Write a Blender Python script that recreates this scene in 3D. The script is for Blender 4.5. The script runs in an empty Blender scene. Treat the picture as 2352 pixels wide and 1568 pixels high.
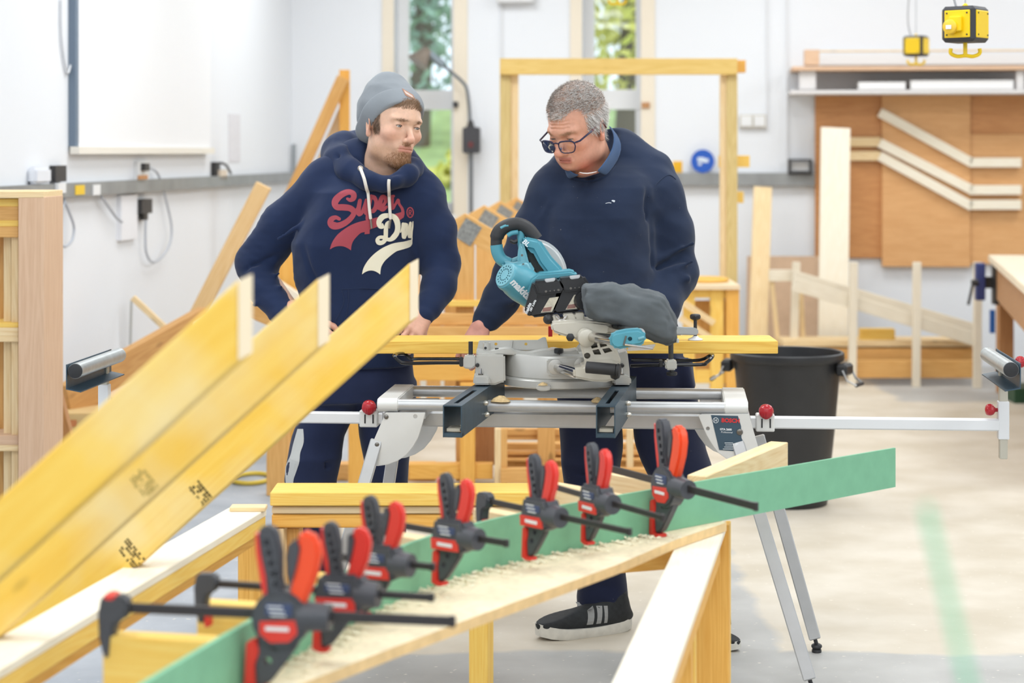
import bpy, bmesh, math, random
import numpy as np
from mathutils import Vector, Matrix
from mathutils.bvhtree import BVHTree
random.seed(7); np.random.seed(7)
R = math.radians
scene = bpy.context.scene
col = scene.collection

# ---------------------------------------------------------------- camera
FPX, HOR, CH = 4573.0, 350.0, 1.5            # focal length in pixels, horizon row, eye height
cam_d = bpy.data.cameras.new('camera')
cam_d.sensor_width = 36.0
cam_d.lens = FPX * 36.0 / 2352.0
cam_d.shift_y = -(784.0 - HOR) / 2352.0
cam_d.clip_end = 200
cam_d.dof.use_dof = True
cam_d.dof.focus_distance = 5.85
cam_d.dof.aperture_fstop = 2.9
cam = bpy.data.objects.new('camera', cam_d)
cam.location = (0, 0, CH)
cam.rotation_euler = (R(90), 0, 0)
col.objects.link(cam)
scene.camera = cam

# ---------------------------------------------------------------- world and exposure
world = bpy.data.worlds.new('world'); scene.world = world
world.use_nodes = True
bg = world.node_tree.nodes['Background']
bg.inputs[0].default_value = (0.80, 0.90, 1.0, 1)
bg.inputs[1].default_value = 1.7
scene.view_settings.view_transform = 'Standard'
scene.view_settings.look = 'None'
scene.view_settings.gamma = 1.0
scene.view_settings.use_curve_mapping = False
scene.view_settings.exposure = 0.0
scene.cycles.max_bounces = 5; scene.cycles.diffuse_bounces = 3; scene.cycles.glossy_bounces = 3; scene.cycles.transmission_bounces = 4; scene.cycles.transparent_max_bounces = 8
PANEL_W = 35.0                                # watts of each ceiling panel

# ---------------------------------------------------------------- room frame
TH = R(5.6)
RD = Vector((math.sin(TH), math.cos(TH), 0))  # into the room
RR = Vector((math.cos(TH), -math.sin(TH), 0)) # along the back wall
RC = Vector((-1.60, 14.45, 0))                # far left corner
def room(u, v, z): return RC + RR * u - RD * v + Vector((0, 0, z))
def W(px, py, D): return Vector(((px - 1176.0) * D / FPX, D, CH - (py - HOR) * D / FPX))
def Wz(px, py, z):                            # point at known height
    D = (CH - z) * FPX / (py - HOR); return Vector(((px - 1176.0) * D / FPX, D, z))
def wallp(px, py, v=0.0):                     # pixel -> (u, z) on a plane parallel to the back wall
    k = (px - 1176.0) / FPX; c = RC - RD * v
    u = (k * c.y - c.x) / (RR.x - k * RR.y)
    D = c.y + RR.y * u
    return u, CH - (py - HOR) * D / FPX
def leftp(px, py, u=0.0):                     # pixel -> (v, z) on a plane parallel to the left wall
    k = (px - 1176.0) / FPX; c = RC + RR * u
    v = (c.x - k * c.y) / (RD.x - k * RD.y)
    D = c.y - RD.y * v
    return v, CH - (py - HOR) * D / FPX

# ---------------------------------------------------------------- ceiling panels (lamps of the room)
CEIL = 3.5
PANELS = [(u, v) for u in (1.2, 3.6, 6.0) for v in (1.8, 4.8, 7.8, 10.8, 13.6, 16.2)]
for i_, (u, v) in enumerate(PANELS):                    # the room's ceiling lights, all above the frame
    ld = bpy.data.lights.new('ceiling_panel_%02d_offscreen' % (i_ + 1), 'AREA'); ld.shape = 'RECTANGLE'
    ld.size, ld.size_y = 1.16, 1.16; ld.energy = PANEL_W; ld.color = (0.925, 0.97, 1.0)
    lo = bpy.data.objects.new('ceiling_panel_%02d_offscreen' % (i_ + 1), ld); lo.location = room(u, v, CEIL - 0.03)
    lo.rotation_euler = (0, 0, -TH); col.objects.link(lo)

# ---------------------------------------------------------------- materials
MAT = {}
def lin(c):
    return tuple(((x / 255.0) / 12.92 if x <= 10 else ((x / 255.0 + 0.055) / 1.055) ** 2.4) for x in c[:3])
def base_mat(name):
    m = bpy.data.materials.new(name); m.use_nodes = True
    nt = m.node_tree; b = nt.nodes['Principled BSDF']
    return m, nt, b
def plain(name, rgb, rough=0.5, metal=0.0, noise=0.0, nscale=30.0, bump=0.0, bscale=200.0, spec=0.5, trans=0.0, sheen=0.0, emit=0.0, alpha=1.0):
    if name in MAT: return MAT[name]
    m, nt, b = base_mat(name); c = lin(rgb)
    b.inputs['Base Color'].default_value = (*c, 1); b.inputs['Roughness'].default_value = rough
    b.inputs['Metallic'].default_value = metal; b.inputs['Specular IOR Level'].default_value = spec
    if trans: b.inputs['Transmission Weight'].default_value = trans
    if sheen: b.inputs['Sheen Weight'].default_value = sheen; b.inputs['Sheen Roughness'].default_value = 0.6
    if alpha < 1: b.inputs['Alpha'].default_value = alpha
    if emit: b.inputs['Emission Color'].default_value = (*c, 1); b.inputs['Emission Strength'].default_value = emit
    if noise or bump:
        tc = nt.nodes.new('ShaderNodeTexCoord')
    if noise:
        n = nt.nodes.new('ShaderNodeTexNoise'); n.inputs['Scale'].default_value = nscale; n.inputs['Detail'].default_value = 3
        nt.links.new(tc.outputs['Object'], n.inputs['Vector'])
        r = nt.nodes.new('ShaderNodeValToRGB')
        r.color_ramp.elements[0].position = 0.3; r.color_ramp.elements[1].position = 0.7
        r.color_ramp.elements[0].color = (*[x * (1 - noise) for x in c], 1)
        r.color_ramp.elements[1].color = (*[min(1, x * (1 + noise)) for x in c], 1)
        nt.links.new(n.outputs['Fac'], r.inputs[0]); nt.links.new(r.outputs[0], b.inputs['Base Color'])
    if bump:
        n2 = nt.nodes.new('ShaderNodeTexNoise'); n2.inputs['Scale'].default_value = bscale; n2.inputs['Detail'].default_value = 4
        nt.links.new(tc.outputs['Object'], n2.inputs['Vector'])
        bp = nt.nodes.new('ShaderNodeBump'); bp.inputs['Strength'].default_value = bump; bp.inputs['Distance'].default_value = 0.002
        nt.links.new(n2.outputs['Fac'], bp.inputs['Height']); nt.links.new(bp.outputs[0], b.inputs['Normal'])
    MAT[name] = m; return m
def wood(name, light, dark, rough=0.6, ring=14.0, stretch=0.06, knots=0.5, dusty=0.0):
    """grain runs along the local X of each timber"""
    if name in MAT: return MAT[name]
    m, nt, b = base_mat(name); N = nt.nodes; L = nt.links
    a, d = lin(light), lin(dark)
    tc = N.new('ShaderNodeTexCoord'); oi = N.new('ShaderNodeObjectInfo')
    mul = N.new('ShaderNodeVectorMath'); mul.operation = 'SCALE'; mul.inputs['Scale'].default_value = 7.3
    cmb = N.new('ShaderNodeCombineXYZ')
    for k in range(3): L.new(oi.outputs['Random'], cmb.inputs[k])
    L.new(cmb.outputs[0], mul.inputs[0])
    add = N.new('ShaderNodeVectorMath'); add.operation = 'ADD'
    L.new(tc.outputs['Object'], add.inputs[0]); L.new(mul.outputs[0], add.inputs[1])
    mp = N.new('ShaderNodeMapping'); mp.inputs['Scale'].default_value = (stretch * 14, 14, 14)
    L.new(add.outputs[0], mp.inputs['Vector'])
    wv = N.new('ShaderNodeTexNoise'); wv.inputs['Scale'].default_value = 1.2; wv.inputs['Detail'].default_value = 1
    L.new(mp.outputs[0], wv.inputs['Vector'])
    mm = N.new('ShaderNodeMath'); mm.operation = 'MULTIPLY'; mm.inputs[1].default_value = ring
    L.new(wv.outputs['Fac'], mm.inputs[0])
    fr = N.new('ShaderNodeMath'); fr.operation = 'PINGPONG'; fr.inputs[1].default_value = 0.5
    L.new(mm.outputs[0], fr.inputs[0])
    fine = N.new('ShaderNodeTexNoise'); fine.inputs['Scale'].default_value = 14; fine.inputs['Detail'].default_value = 2
    L.new(mp.outputs[0], fine.inputs['Vector'])
    mx = N.new('ShaderNodeMath'); mx.operation = 'MULTIPLY_ADD'; mx.inputs[1].default_value = 0.9
    L.new(fr.outputs[0], mx.inputs[0]); 
    fm = N.new('ShaderNodeMath'); fm.operation = 'MULTIPLY_ADD'; fm.inputs[1].default_value = 0.9; fm.inputs[2].default_value = -0.3
    L.new(fine.outputs['Fac'], fm.inputs[0]); L.new(fm.outputs[0], mx.inputs[2])
    rp = N.new('ShaderNodeValToRGB')
    rp.color_ramp.elements[0].position = 0.1; rp.color_ramp.elements[0].color = (*a, 1)
    rp.color_ramp.elements[1].position = 0.85; rp.color_ramp.elements[1].color = (*d, 1)
    L.new(mx.outputs[0], rp.inputs[0])
    out = rp.outputs[0]
    if knots:
        km = N.new('ShaderNodeMapping'); km.inputs['Scale'].default_value = (3.2, 7.5, 7.5); L.new(add.outputs[0], km.inputs['Vector'])
        vo = N.new('ShaderNodeTexVoronoi'); vo.inputs['Scale'].default_value = 1.0; L.new(km.outputs[0], vo.inputs['Vector'])
        kr = N.new('ShaderNodeValToRGB'); kr.color_ramp.elements[0].position = 0.055; kr.color_ramp.elements[1].position = 0.11
        kr.color_ramp.elements[0].color = (knots,) * 3 + (1,); kr.color_ramp.elements[1].color = (0, 0, 0, 1)
        L.new(vo.outputs['Distance'], kr.inputs[0])
        kx = N.new('ShaderNodeMix'); kx.data_type = 'RGBA'
        kd = tuple(x * 0.38 for x in d)
        L.new(kr.outputs[0], kx.inputs['Factor']); L.new(out, kx.inputs['A']); kx.inputs['B'].default_value = (*kd, 1)
        out = kx.outputs['Result']
    if dusty:
        dn = N.new('ShaderNodeTexNoise'); dn.inputs['Scale'].default_value = 4.0; dn.inputs['Detail'].default_value = 3; L.new(add.outputs[0], dn.inputs['Vector'])
        dr = N.new('ShaderNodeValToRGB'); dr.color_ramp.elements[0].position = 0.42; dr.color_ramp.elements[1].position = 0.72
        dr.color_ramp.elements[1].color = (dusty,) * 3 + (1,); dr.color_ramp.elements[0].color = (0, 0, 0, 1); L.new(dn.outputs['Fac'], dr.inputs[0])
        dx = N.new('ShaderNodeMix'); dx.data_type = 'RGBA'; L.new(dr.outputs[0], dx.inputs['Factor']); L.new(out, dx.inputs['A'])
        dx.inputs['B'].default_value = (*lin((247, 226, 170)), 1); out = dx.outputs['Result']
    L.new(out, b.inputs['Base Color'])
    b.inputs['Roughness'].default_value = rough
    MAT[name] = m; return m

YEL = wood('yellow_timber', (253, 214, 114), (246, 194, 82), knots=0.45)
RAF = wood('rafter_timber', (254, 211, 96), (248, 196, 70), ring=5, knots=0.45, dusty=0.9)
PINE = wood('pale_pine', (248, 222, 176), (232, 196, 140), knots=0.4)
WHITEW = wood('whitish_planed_pine', (252, 243, 224), (246, 232, 206), knots=0.15)
ORANGE = wood('orange_pine', (236, 184, 112), (216, 156, 82), knots=0.6)
LEGW = wood('golden_pine', (246, 190, 96), (230, 164, 66), ring=18, knots=0.4)
BROWN = wood('brown_timber', (196, 144, 96), (172, 118, 74), knots=0.3)
PINK = wood('beech_ply_face', (226, 190, 158), (212, 172, 138), ring=9, knots=0.15)
GREENW = wood('treated_pine', (226, 202, 140), (206, 178, 112), knots=0.5)
PLYB = wood('brown_ply', (214, 152, 94), (196, 132, 76), ring=5, stretch=0.12, knots=0.0, rough=0.5)
PLYL = wood('light_brown_ply', (232, 178, 120), (218, 160, 102), ring=5, stretch=0.12, knots=0.0, rough=0.5)
PLYEDGE = wood('ply_edge', (232, 210, 172), (200, 170, 124), ring=22, stretch=0.02, knots=0)
OSB = plain('sawdusty_board', (244, 226, 192), 0.8, noise=0.10, nscale=60, bump=0.4, bscale=150)

# ---------------------------------------------------------------- object helpers
def link(o, parent=None):
    col.objects.link(o)
    if parent is not None:
        o.parent = parent
        off = parent.get('_o', None)
        p = parent
        o.matrix_parent_inverse = ROOTW[p.name].inverted() if p.name in ROOTW else Matrix()
    return o
ROOTW = {}
def thing(name, label, cat, loc, group=None):
    o = bpy.data.objects.new(name, None); o.empty_display_size = 0.05
    o.location = loc; col.objects.link(o); ROOTW[o.name] = Matrix.Translation(Vector(loc))
    o['label'] = label; o['category'] = cat
    if group: o['group'] = group
    return o
def tag(o, label, cat, group=None):
    o['label'] = label; o['category'] = cat
    if group: o['group'] = group
    return o
def struct(o): o['kind'] = 'structure'; return o
def mesh_obj(name, verts, faces, mat, parent=None, smooth=False, matrix=None, smooth_angle=None):
    me = bpy.data.meshes.new(name); me.from_pydata([tuple(v) for v in verts], [], faces); me.update()
    return data_obj(name, me, mat, parent, smooth, matrix, smooth_angle)
def data_obj(name, me, mat, parent=None, smooth=False, matrix=None, smooth_angle=None):
    if mat is not None and not me.materials: me.materials.append(mat)
    if smooth or smooth_angle:
        me.polygons.foreach_set('use_smooth', [True] * len(me.polygons))
        if smooth_angle: me.set_sharp_from_angle(angle=R(smooth_angle))
    o = bpy.data.objects.new(name, me); link(o, parent)
    if matrix is not None: o.matrix_basis = matrix
    ROOTW[o.name] = (matrix.copy() if matrix is not None else Matrix()) 
    return o
class MB:
    """collects shapes for one mesh"""
    def __init__(s): s.v = []; s.f = []
    def add(s, v, f):
        n = len(s.v); s.v += [Vector(x) for x in v]; s.f += [[i + n for i in q] for q in f]; return s
    def hexa(s, c):   # 8 corners: bottom 4 ccw, top 4 ccw
        return s.add(c, [(3, 2, 1, 0), (4, 5, 6, 7), (0, 1, 5, 4), (1, 2, 6, 5), (2, 3, 7, 6), (3, 0, 4, 7)])
    def box(s, c, size, rot=None, bev=0.0):
        c = Vector(c); hx, hy, hz = [k / 2 for k in size]
        if bev <= 0:
            p = [(-hx, -hy, -hz), (hx, -hy, -hz), (hx, hy, -hz), (-hx, hy, -hz), (-hx, -hy, hz), (hx, -hy, hz), (hx, hy, hz), (-hx, hy, hz)]
            f = [(3, 2, 1, 0), (4, 5, 6, 7), (0, 1, 5, 4), (1, 2, 6, 5), (2, 3, 7, 6), (3, 0, 4, 7)]
        else:
            p, f = bevbox(hx, hy, hz, min(bev, hx * .9, hy * .9, hz * .9))
        if rot is None: rot = Matrix.Identity(3)
        return s.add([rot @ Vector(q) + c for q in p], f)
    def rbox(s, u0, u1, v0, v1, z0, z1):
        return s.hexa([room(u0, v1, z0), room(u1, v1, z0), room(u1, v0, z0), room(u0, v0, z0), room(u0, v1, z1), room(u1, v1, z1), room(u1, v0, z1), room(u0, v0, z1)])
    def tube(s, pts, r, n=10, cap=True, closed=False):
        pts = [Vector(p) for p in pts]; m = len(pts); rr = r if hasattr(r, '__len__') else [r] * m
        rings = []; nrm = None
        for i, p in enumerate(pts):
            if closed: t = (pts[(i + 1) % m] - pts[i - 1])
            else: t = pts[min(i + 1, m - 1)] - pts[max(i - 1, 0)]
            t.normalize()
            if nrm is None:
                nrm = Vector((0, 0, 1)) if abs(t.z) < 0.9 else Vector((1, 0, 0))
            nrm = (nrm - t * nrm.dot(t)).normalized(); b = t.cross(nrm)
            rings.append([p + (nrm * math.cos(2 * math.pi * k / n) + b * math.sin(2 * math.pi * k / n)) * rr[i] for k in range(n)])
        v = [q for rg in rings for q in rg]; f = []
        for i in range(m if closed else m - 1):
            j = (i + 1) % m
            for k in range(n):
                f.append((i * n + k, i * n + (k + 1) % n, j * n + (k + 1) % n, j * n + k))
        if cap and not closed:
            f.append(tuple(range(n - 1, -1, -1))); f.append(tuple((m - 1) * n + k for k in range(n)))
        return s.add(v, f)
    def lathe(s, prof, c, axis=(0, 0, 1), n=24, closed_profile=False):
        """prof: list of (r, h) along axis"""
        ax = Vector(axis).normalized(); x = Vector((1, 0, 0)) if abs(ax.x) < 0.9 else Vector((0, 1, 0))
        x = (x - ax * x.dot(ax)).normalized(); y = ax.cross(x); c = Vector(c); v = []; f = []
        for r, h in prof:
            for k in range(n):
                a = 2 * math.pi * k / n; v.append(c + ax * h + (x * math.cos(a) + y * math.sin(a)) * max(r, 1e-5))
        for i in range(len(prof) - 1):
            for k in range(n):
                f.append((i * n + k, i * n + (k + 1) % n, (i + 1) * n + (k + 1) % n, (i + 1) * n + k))
        f.append(tuple(range(n - 1, -1, -1))); f.append(tuple((len(prof) - 1) * n + k for k in range(n)))
        return s.add(v, f)
    def prism(s, pts, dvec):
        """polygon pts (list of Vector) extruded by dvec"""
        n = len(pts); d = Vector(dvec)
        v = [Vector(p) for p in pts] + [Vector(p) + d for p in pts]
        f = [tuple(range(n)), tuple(range(2 * n - 1, n - 1, -1))]
        f += [(i, i + n, (i + 1) % n + n, (i + 1) % n) for i in range(n)]
        return s.add(v, f)
    def build(s, name, mat, parent=None, smooth=False, bev=0.0, seg=2, ang=None, matrix=None):
        me = bpy.data.meshes.new(name); me.from_pydata([tuple(v) for v in s.v], [], s.f); me.update()
        bm = bmesh.new(); bm.from_mesh(me); bmesh.ops.recalc_face_normals(bm, faces=bm.faces)
        if bev:
            es = [e for e in bm.edges if len(e.link_faces) == 2 and e.calc_face_angle(0) > R(30)]
            bmesh.ops.bevel(bm, geom=es, offset=bev, segments=seg, affect='EDGES', clamp_overlap=True)
        bm.to_mesh(me); bm.free()
        if bev or smooth: ang = ang or 40
        return data_obj(name, me, mat, parent, False, matrix, ang)
_bb = {}
def bevbox(hx, hy, hz, b):
    p = []; f = []; idx = {}
    def vtx(sx, sy, sz, ax):
        q = [sx * hx, sy * hy, sz * hz]
        for k in range(3):
            if k != ax: q[k] -= (sx, sy, sz)[k] * b
        key = (sx, sy, sz, ax)
        if key not in idx: idx[key] = len(p); p.append(tuple(q))
        return idx[key]
    sg = (-1, 1)
    for ax in range(3):
        for s in sg:
            a, c = [(1, 2), (2, 0), (0, 1)][ax]; q = []
            for sa, sc in ((-1, -1), (1, -1), (1, 1), (-1, 1)):
                t = [0, 0, 0]; t[ax] = s; t[a] = sa; t[c] = sc; q.append(vtx(*t, ax))
            f.append(tuple(q if s > 0 else q[::-1]))
    for ax in range(3):
        a, c = [(1, 2), (2, 0), (0, 1)][ax]
        for sa in sg:
            for sc in sg:
                t0 = [0, 0, 0]; t1 = [0, 0, 0]; t0[ax] = -1; t1[ax] = 1
                for t in (t0, t1): t[a] = sa; t[c] = sc
                q = (vtx(*t0, a), vtx(*t1, a), vtx(*t1, c), vtx(*t0, c))
                f.append(q if sa * sc < 0 else q[::-1])
    for sx in sg:
        for sy in sg:
            for sz in sg:
                q = (vtx(sx, sy, sz, 0), vtx(sx, sy, sz, 1), vtx(sx, sy, sz, 2))
                f.append(q if sx * sy * sz > 0 else q[::-1])
    return p, f
def plank(p0, p1, w, h, mat, name='timber', parent=None, up=(0, 0, 1), bev=0.0018, cut0=(0, 0), cut1=(0, 0), label=None, cat=None, group=None):
    """box from p0 to p1 (centres of its ends); w across, h along 'up'; cuts skew the ends by (ky*y + kz*z)"""
    p0, p1 = Vector(p0), Vector(p1); x = (p1 - p0); Lh = x.length / 2; x.normalize(); up = Vector(up)
    z = (up - x * up.dot(x)).normalized(); y = z.cross(x)
    v, f = bevbox(Lh, w / 2, h / 2, bev)
    vv = []
    for q in v:
        k = cut0 if q[0] < 0 else cut1
        vv.append((q[0] + k[0] * q[1] + k[1] * q[2], q[1], q[2]))
    c = (p0 + p1) / 2
    M = Matrix(((x.x, y.x, z.x, c.x), (x.y, y.y, z.y, c.y), (x.z, y.z, z.z, c.z), (0, 0, 0, 1)))
    o = mesh_obj(name, vv, f, mat, parent, matrix=M)
    if label: tag(o, label, cat, group)
    return o
def cut(o, mb):
    """real hole or recess: subtract the collected shape from o"""
    me = bpy.data.meshes.new('cutter'); me.from_pydata([tuple(v) for v in mb.v], [], mb.f); me.update()
    bm = bmesh.new(); bm.from_mesh(me); bmesh.ops.recalc_face_normals(bm, faces=bm.faces); bm.to_mesh(me); bm.free()
    c = bpy.data.objects.new('cutter', me); col.objects.link(c)
    md = o.modifiers.new('cut', 'BOOLEAN'); md.object = c; md.operation = 'DIFFERENCE'; md.solver = 'EXACT'
    dg = bpy.context.evaluated_depsgraph_get(); dg.update(); m2 = bpy.data.meshes.new_from_object(o.evaluated_get(dg))
    if len(m2.polygons) > 3: o.data = m2; m2.polygons.foreach_set('use_smooth', [True] * len(m2.polygons)); m2.set_sharp_from_angle(angle=R(35))
    o.modifiers.clear(); bpy.data.objects.remove(c); return o
def text_mesh(body, size, extrude=0.0004, shear=0.0, bold=0.0):
    cu = bpy.data.curves.new('t', 'FONT'); cu.body = body; cu.size = size; cu.extrude = extrude; cu.shear = shear; cu.offset = bold
    cu.align_x = 'CENTER'; cu.align_y = 'CENTER'; cu.resolution_u = 3
    o = bpy.data.objects.new('t', cu); col.objects.link(o)
    dg = bpy.context.evaluated_depsgraph_get()
    me = bpy.data.meshes.new_from_object(o.evaluated_get(dg)); bpy.data.objects.remove(o); me.materials.clear()
    return me
def frame(origin, xdir, ydir):
    x = Vector(xdir).normalized(); y = Vector(ydir); y = (y - x * y.dot(x)).normalized(); z = x.cross(y); o = Vector(origin)
    return Matrix(((x.x, y.x, z.x, o.x), (x.y, y.y, z.y, o.y), (x.z, y.z, z.z, o.z), (0, 0, 0, 1)))
def lettering(body, size, mat, parent, origin, xdir, ydir, shear=0.0, bold=0.0, name='lettering', extrude=0.0004):
    return data_obj(name, text_mesh(body, size, extrude, shear, bold), mat, parent, matrix=frame(origin, xdir, ydir))
# ================================================================ the setting
def floor_material():
    m, nt, b = base_mat('concrete_floor'); N = nt.nodes; L = nt.links
    tc = N.new('ShaderNodeTexCoord')
    sx = N.new('ShaderNodeSeparateXYZ')
    wob = N.new('ShaderNodeTexNoise'); wob.inputs['Scale'].default_value = 2.5; wob.inputs['Detail'].default_value = 3; L.new(tc.outputs['Object'], wob.inputs['Vector'])
    ws = N.new('ShaderNodeVectorMath'); ws.operation = 'SCALE'; ws.inputs['Scale'].default_value = 0.22; L.new(wob.outputs['Color'], ws.inputs[0])
    ad = N.new('ShaderNodeVectorMath'); ad.operation = 'ADD'; L.new(tc.outputs['Object'], ad.inputs[0]); L.new(ws.outputs[0], ad.inputs[1])
    L.new(ad.outputs[0], sx.inputs[0])
    def step(sock, at, soft=0.02):
        r = N.new('ShaderNodeMapRange'); r.inputs['From Min'].default_value = at - soft; r.inputs['From Max'].default_value = at + soft; L.new(sock, r.inputs['Value']); return r.outputs[0]
    def mul(a, c):
        n = N.new('ShaderNodeMath'); n.operation = 'MULTIPLY'; L.new(a, n.inputs[0]); L.new(c, n.inputs[1]); return n.outputs[0]
    def inv(a):
        n = N.new('ShaderNodeMath'); n.operation = 'SUBTRACT'; n.inputs[0].default_value = 1; L.new(a, n.inputs[1]); return n.outputs[0]
    def mx(a, c):
        n = N.new('ShaderNodeMath'); n.operation = 'MAXIMUM'; L.new(a, n.inputs[0]); L.new(c, n.inputs[1]); return n.outputs[0]
    X, Y = sx.outputs['X'], sx.outputs['Y']
    near = inv(step(Y, 6.08))                                # grey screed nearest the benches
    strip = mul(mul(step(X, 0.75), inv(step(X, 0.92))), inv(step(Y, 8.2, 0.4)))
    leftg = mul(inv(step(X, -0.62, 0.06)), inv(step(Y, 11.0, 0.5)))
    far = mul(step(Y, 12.1, 0.05), step(X, 2.45, 0.03))
    mask = mx(mx(near, strip), mx(leftg, far))
    n1 = N.new('ShaderNodeTexNoise'); n1.inputs['Scale'].default_value = 3.0; n1.inputs['Detail'].default_value = 4; L.new(tc.outputs['Object'], n1.inputs['Vector'])
    def ramp(c0, c1):
        r = N.new('ShaderNodeValToRGB'); r.color_ramp.elements[0].position = 0.35; r.color_ramp.elements[1].position = 0.68
        r.color_ramp.elements[0].color = (*lin(c0), 1); r.color_ramp.elements[1].color = (*lin(c1), 1); L.new(n1.outputs['Fac'], r.inputs[0]); return r.outputs[0]
    beige = ramp((202, 190, 170), (220, 210, 194)); grey = ramp((170, 168, 164), (192, 190, 186))
    blue = ramp((158, 164, 172), (188, 192, 198))
    m0 = N.new('ShaderNodeMix'); m0.data_type = 'RGBA'; L.new(leftg, m0.inputs['Factor']); L.new(grey, m0.inputs['A']); L.new(blue, m0.inputs['B'])
    m1 = N.new('ShaderNodeMix'); m1.data_type = 'RGBA'; L.new(mask, m1.inputs['Factor']); L.new(beige, m1.inputs['A']); L.new(m0.outputs['Result'], m1.inputs['B'])
    sp = N.new('ShaderNodeTexNoise'); sp.inputs['Scale'].default_value = 38; sp.inputs['Detail'].default_value = 1; L.new(tc.outputs['Object'], sp.inputs['Vector'])
    sr = N.new('ShaderNodeValToRGB'); sr.color_ramp.elements[0].position = 0.70; sr.color_ramp.elements[1].position = 0.78; sr.color_ramp.elements[1].color = (.6, .6, .6, 1); sr.color_ramp.elements[0].color = (0, 0, 0, 1)
    L.new(sp.outputs['Fac'], sr.inputs[0])
    m2 = N.new('ShaderNodeMix'); m2.data_type = 'RGBA'; L.new(sr.outputs[0], m2.inputs['Factor']); L.new(m1.outputs['Result'], m2.inputs['A']); m2.inputs['B'].default_value = (*lin((236, 228, 214)), 1)
    L.new(m2.outputs['Result'], b.inputs['Base Color'])
    b.inputs['Roughness'].default_value = 0.55
    return m
WALL = plain('white_wall_paint', (238, 240, 244), 0.7)
WHITE = plain('white_plastic', (238, 238, 238), 0.4)
UPVC = plain('white_window_frame', (236, 236, 236), 0.35)
BEIGE = plain('beige_trim_paint', (240, 228, 208), 0.6)
RW, RL = 8.4, 17.6
struct(mesh_obj('floor', [room(-.0, RL, 0), room(RW, RL, 0), room(RW, 0, 0), room(0, 0, 0)], [(0, 1, 2, 3)], floor_material()))
struct(MB().rbox(-.2, RW + .2, -.2, RL + .2, CEIL, CEIL + .1).build('ceiling', WALL))
struct(MB().rbox(-.2, 0, -.3, RL, 0, CEIL).build('wall_left', WALL))
struct(MB().rbox(RW, RW + .2, 0, RL, 0, CEIL).build('wall_right', WALL))
struct(MB().rbox(-.2, RW + .2, RL, RL + .2, 0, CEIL).build('wall_front', WALL))
# back wall with two tall window openings
def wu(px): return wallp(px, 350)[0]
WIN = []
for a, b_ in ((905, 1042), (1337, 1472)):
    WIN.append((wu(a), wu(b_)))
zt, zb = 3.15, wallp(990, 492)[1]
wb = MB(); edges = [0.0]
for a, b_ in WIN: edges += [a, b_]
edges += [RW]
for i in range(0, len(edges), 2): wb.rbox(edges[i], edges[i + 1], -.3, 0, 0, CEIL)
for a, b_ in WIN:
    wb.rbox(a, b_, -.3, 0, 0, zb); wb.rbox(a, b_, -.3, 0, zt, CEIL)
struct(wb.build('wall_back', WALL))
def glass_material():
    m, nt, b = base_mat('window_glass'); N = nt.nodes; L = nt.links
    N.remove(b); o = N['Material Output']
    t = N.new('ShaderNodeBsdfTransparent'); t.inputs[0].default_value = (.96, .98, .98, 1)
    g = N.new('ShaderNodeBsdfGlossy'); g.inputs['Roughness'].default_value = 0.02
    fz = N.new('ShaderNodeFresnel'); fz.inputs[0].default_value = 1.45
    mx = N.new('ShaderNodeMixShader'); L.new(fz.outputs[0], mx.inputs[0]); L.new(t.outputs[0], mx.inputs[1]); L.new(g.outputs[0], mx.inputs[2]); L.new(mx.outputs[0], o.inputs[0])
    return m
GLASS = glass_material()
for i, (a, b_) in enumerate(WIN):
    r = bpy.data.objects.new('window_%d' % (i + 1), None); r.location = room((a + b_) / 2, -.2, zb); col.objects.link(r); struct(r)
    ROOTW[r.name] = Matrix.Translation(r.location)
    d0, d1 = -.27, -.20
    fw = .075
    f = MB(); f.rbox(a, a + fw, d0, d1, zb, zt); f.rbox(b_ - fw * .6, b_, d0, d1, zb, zt)
    f.rbox(a, b_, d0, d1, zb, zb + .08); f.rbox(a, b_, d0, d1, zt - .08, zt)
    tr0, tr1 = wallp(990, 252, -.2)[1], wallp(990, 207, -.2)[1]
    f.rbox(a, b_, d0, d1 + .01, tr0, tr1)
    f.build('window_frame', UPVC, r)
    for z0, z1 in ((zb + .08, tr0), (tr1, zt - .08)):
        MB().rbox(a + fw, b_ - fw * .6, -.24, -.235, z0, z1).build('pane', GLASS, r)
    MB().rbox(a - .02, b_ + .02, -.2, .02, zb - .03, zb).build('window_sill', UPVC, r)
    MB().rbox(a - .085, a, 0, .014, zb - .1, zt + .08).build('jamb_trim', BEIGE, r)
    MB().rbox(b_, b_ + .10, 0, .014, zb - .1, zt + .08).build('jamb_trim', BEIGE, r)
h = MB(); u0, z0 = wallp(1047, 240); h.rbox(u0 - .015, u0 + .02, 0, .05, z0 - .02, z0 + .02)
h.build('window_latch', plain('dark_metal', (60, 60, 62), .4, .6), bpy.data.objects['window_1'])
# ceiling panel housings
DIFF = plain('panel_diffuser', (250, 250, 246), .5)
for u, v in PANELS:
    t = thing('ceiling_light', 'square white light panel set in the ceiling', 'light', room(u, v, CEIL), 'ceiling light panels')
    fr = MB()
    for q in ((-.6, -.57, -.6, .6), (.57, .6, -.6, .6), (-.57, .57, -.6, -.57), (-.57, .57, .57, .6)): fr.rbox(u + q[0], u + q[1], v + q[2], v + q[3], CEIL - .025, CEIL)
    fr.build('light_frame', WHITE, t)
    MB().rbox(u - .57, u + .57, v - .57, v + .57, CEIL - .012, CEIL - .002).build('diffuser', DIFF, t)

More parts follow.
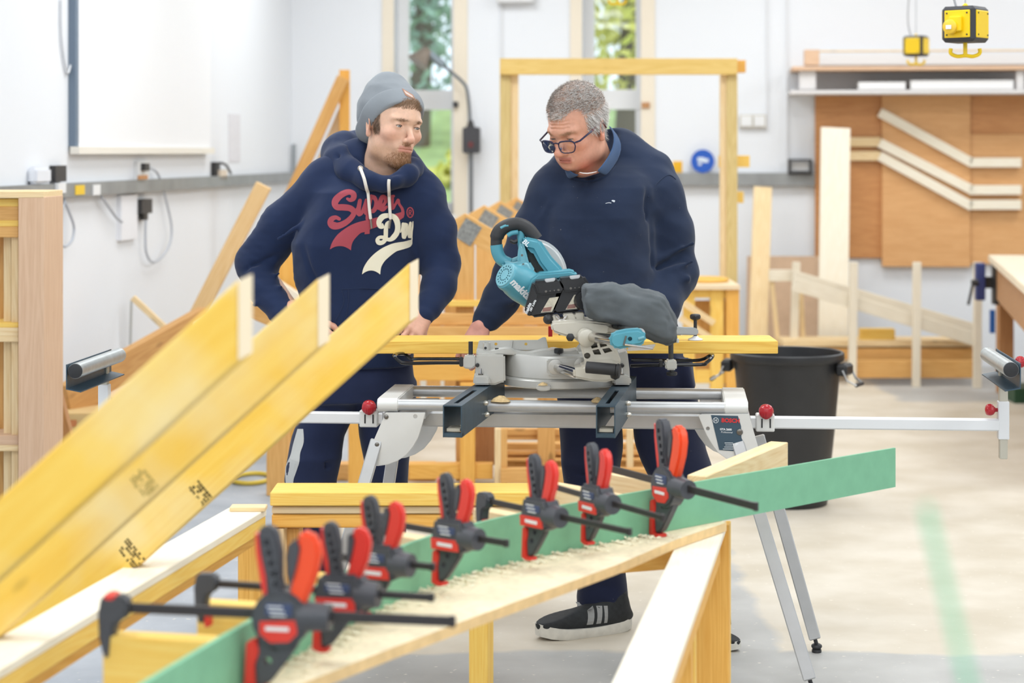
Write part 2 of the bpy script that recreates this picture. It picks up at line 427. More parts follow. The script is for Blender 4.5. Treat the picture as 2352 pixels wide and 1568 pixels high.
# ---------------------------------------------------------------- outdoors seen through the windows
GRASS = plain('lawn_grass', (178, 200, 132), .9, noise=.2, nscale=3)
struct(mesh_obj('lawn', [(-16, 14.9, -.25), (14, 14.9, -.25), (14, 31, 2.3), (-16, 31, 2.3)], [(0, 1, 2, 3)], GRASS))
def tree(x, y, z0, hgt, rx, colr, label, seed, n=2200):
    rnd = random.Random(seed)
    t = thing('tree', label, 'tree', (x, y, z0), 'trees outside the windows')
    MB().tube([(x, y, z0 - .3), (x + .1, y, z0 + hgt * .5), (x - .05, y, z0 + hgt * .85)], [.16, .11, .05], 8).build('trunk', plain('bark', (110, 96, 82), .9), t, smooth=True)
    mb = MB()
    for k in range(n):
        while True:
            p = Vector((rnd.uniform(-1, 1), rnd.uniform(-1, 1), rnd.uniform(-1, 1)))
            if .35 < p.length < 1: break
        c = Vector((x + p.x * rx, y + p.y * rx, z0 + hgt * .6 + p.z * hgt * .5))
        a = Vector((rnd.gauss(0, 1), rnd.gauss(0, 1), rnd.gauss(0, 1))).normalized(); b2 = a.orthogonal().normalized(); s = rnd.uniform(.06, .13)
        mb.add([c + a * s, c + b2 * s * .6, c - a * s, c - b2 * s * .6], [(0, 1, 2, 3)])
    o = mb.build('foliage', plain('leaves_%d_%d_%d' % colr, colr, .8, noise=.3, nscale=3), t); o['kind'] = 'stuff'
def lz(y): return -.25 + (y - 14.9) / 16.1 * 2.55
tree(-1.25, 26.5, lz(27), 4.6, 1.5, (150, 178, 158), 'grey-green leafy tree outside the window beside the lamp', 1)
tree(1.5, 26.5, lz(27), 4.4, 1.3, (222, 216, 120), 'yellow-leaved tree outside the window behind the timber goalpost', 2)
tree(-3.6, 29.5, lz(29.5), 4.2, 1.0, (168, 196, 176), 'blue-green tree at the top of the lawn', 3)
tree(4.2, 29.5, lz(29.5), 4.6, 1.2, (180, 204, 130), 'pale green tree farther out beyond the yellow tree', 4)
def bush(x, y, z0, r, colr, label, seed):
    rnd = random.Random(seed); mb = MB()
    for k in range(320):
        p = Vector((rnd.gauss(0, 1), rnd.gauss(0, 1), abs(rnd.gauss(0, 1)))).normalized() * rnd.uniform(.5, 1)
        c = Vector((x, y, z0)) + Vector((p.x * r * 1.5, p.y * r, p.z * r))
        a = Vector((rnd.gauss(0, 1), rnd.gauss(0, 1), rnd.gauss(0, 1))).normalized(); b2 = a.orthogonal().normalized(); s = rnd.uniform(.07, .14)
        mb.add([c + a * s, c + b2 * s * .6, c - a * s, c - b2 * s * .6], [(0, 1, 2, 3)])
    t = thing('bush', label, 'bush', (x, y, z0), 'bushes on the lawn')
    MB().tube([(x, y, z0 - .2), (x + .05, y, z0 + r * .5)], [.05, .02], 6).build('stem', plain('bark', (110, 96, 82), .9), t)
    o = mb.build('foliage', plain('leaves_%d_%d_%d' % colr, colr, .8, noise=.3, nscale=3), t); o['kind'] = 'stuff'
bush(-1.35, 18.5, lz(18.5), .35, (236, 228, 120), 'yellow autumn bush on the lawn outside the window', 11)
bush(-1.75, 22, lz(22), .5, (196, 226, 120), 'bright green bush on the lawn', 12)
bush(0.85, 19, lz(19), .45, (222, 230, 150), 'yellow-green bush outside the goalpost window', 13)
bush(-.3, 23.5, lz(23.5), .5, (240, 226, 130), 'pale yellow bush near the top of the lawn', 14)
# ================================================================ roof-training frame in the foreground
BA = R(9.85)
BD = Vector((math.sin(BA), math.cos(BA), 0))      # along the plates, away from the camera
BR = Vector((math.cos(BA), -math.sin(BA), 0))     # across, to the right
ZP = 0.591                                        # top of the wall plates
pl = lambda px, py, z=ZP: Wz(px, py, z)
frame_t = thing('timber_roof_frame', 'waist-low pine frame with white-topped plates carrying the yellow rafters', 'timber frame', (-.1, 4.2, 0))
Lf = pl(572, 1166)                                # centre line of the left plate at its far end
Lf = Vector((-.70 + .02, 5.08, ZP)); Lf = Vector((-0.676, 5.09, ZP))
Ln = Lf - BD * 2.55
off = Vector((0, 0, 1))
def lplate(z0, z1, w, mat, name, a, b_, sh=0.0):
    p0, p1 = a + BR * sh, b_ + BR * sh
    p0 = Vector((p0.x, p0.y, (z0 + z1) / 2)); p1 = Vector((p1.x, p1.y, (z0 + z1) / 2))
    return plank(p0, p1, w, z1 - z0, mat, name, frame_t)
lplate(.573, .591, .100, WHITEW, 'plate_top', Lf, Ln)
lplate(.535, .573, .096, YEL, 'plate_rail', Lf, Ln)
lplate(.500, .535, .070, LEGW, 'lower_rail', Lf, Ln, -.01)
# right plate
Rf = Vector((.437 + .035, 4.86, ZP)); Rn = Rf - BD * 2.2
lplate(.573, .591, .098, WHITEW, 'plate_top', Rf, Rn)
lplate(.500, .573, .080, LEGW, 'plate_rail', Rf, Rn, -.004)
# far cross beam: yellow timber on a ply strip on a rail
def cross(px0, px1, yt, yb, D, depth, mat, name):
    a = W(px0, yt, D); b_ = W(px1, yb, D)
    return plank(((a.x), D + depth / 2, (a.z + b_.z) / 2), (b_.x, D + depth / 2, (a.z + b_.z) / 2), depth, a.z - b_.z, mat, name, frame_t, bev=.003)
cross(620, 1245, 1130, 1162, 5.25, .15, YEL, 'cross_beam')
cross(624, 1290, 1163, 1180, 5.26, .12, PLYEDGE, 'ply_packer')
cross(624, 1520, 1181, 1212, 5.265, .045, LEGW, 'cross_rail')
# legs
def leg(px0, px1, ytop, D, th, mat=LEGW, up=None, name='leg'):
    a = W(px0, ytop, D); b_ = W(px1, ytop, D); c = (a + b_) / 2
    return plank((c.x, D + th / 2, 0), (c.x, D + th / 2, c.z), b_.x - a.x, th, mat, name, frame_t, up=BD)
leg(548, 626, 1213, 5.20, .045); leg(627, 655, 1213, 5.27, .05, PINE); leg(655, 690, 1213, 5.30, .045, ORANGE)
leg(1083, 1127, 1300, 4.98, .080, YEL)
leg(1592, 1678, 1204, 4.90, .045); leg(1668, 1680, 1204, 4.96, .05, YEL)
leg(1540, 1592, 1380, 4.20, .045); leg(1562, 1600, 1380, 4.3, .04, YEL)
plank(W(1300, 1290, 4.86), W(1560, 1268, 4.72), .04, .07, LEGW, 'cross_rail', frame_t)
# little offcut lying on the left plate
plank(pl(530, 1166, ZP + .006), pl(612, 1166, ZP + .006), .045, .012, PINE, 'offcut', label='small thin pine offcut lying on the left plate', cat='offcut')

# ---------------------------------------------------------------- rafters
RAFM = RAF
INK = plain('grade_stamp_ink', (96, 80, 40), .8)
GRAIN_H = .1255
PITCH = R(41.7)
raf_dir = (BR * math.cos(PITCH) + Vector((0, 0, 1)) * math.sin(PITCH)).normalized()
raf_up = Vector((0, 0, 1))
raf = []
tops = [((945, 735), 4.25), ((735, 795), 3.60), ((552, 825), 3.06)]
rlab = ['yellow rafter with black grade stamps, set farthest along the left plate',
        'yellow rafter between the two others, its grade stamp greyed',
        'yellow rafter nearest the pale stud panel, without a clear stamp']
for i, ((px, py), D) in enumerate(tops):
    p = W(px, py, D)
    wid = GRAIN_H * math.cos(PITCH); th = .046
    up = (Vector((0, 0, 1)) - raf_dir * raf_dir.z).normalized()
    # centre of the plumb cut end
    top = p + Vector((0, 0, GRAIN_H / 2)) + BD * (th / 2)
    bot = top - raf_dir * (1.30 if i < 2 else 1.2)
    o = plank(bot, top, th, wid, RAFM, 'rafter', cut1=(.27, math.tan(PITCH)), cut0=(0, math.tan(PITCH)), bev=.003)
    tag(o, rlab[i], 'rafter', 'rafters on the left plate')
    raf.append((o, top, up))
    # end grain facing
    k = .27
    ex = []
    x, y, z = raf_dir, up.cross(raf_dir), up
    for sy, sz in ((-1, -1), (1, -1), (1, 1), (-1, 1)):
        yy, zz = sy * th / 2 * .97, sz * wid / 2 * .98
        ex.append(top + x * (k * yy + math.tan(PITCH) * zz + .0012) + y * yy + z * zz)
    mesh_obj('cut_end', ex, [(0, 1, 2, 3)], plain('fresh_cut_end', (250, 232, 200), .8), o)
def stamp(i, px, py, rows, cell, mat=INK, seed=1, cols=12, ang=None):
    o, top, up = raf[i]; rnd = random.Random(seed)
    n = up.cross(raf_dir)                                    # points away from the camera?
    if n.y > 0: n = -n
    pt0 = top + n * (.046 / 2 + .0006)
    # intersect the pixel ray with the face plane
    d = W(px, py, 1.0) - Vector((0, 0, CH)); e = Vector((0, 0, CH)); t = (pt0 - e).dot(n) / d.dot(n); c = e + d * t
    mb = MB(); ex, ey = up, -raf_dir                          # lettering runs across the board
    for r_ in range(rows):
        x = -cols / 2
        while x < cols / 2:
            w = rnd.choice((.5, .8, 1.2)); 
            if rnd.random() < .72:
                hgt = rnd.uniform(.55, .9)
                q = [(x, r_ - rows / 2), (x + w, r_ - rows / 2), (x + w, r_ - rows / 2 + hgt), (x, r_ - rows / 2 + hgt)]
                mb.add([c + ex * (a * cell) + ey * (b_ * cell * 1.5) for a, b_ in q], [(0, 1, 2, 3)])
            x += w + .25
    mb.build('grade_stamp', mat, o)
stamp(0, 460, 1132, 4, .0052, seed=3, cols=9)
stamp(0, 300, 1272, 5, .0050, seed=5, cols=12)
stamp(1, 330, 1110, 5, .0050, plain('faded_stamp_ink', (190, 165, 90), .8), seed=8, cols=9)

# ---------------------------------------------------------------- bent green board and its curved template
ZB, HG = .613, .104
gpts = [(2057, 1028), (1900, 1055), (1738, 1083), (1590, 1108), (1440, 1134), (1270, 1163), (1100, 1199), (1000, 1227), (906, 1261), (790, 1317), (690, 1366), (582, 1423), (460, 1494), (342, 1565), (230, 1636), (120, 1710)]
gp = [Wz(x, y, ZB + HG) for x, y in gpts]
def catmull(pts, n):
    out = []
    for i in range(len(pts) - 1):
        p0, p1, p2, p3 = pts[max(i - 1, 0)], pts[i], pts[i + 1], pts[min(i + 2, len(pts) - 1)]
        for k in range(n):
            t = k / n
            out.append(0.5 * ((2 * p1) + (p2 - p0) * t + (2 * p0 - 5 * p1 + 4 * p2 - p3) * t * t + (3 * p1 - p0 - 3 * p2 + p3) * t ** 3))
    out.append(pts[-1]); return out
gc = catmull(gp, 5)
for _ in range(12):
    gc = [gc[0]] + [(gc[i - 1] + gc[i] * 2 + gc[i + 1]) / 4 for i in range(1, len(gc) - 1)] + [gc[-1]]
def gnorm(i):
    t = gc[min(i + 1, len(gc) - 1)] - gc[max(i - 1, 0)]; t.z = 0; t.normalize()
    return Vector((t.y, -t.x, 0))          # to the back left side
GREEN = plain('green_mdf', (128, 188, 150), .6, noise=.05, nscale=25)
GREENE = plain('green_mdf_edge', (150, 205, 172), .7)
def strip(pts, th0, th1, z0, z1, mat, name, parent=None):
    mb = MB(); n = len(pts)
    for i in range(n):
        nn = -gnorm(i)
        if nn.y < 0: nn = -nn
        a, b_ = pts[i] + nn * th0, pts[i] + nn * th1
        mb.v += [Vector((a.x, a.y, z0)), Vector((b_.x, b_.y, z0)), Vector((b_.x, b_.y, z1)), Vector((a.x, a.y, z1))]
    for i in range(n - 1):
        for k in range(4): mb.f.append((i * 4 + k, i * 4 + (k + 1) % 4, (i + 1) * 4 + (k + 1) % 4, (i + 1) * 4 + k))
    mb.f += [(0, 1, 2, 3), tuple((n - 1) * 4 + k for k in (3, 2, 1, 0))]
    return mb.build(name, mat, parent, ang=30)
gt = thing('bent_green_board', 'long green board bent into a curve and clamped on edge', 'board', gc[len(gc) // 2].xy.to_3d() + Vector((0, 0, ZB)))
strip(gc, 0, .0062, ZB, ZB + HG, GREEN, 'outer_lamination', gt)
strip(gc[1:], .0066, .0126, ZB + .001, ZB + HG - .0015, GREEN, 'inner_lamination', gt)
# curved ply template below
lo = [(1668, 1199), (1551, 1239), (1415, 1297), (1250, 1357), (1100, 1412), (900, 1487), (692, 1569), (520, 1640), (380, 1700)]
lop = [Wz(x, y, ZB) for x, y in lo]
gsel = [g for g in gc if g.x < .50]
poly = [Vector((g.x, g.y + .03, ZB - .0005)) for g in gsel] + [Vector((p.x, p.y, ZB - .0005)) for p in lop[::-1]]
tm = MB(); tm.prism([p - Vector((0, 0, .021)) for p in poly], (0, 0, .021))
tt = thing('curved_template_board', 'pale sawdust-covered template board with a curved edge under the green board', 'board', (-.1, 4.1, ZB - .022))
tm.build('template_sheet', OSB, tt)
# fresh cut lower edge strip
eb = MB()
for a, b_ in zip(lop[:-1], lop[1:]):
    n = (b_ - a).cross(Vector((0, 0, 1))).normalized()
    if n.y > 0: n = -n
    eb.add([a + n * .001 + Vector((0, 0, -.021)), b_ + n * .001 + Vector((0, 0, -.021)), b_ + n * .001, a + n * .001], [(0, 1, 2, 3)])
eb.build('cut_edge', plain('template_edge', (240, 206, 150), .8, noise=.08, nscale=40), tt)
# wood shavings along the foot of the green board
sv = MB(); rnd = random.Random(4)
for k in range(1600):
    i = rnd.randrange(18, len(gc) - 6); n = gnorm(i)
    if n.y > 0: n = -n
    p = Vector((gc[i].x, gc[i].y, ZB)) + n * abs(rnd.gauss(.004, .03)) + Vector((rnd.uniform(-.01, .01), 0, rnd.uniform(.0005, .006)))
    if p.x > .42: continue
    a = Vector((rnd.gauss(0, 1), rnd.gauss(0, 1), rnd.gauss(0, .5))).normalized(); b_ = a.orthogonal().normalized(); s = rnd.uniform(.003, .008)
    sv.add([p + a * s, p + b_ * s * .4, p - a * s, p - b_ * s * .4], [(0, 1, 2, 3)])
so = sv.build('wood_shavings', plain('shavings', (246, 236, 206), .9)); so['kind'] = 'stuff'
tag(so, 'pale curled wood shavings scattered along the foot of the green board', 'shavings')
# spacer blocks behind the green board
def block(pxl, pyt, D, length, ang, label, hgt=.090, mat=YEL):
    a = W(pxl, pyt, D); d = Vector((math.cos(R(ang)), -math.sin(R(ang)), 0)); zc = ZB + hgt / 2 - .008
    p0 = Vector((a.x, a.y, zc)); p1 = p0 + d * length
    # stop at the inner face of the board
    best = min(range(len(gc)), key=lambda i: abs((gc[i] - p0).xy.cross(d.xy)) + (0 if (gc[i] - p0).dot(d) > 0 else 9))
    p1 = p0 + d * ((gc[best] - p0).dot(d) - .020)
    return plank(p0, p1, .040, hgt, mat, 'spacer_block', label=label, cat='block', group='spacer blocks behind the green board', bev=.002)
block(247, 1440, 3.34, .25, 12, 'yellow timber block gripped by the clamp with the red-capped end jaw')
block(462, 1385, 3.58, .18, 14, 'yellow timber block behind the second clamp along the green board')
block(690, 1318, 3.82, .13, 24, 'short yellow block held behind the third clamp')
block(900, 1215, 4.22, .10, 40, 'pale yellow block held behind the fourth clamp', mat=PINE)
block(1100, 1170, 4.52, .10, 48, 'pale yellow block held behind the fifth clamp', mat=PINE)
block(1262, 1110, 4.86, .12, 48, 'pale pine block held behind the sixth clamp', mat=PINE)
block(1395, 1080, 5.02, .20, 48, 'long pale pine block held behind the big clamp', mat=PINE)
# timber running out behind the board at the right
a = Wz(1600, 1092, .705); b_ = Wz(1790, 1014, .705)
plank(Vector((a.x, a.y, .66)), Vector((b_.x, b_.y, .66)), .05, .09, PINE, 'timber', label='pale pine timber sticking out behind the end of the green board', cat='timber')

# ---------------------------------------------------------------- quick-grip bar clamps
CGREY = plain('clamp_grey_plastic', (74, 75, 80), .45, noise=.06)
CRED = plain('clamp_red_plastic', (226, 62, 52), .35)
CORG = plain('clamp_orange_plastic', (246, 82, 40), .35)
CBAR = plain('clamp_bar_steel', (64, 60, 60), .35, .4)
CBLUE = plain('clamp_label_blue', (62, 74, 108), .5)
CWHITE = plain('label_white', (235, 235, 235), .5)
def outline(pts, y0, y1): return [Vector((x, y0, z)) for x, z in pts], Vector((0, y1 - y0, 0))
def make_clamp(parent, M, head, L, big, trig):
    """local: bar along +x from the fixed jaw (x=0) to its free end (x=L); z up; label on -y"""
    s = 1.0 if big else .82
    def P(mb, name, mat, par=parent, bev=0, smooth=False, ang=None):
        mb.v = [M @ v for v in mb.v]; return mb.build(name, mat, par, bev=bev, smooth=smooth, ang=ang)
    bar = MB(); bar.box((L / 2, 0, 0), (L, .006, .017 if big else .013), bev=.0015)
    P(bar, 'bar', CBAR)
    e = MB(); e.box((L - .006, 0, 0), (.010, .0085, .019 if big else .015), bev=.001); P(e, 'bar_stop', CBAR)
    # fixed jaw
    fj = MB(); pts, d = outline([(-.018, .020), (.020, .022), (.030, .008), (.026, -.014), (.006, -.024), (.002, -.05), (-.001, -.082), (-.012, -.088), (-.022, -.050), (-.024, -.010)], -.015, .015)
    fj.prism([p * s for p in pts], d * s); P(fj, 'fixed_jaw', CGREY, bev=.004 * s)
    fp = MB(); fp.box((.005 * s, 0, -.072 * s), (.012 * s, .024 * s, .042 * s), bev=.002); P(fp, 'jaw_pad', CRED)
    if big:
        rp = MB(); rp.box((-.003, 0, .018), (.020, .031, .014), bev=.004); P(rp, 'red_cap', CRED)
    # sliding head
    h = head
    b = MB()
    if big: pts = [(-.048 + .096 * (.5 - .5 * math.cos(math.pi * k / 8)) if False else .048 * math.cos(a_), .048 * math.sin(a_)) for a_ in [2 * math.pi * k / 20 for k in range(20)]]
    else: pts = [(-.036, .030), (.036, .034), (.048, .014), (.046, -.026), (.024, -.036), (-.038, -.034), (-.046, -.016)]
    pp, d = outline([(h + x * (1 if big else 1), z + (-.006 if big else 0)) for x, z in pts], -.021, .021)
    b.prism(pp, d); body = P(b, 'head_body', CGREY, bev=.006)
    nb = MB(); nb.tube([(h + .03, 0, -.002), (h + .072 * s + .01, 0, -.002)], [.026, .022], 14); P(nb, 'head_collar', CGREY, smooth=True)
    lb = MB(); pts = [(-.032, -.008), (.030, -.004), (.032, -.026), (.018, -.040), (-.014, -.042), (-.032, -.028)] if big else [(-.040, -.008), (.032, -.006), (.034, -.028), (-.038, -.030)]
    pp, d = outline([(h + x, z) for x, z in pts], -.0235, -.0205); lb.prism(pp, d); P(lb, 'brand_label', CRED, body)
    lw = MB(); lw.box((h - .002, -.0238, -.019 if big else -.018), (.040, .001, .007), bev=.0004); P(lw, 'label_lettering', CWHITE, body)
    l2 = MB(); l2.box((h, -.0215, .012 if big else .010), (.046, .003, .020 if big else .014), bev=.001); P(l2, 'size_label', CBLUE, body)
    l3 = MB()
    for k in range(3): l3.box((h - .006 + k * .003, -.0235, .017 - .007 * k), (.026, .001, .0022))
    P(l3, 'label_lettering', CWHITE, body)
    # fixed handle (grey, with ribs) and red trigger
    g = MB(); pts = [(-.020, .028), (-.026, .066), (-.034, .100), (-.037, .128), (-.030, .140), (-.014, .139), (-.006, .126), (.000, .098), (.000, .060), (.006, .030)]
    pp, d = outline([(h + x * s * 1.05, z * s * 1.05) for x, z in pts], -.013 * s, .013 * s); g.prism(pp, d); hd = P(g, 'handle', CGREY, bev=.004 * s)
    gi = MB()
    for k in range(5): gi.box((h + (-.006 - .004 * k) * s, -.0138 * s, (.052 + .017 * k) * s), (.010 * s, .014 * s, .010 * s))
    gi.v = [M @ v for v in gi.v]; cut(hd, gi)
    gr = MB(); pts = [(-.024, .060), (-.032, .095), (-.036, .125), (-.041, .128), (-.040, .098), (-.034, .060), (-.028, .030), (-.022, .030)]
    pp, d = outline([(h + x * s * 1.05, z * s * 1.05) for x, z in pts], -.011 * s, .011 * s); gr.prism(pp, d); P(gr, 'handle_inlay', CRED, hd)
    tr = MB(); pts = [(.010, .020), (.018, .050), (.026, .080), (.030, .106), (.026, .122), (.032, .132), (.048, .132), (.060, .120), (.064, .098), (.058, .066), (.046, .036), (.038, .016)]
    pp, d = outline([(h + x * s * 1.05, z * s * 1.05) for x, z in pts], -.012 * s, .012 * s); tr.prism(pp, d); to = P(tr, 'trigger', CORG if trig else CRED, bev=.005 * s)
    ti = MB(); pts = [(.020, .058), (.027, .085), (.031, .106), (.026, .120), (.018, .116), (.016, .090), (.014, .064)]
    pp, d = outline([(h + x * s * 1.05, z * s * 1.05) for x, z in pts], -.0125 * s, .0125 * s); ti.prism(pp, d); P(ti, 'trigger_inlay', CGREY, to)
    # moving jaw
    j = MB(); pts = [(-.034, -.028), (.034, -.030), (.026, -.052), (.004, -.082), (-.018, -.110), (-.040, -.120), (-.044, -.086), (-.040, -.050)]
    pp, d = outline([(h + x * s, z * s) for x, z in pts], -.010 * s, .010 * s); j.prism(pp, d); jw = P(j, 'moving_jaw', CGREY, bev=.003)
    jh = MB()
    for x, z, r_ in ((-.010, -.050, .008), (-.022, -.076, .007)): jh.lathe([(r_ * s, -.016 * s), (r_ * s, .016 * s)], (h + x * s, 0, z * s), (0, 1, 0), 12)
    jh.v = [M @ v for v in jh.v]; cut(jw, jh)
    pd = MB(); pts = [(-.042, -.040), (-.058, -.046), (-.062, -.124), (-.044, -.130), (-.026, -.128), (-.026, -.119), (-.044, -.119), (-.044, -.082), (-.036, -.060)]
    pp, d = outline([(h + x * s, z * s) for x, z in pts], -.014 * s, .014 * s); pd.prism(pp, d); P(pd, 'jaw_pad', CRED, bev=.002)
ZC = .742
cl = [((262, 1394), (1047, 1427), .50, True, 'big bar clamp with a round head, its far jaw capped in red', .74),
      ((474, 1338), (998, 1372), .60, False, 'small bar clamp just behind the big clamp with the red-capped jaw', .74),
      ((684, 1268), (1000, 1302), .60, False, 'third bar clamp along the green board, its bar end beside another clamp pad', .74),
      ((872, 1198), (1168, 1248), .585, False, 'fourth bar clamp, in the middle of the row on the green board', .74),
      ((1113, 1148), (1450, 1222), .40, False, 'fifth bar clamp, its slim black far jaw over the yellow cross beam', .74),
      ((1240, 1108), (1526, 1190), .48, False, 'sixth bar clamp, next to the big round-headed one by the saw stand', .74),
      ((1372, 1068), (1740, 1164), .475, True, 'big bar clamp with orange trigger standing by the saw stand leg', .74)]
for (a, b_, fr, big, lab, zc) in cl:
    pa, pb = Wz(a[0], a[1], zc), Wz(b_[0], b_[1], zc); d = pb - pa; L = d.length
    t = thing('bar_clamp', lab, 'clamp', (pa + pb) / 2 - Vector((0, 0, .12)), 'bar clamps along the green board')
    M = frame(pa, d, (-d.y, d.x, 0)); x = d.normalized(); M = Matrix(((x.x, -x.y, 0, pa.x), (x.y, x.x, 0, pa.y), (0, 0, 1, zc), (0, 0, 0, 1)))
    make_clamp(t, M, L * fr, L, big, big)
# ================================================================ mitre saw stand
SA = R(4.7)
SR = Vector((math.cos(SA), -math.sin(SA), 0)); SD = Vector((math.sin(SA), math.cos(SA), 0)); SO = Vector((.156, 5.74, 0))
def sp(a, b, z): return SO + SR * a + SD * b + Vector((0, 0, z))
def spx(px, py, b=0.0):
    k = (px - 1176.0) / FPX; c = SO + SD * b
    a = (k * c.y - c.x) / (SR.x - k * SR.y); D = c.y + SR.y * a
    return sp(a, b, CH - (py - HOR) * D / FPX)
ALU = plain('brushed_aluminium', (194, 194, 194), .38, .55, noise=.04, nscale=18)
ALUL = plain('silver_painted_sheet', (224, 223, 219), .42, .15, noise=.03, nscale=8)
ALUP = plain('white_aluminium', (232, 232, 232), .4, .2)
BLUEG = plain('dark_blue_steel', (62, 82, 96), .4, .35, noise=.15, nscale=30)
REDK = plain('red_knob_plastic', (178, 30, 40), .22)
BLK = plain('black_plastic', (38, 38, 40), .45)
BOLT = plain('bolt_steel', (120, 116, 110), .3, .8)
stand = thing('mitre_saw_stand', 'silver folding saw stand with sliding extension rails and red knobs', 'saw stand', sp(0, .15, 0))
ZT = .768
fa, fb = spx(868, 933).dot(SR) - SO.dot(SR), spx(1718, 933).dot(SR) - SO.dot(SR)
for b in (0.0, .33):
    MB().tube([sp(fa + .03, b, ZT), sp(fb - .03, b, ZT)], .0172, 20).build('top_tube', ALU, stand, smooth=True)
for a0, a1 in ((fa, fa + .062), (fb - .068, fb)):
    m = MB(); ring = []
    for b, s in ((-.019, 0), (.349, 0)):
        pass
    prof = []
    for k in range(9):
        an = math.pi / 2 + math.pi * k / 8; prof.append((.0 + .0205 * math.cos(an), ZT + .0205 * math.sin(an)))
    for k in range(9):
        an = -math.pi / 2 + math.pi * k / 8; prof.append((.33 + .0205 * math.cos(an), ZT + .0205 * math.sin(an)))
    m.prism([sp(a0, b, z) for b, z in prof], SR * (a1 - a0)); m.build('end_casting', ALUL, stand, bev=.003)
# lower square rail with extensions
ZL = .713
def rail(px0, px1, b, hz, w, mat, name):
    p0, p1 = spx(px0, 970, b), spx(px1, 970, b)
    p0.z = p1.z = ZL; return plank(p0, p1, w, hz, mat, name, stand, bev=.004)
rail(880, 1720, .12, .043, .043, ALU, 'main_rail')
rail(246, 900, .12, .033, .033, ALUP, 'extension_rail'); rail(1700, 2296, .12, .034, .033, ALUP, 'extension_rail')
for px in (849, 1757):
    c = spx(px, 970, .12); c.z = ZL
    plank(c - SR * .027, c + SR * .027, .050, .050, ALUL, 'rail_sleeve', stand, bev=.003)
    kz = ZL + .025
    kn = thing_part = MB(); kp = []
    kn.lathe([(.011, 0), (.011, .006), (.021, .010), (.0235, .022), (.021, .034), (.013, .041), (.0, .043)], c + Vector((0, -.02, .014)), (0, -.35, 1), 7)
    kn.build('clamp_knob', REDK, stand, bev=.003)
    for dx in (-.012, .012):
        MB().box(c + SR * dx + Vector((0, -.0262, 0)), (.004, .002, .026)).build('sleeve_slot_dark', BLK, stand)  # thin black boxes painting in the dark of the sleeve's slots
# leg plates
def plate(pts, b, th, mat, name='leg_plate'):
    return MB().prism([spx(x, y, b) for x, y in pts], SD * th).build(name, mat, stand, bev=.0012)
Lp = [(886, 947), (977, 947), (970, 975), (961, 1004), (948, 1027), (932, 1046), (912, 1059), (890, 1067), (868, 1070), (833, 1069)]
pL_ = plate(Lp, -.022, .003, ALUL); cut(pL_, MB().lathe([(.0062, -.01), (.0062, .02)], spx(954, 956, -.023), (0, 1, 0), 16)); plate([(x + 42, y - 16) for x, y in Lp], .30, .003, ALUL)
Rp = [(1603, 952), (1720, 950), (1752, 1064), (1716, 1064), (1690, 1062), (1668, 1053), (1650, 1040), (1635, 1020), (1622, 998)]
pR_ = plate(Rp, -.022, .003, ALUL); cut(pR_, MB().lathe([(.0056, -.01), (.0056, .02)], spx(1626, 984, -.023), (0, 1, 0), 16)); plate([(x - 30, y - 18) for x, y in Rp], .30, .003, ALUL)
plate([(886, 947), (977, 947), (977, 962), (886, 962)], -.02, .34, ALU, 'leg_bracket'); plate([(1610, 950), (1720, 950), (1726, 966), (1614, 966)], -.02, .34, ALU, 'leg_bracket')
for px, py, r_, mt in ((887, 957, .0055, BOLT), (866, 1021, .0058, BOLT), (1699, 992, .0075, BOLT)):
    c = spx(px, py, -.023); MB().lathe([(r_ * 1.25, 0), (r_ * 1.2, .002), (r_, .003), (r_ * .45, .004)], c, (0, -1, 0), 14).build('bolt', mt, stand, smooth=True)
# legs
def sleg(p0, p1, foot=True, mat=ALU):
    plank(p0, p1, .036, .024, mat, 'leg', stand, up=SD, bev=.003)
    if foot:
        d = (p1 - p0).normalized()
        MB().tube([p1, p1 + d * .018], .006, 8).build('foot_stem', BLK, stand)
        MB().lathe([(.010, 0), (.016, .004), (.017, .010), (.012, .016), (.015, .018), (.015, .026)], (p1.x + d.x * .018, p1.y, .026), (0, 0, -1), 9).build('levelling_foot', BLK, stand, bev=.001)
def legto(px0, py0, b0, px1, b1, slack=.04):
    p0 = spx(px0, py0, b0); 
    k = (px1 - 1176.0) / FPX; c = SO + SD * b1; a = (k * c.y - c.x) / (SR.x - k * SR.y); p1 = sp(a, b1, slack); return p0, p1
sleg(*legto(866, 1010, -.010, 712, -.17)); sleg(*legto(912, 985, .31, 842, .30))
sleg(*legto(1693, 1010, -.010, 1860, -.17)); sleg(*legto(1742, 1000, .31, 1872, .30))
# label plate with maker's name
LBL = plain('label_slate_blue', (58, 80, 96), .5)
LR = plain('label_red_lettering', (214, 52, 54), .5); LW = plain('label_white_lettering', (235, 238, 240), .5)
lb = MB().prism([spx(x, y, -.0235) for x, y in ((1633, 953), (1695, 955), (1702, 978), (1703, 1005), (1716, 1038), (1652, 1033))], SD * .0015).build('maker_label', LBL, stand)
def lt(t, px, py, size, mat, bold=0.0, shear=0.0): lettering(t, size, mat, lb, spx(px, py, -.0244), SR + Vector((0, 0, -.03)), (.06, 0, 1), shear, bold)
lt('BOSCH', 1678, 966, .0158, LR, .0007); lt('GTA 2600', 1667, 986, .0078, LW, .0003); lt('Professional', 1669, 992.5, .0068, LW, 0, .2)
ring = MB(); cc = spx(1644, 965, -.0246)
ring.tube([cc + SR * (.0075 * math.cos(t_)) + Vector((0, 0, .0075 * math.sin(t_))) for t_ in [2 * math.pi * k / 20 for k in range(20)]], .0008, 6, closed=True)
for dx in (-.0028, .0028): ring.box(cc + SR * dx, (.0012, .001, .009))
ring.box(cc, (.006, .001, .0012)); ring.build('maker_emblem', LW, lb)
sm = MB()
for k in range(4): sm.box(spx(1674, 1017 + 4.6 * k, -.0246), ((.024, .020, .026, .034)[k], .0006, .0016))
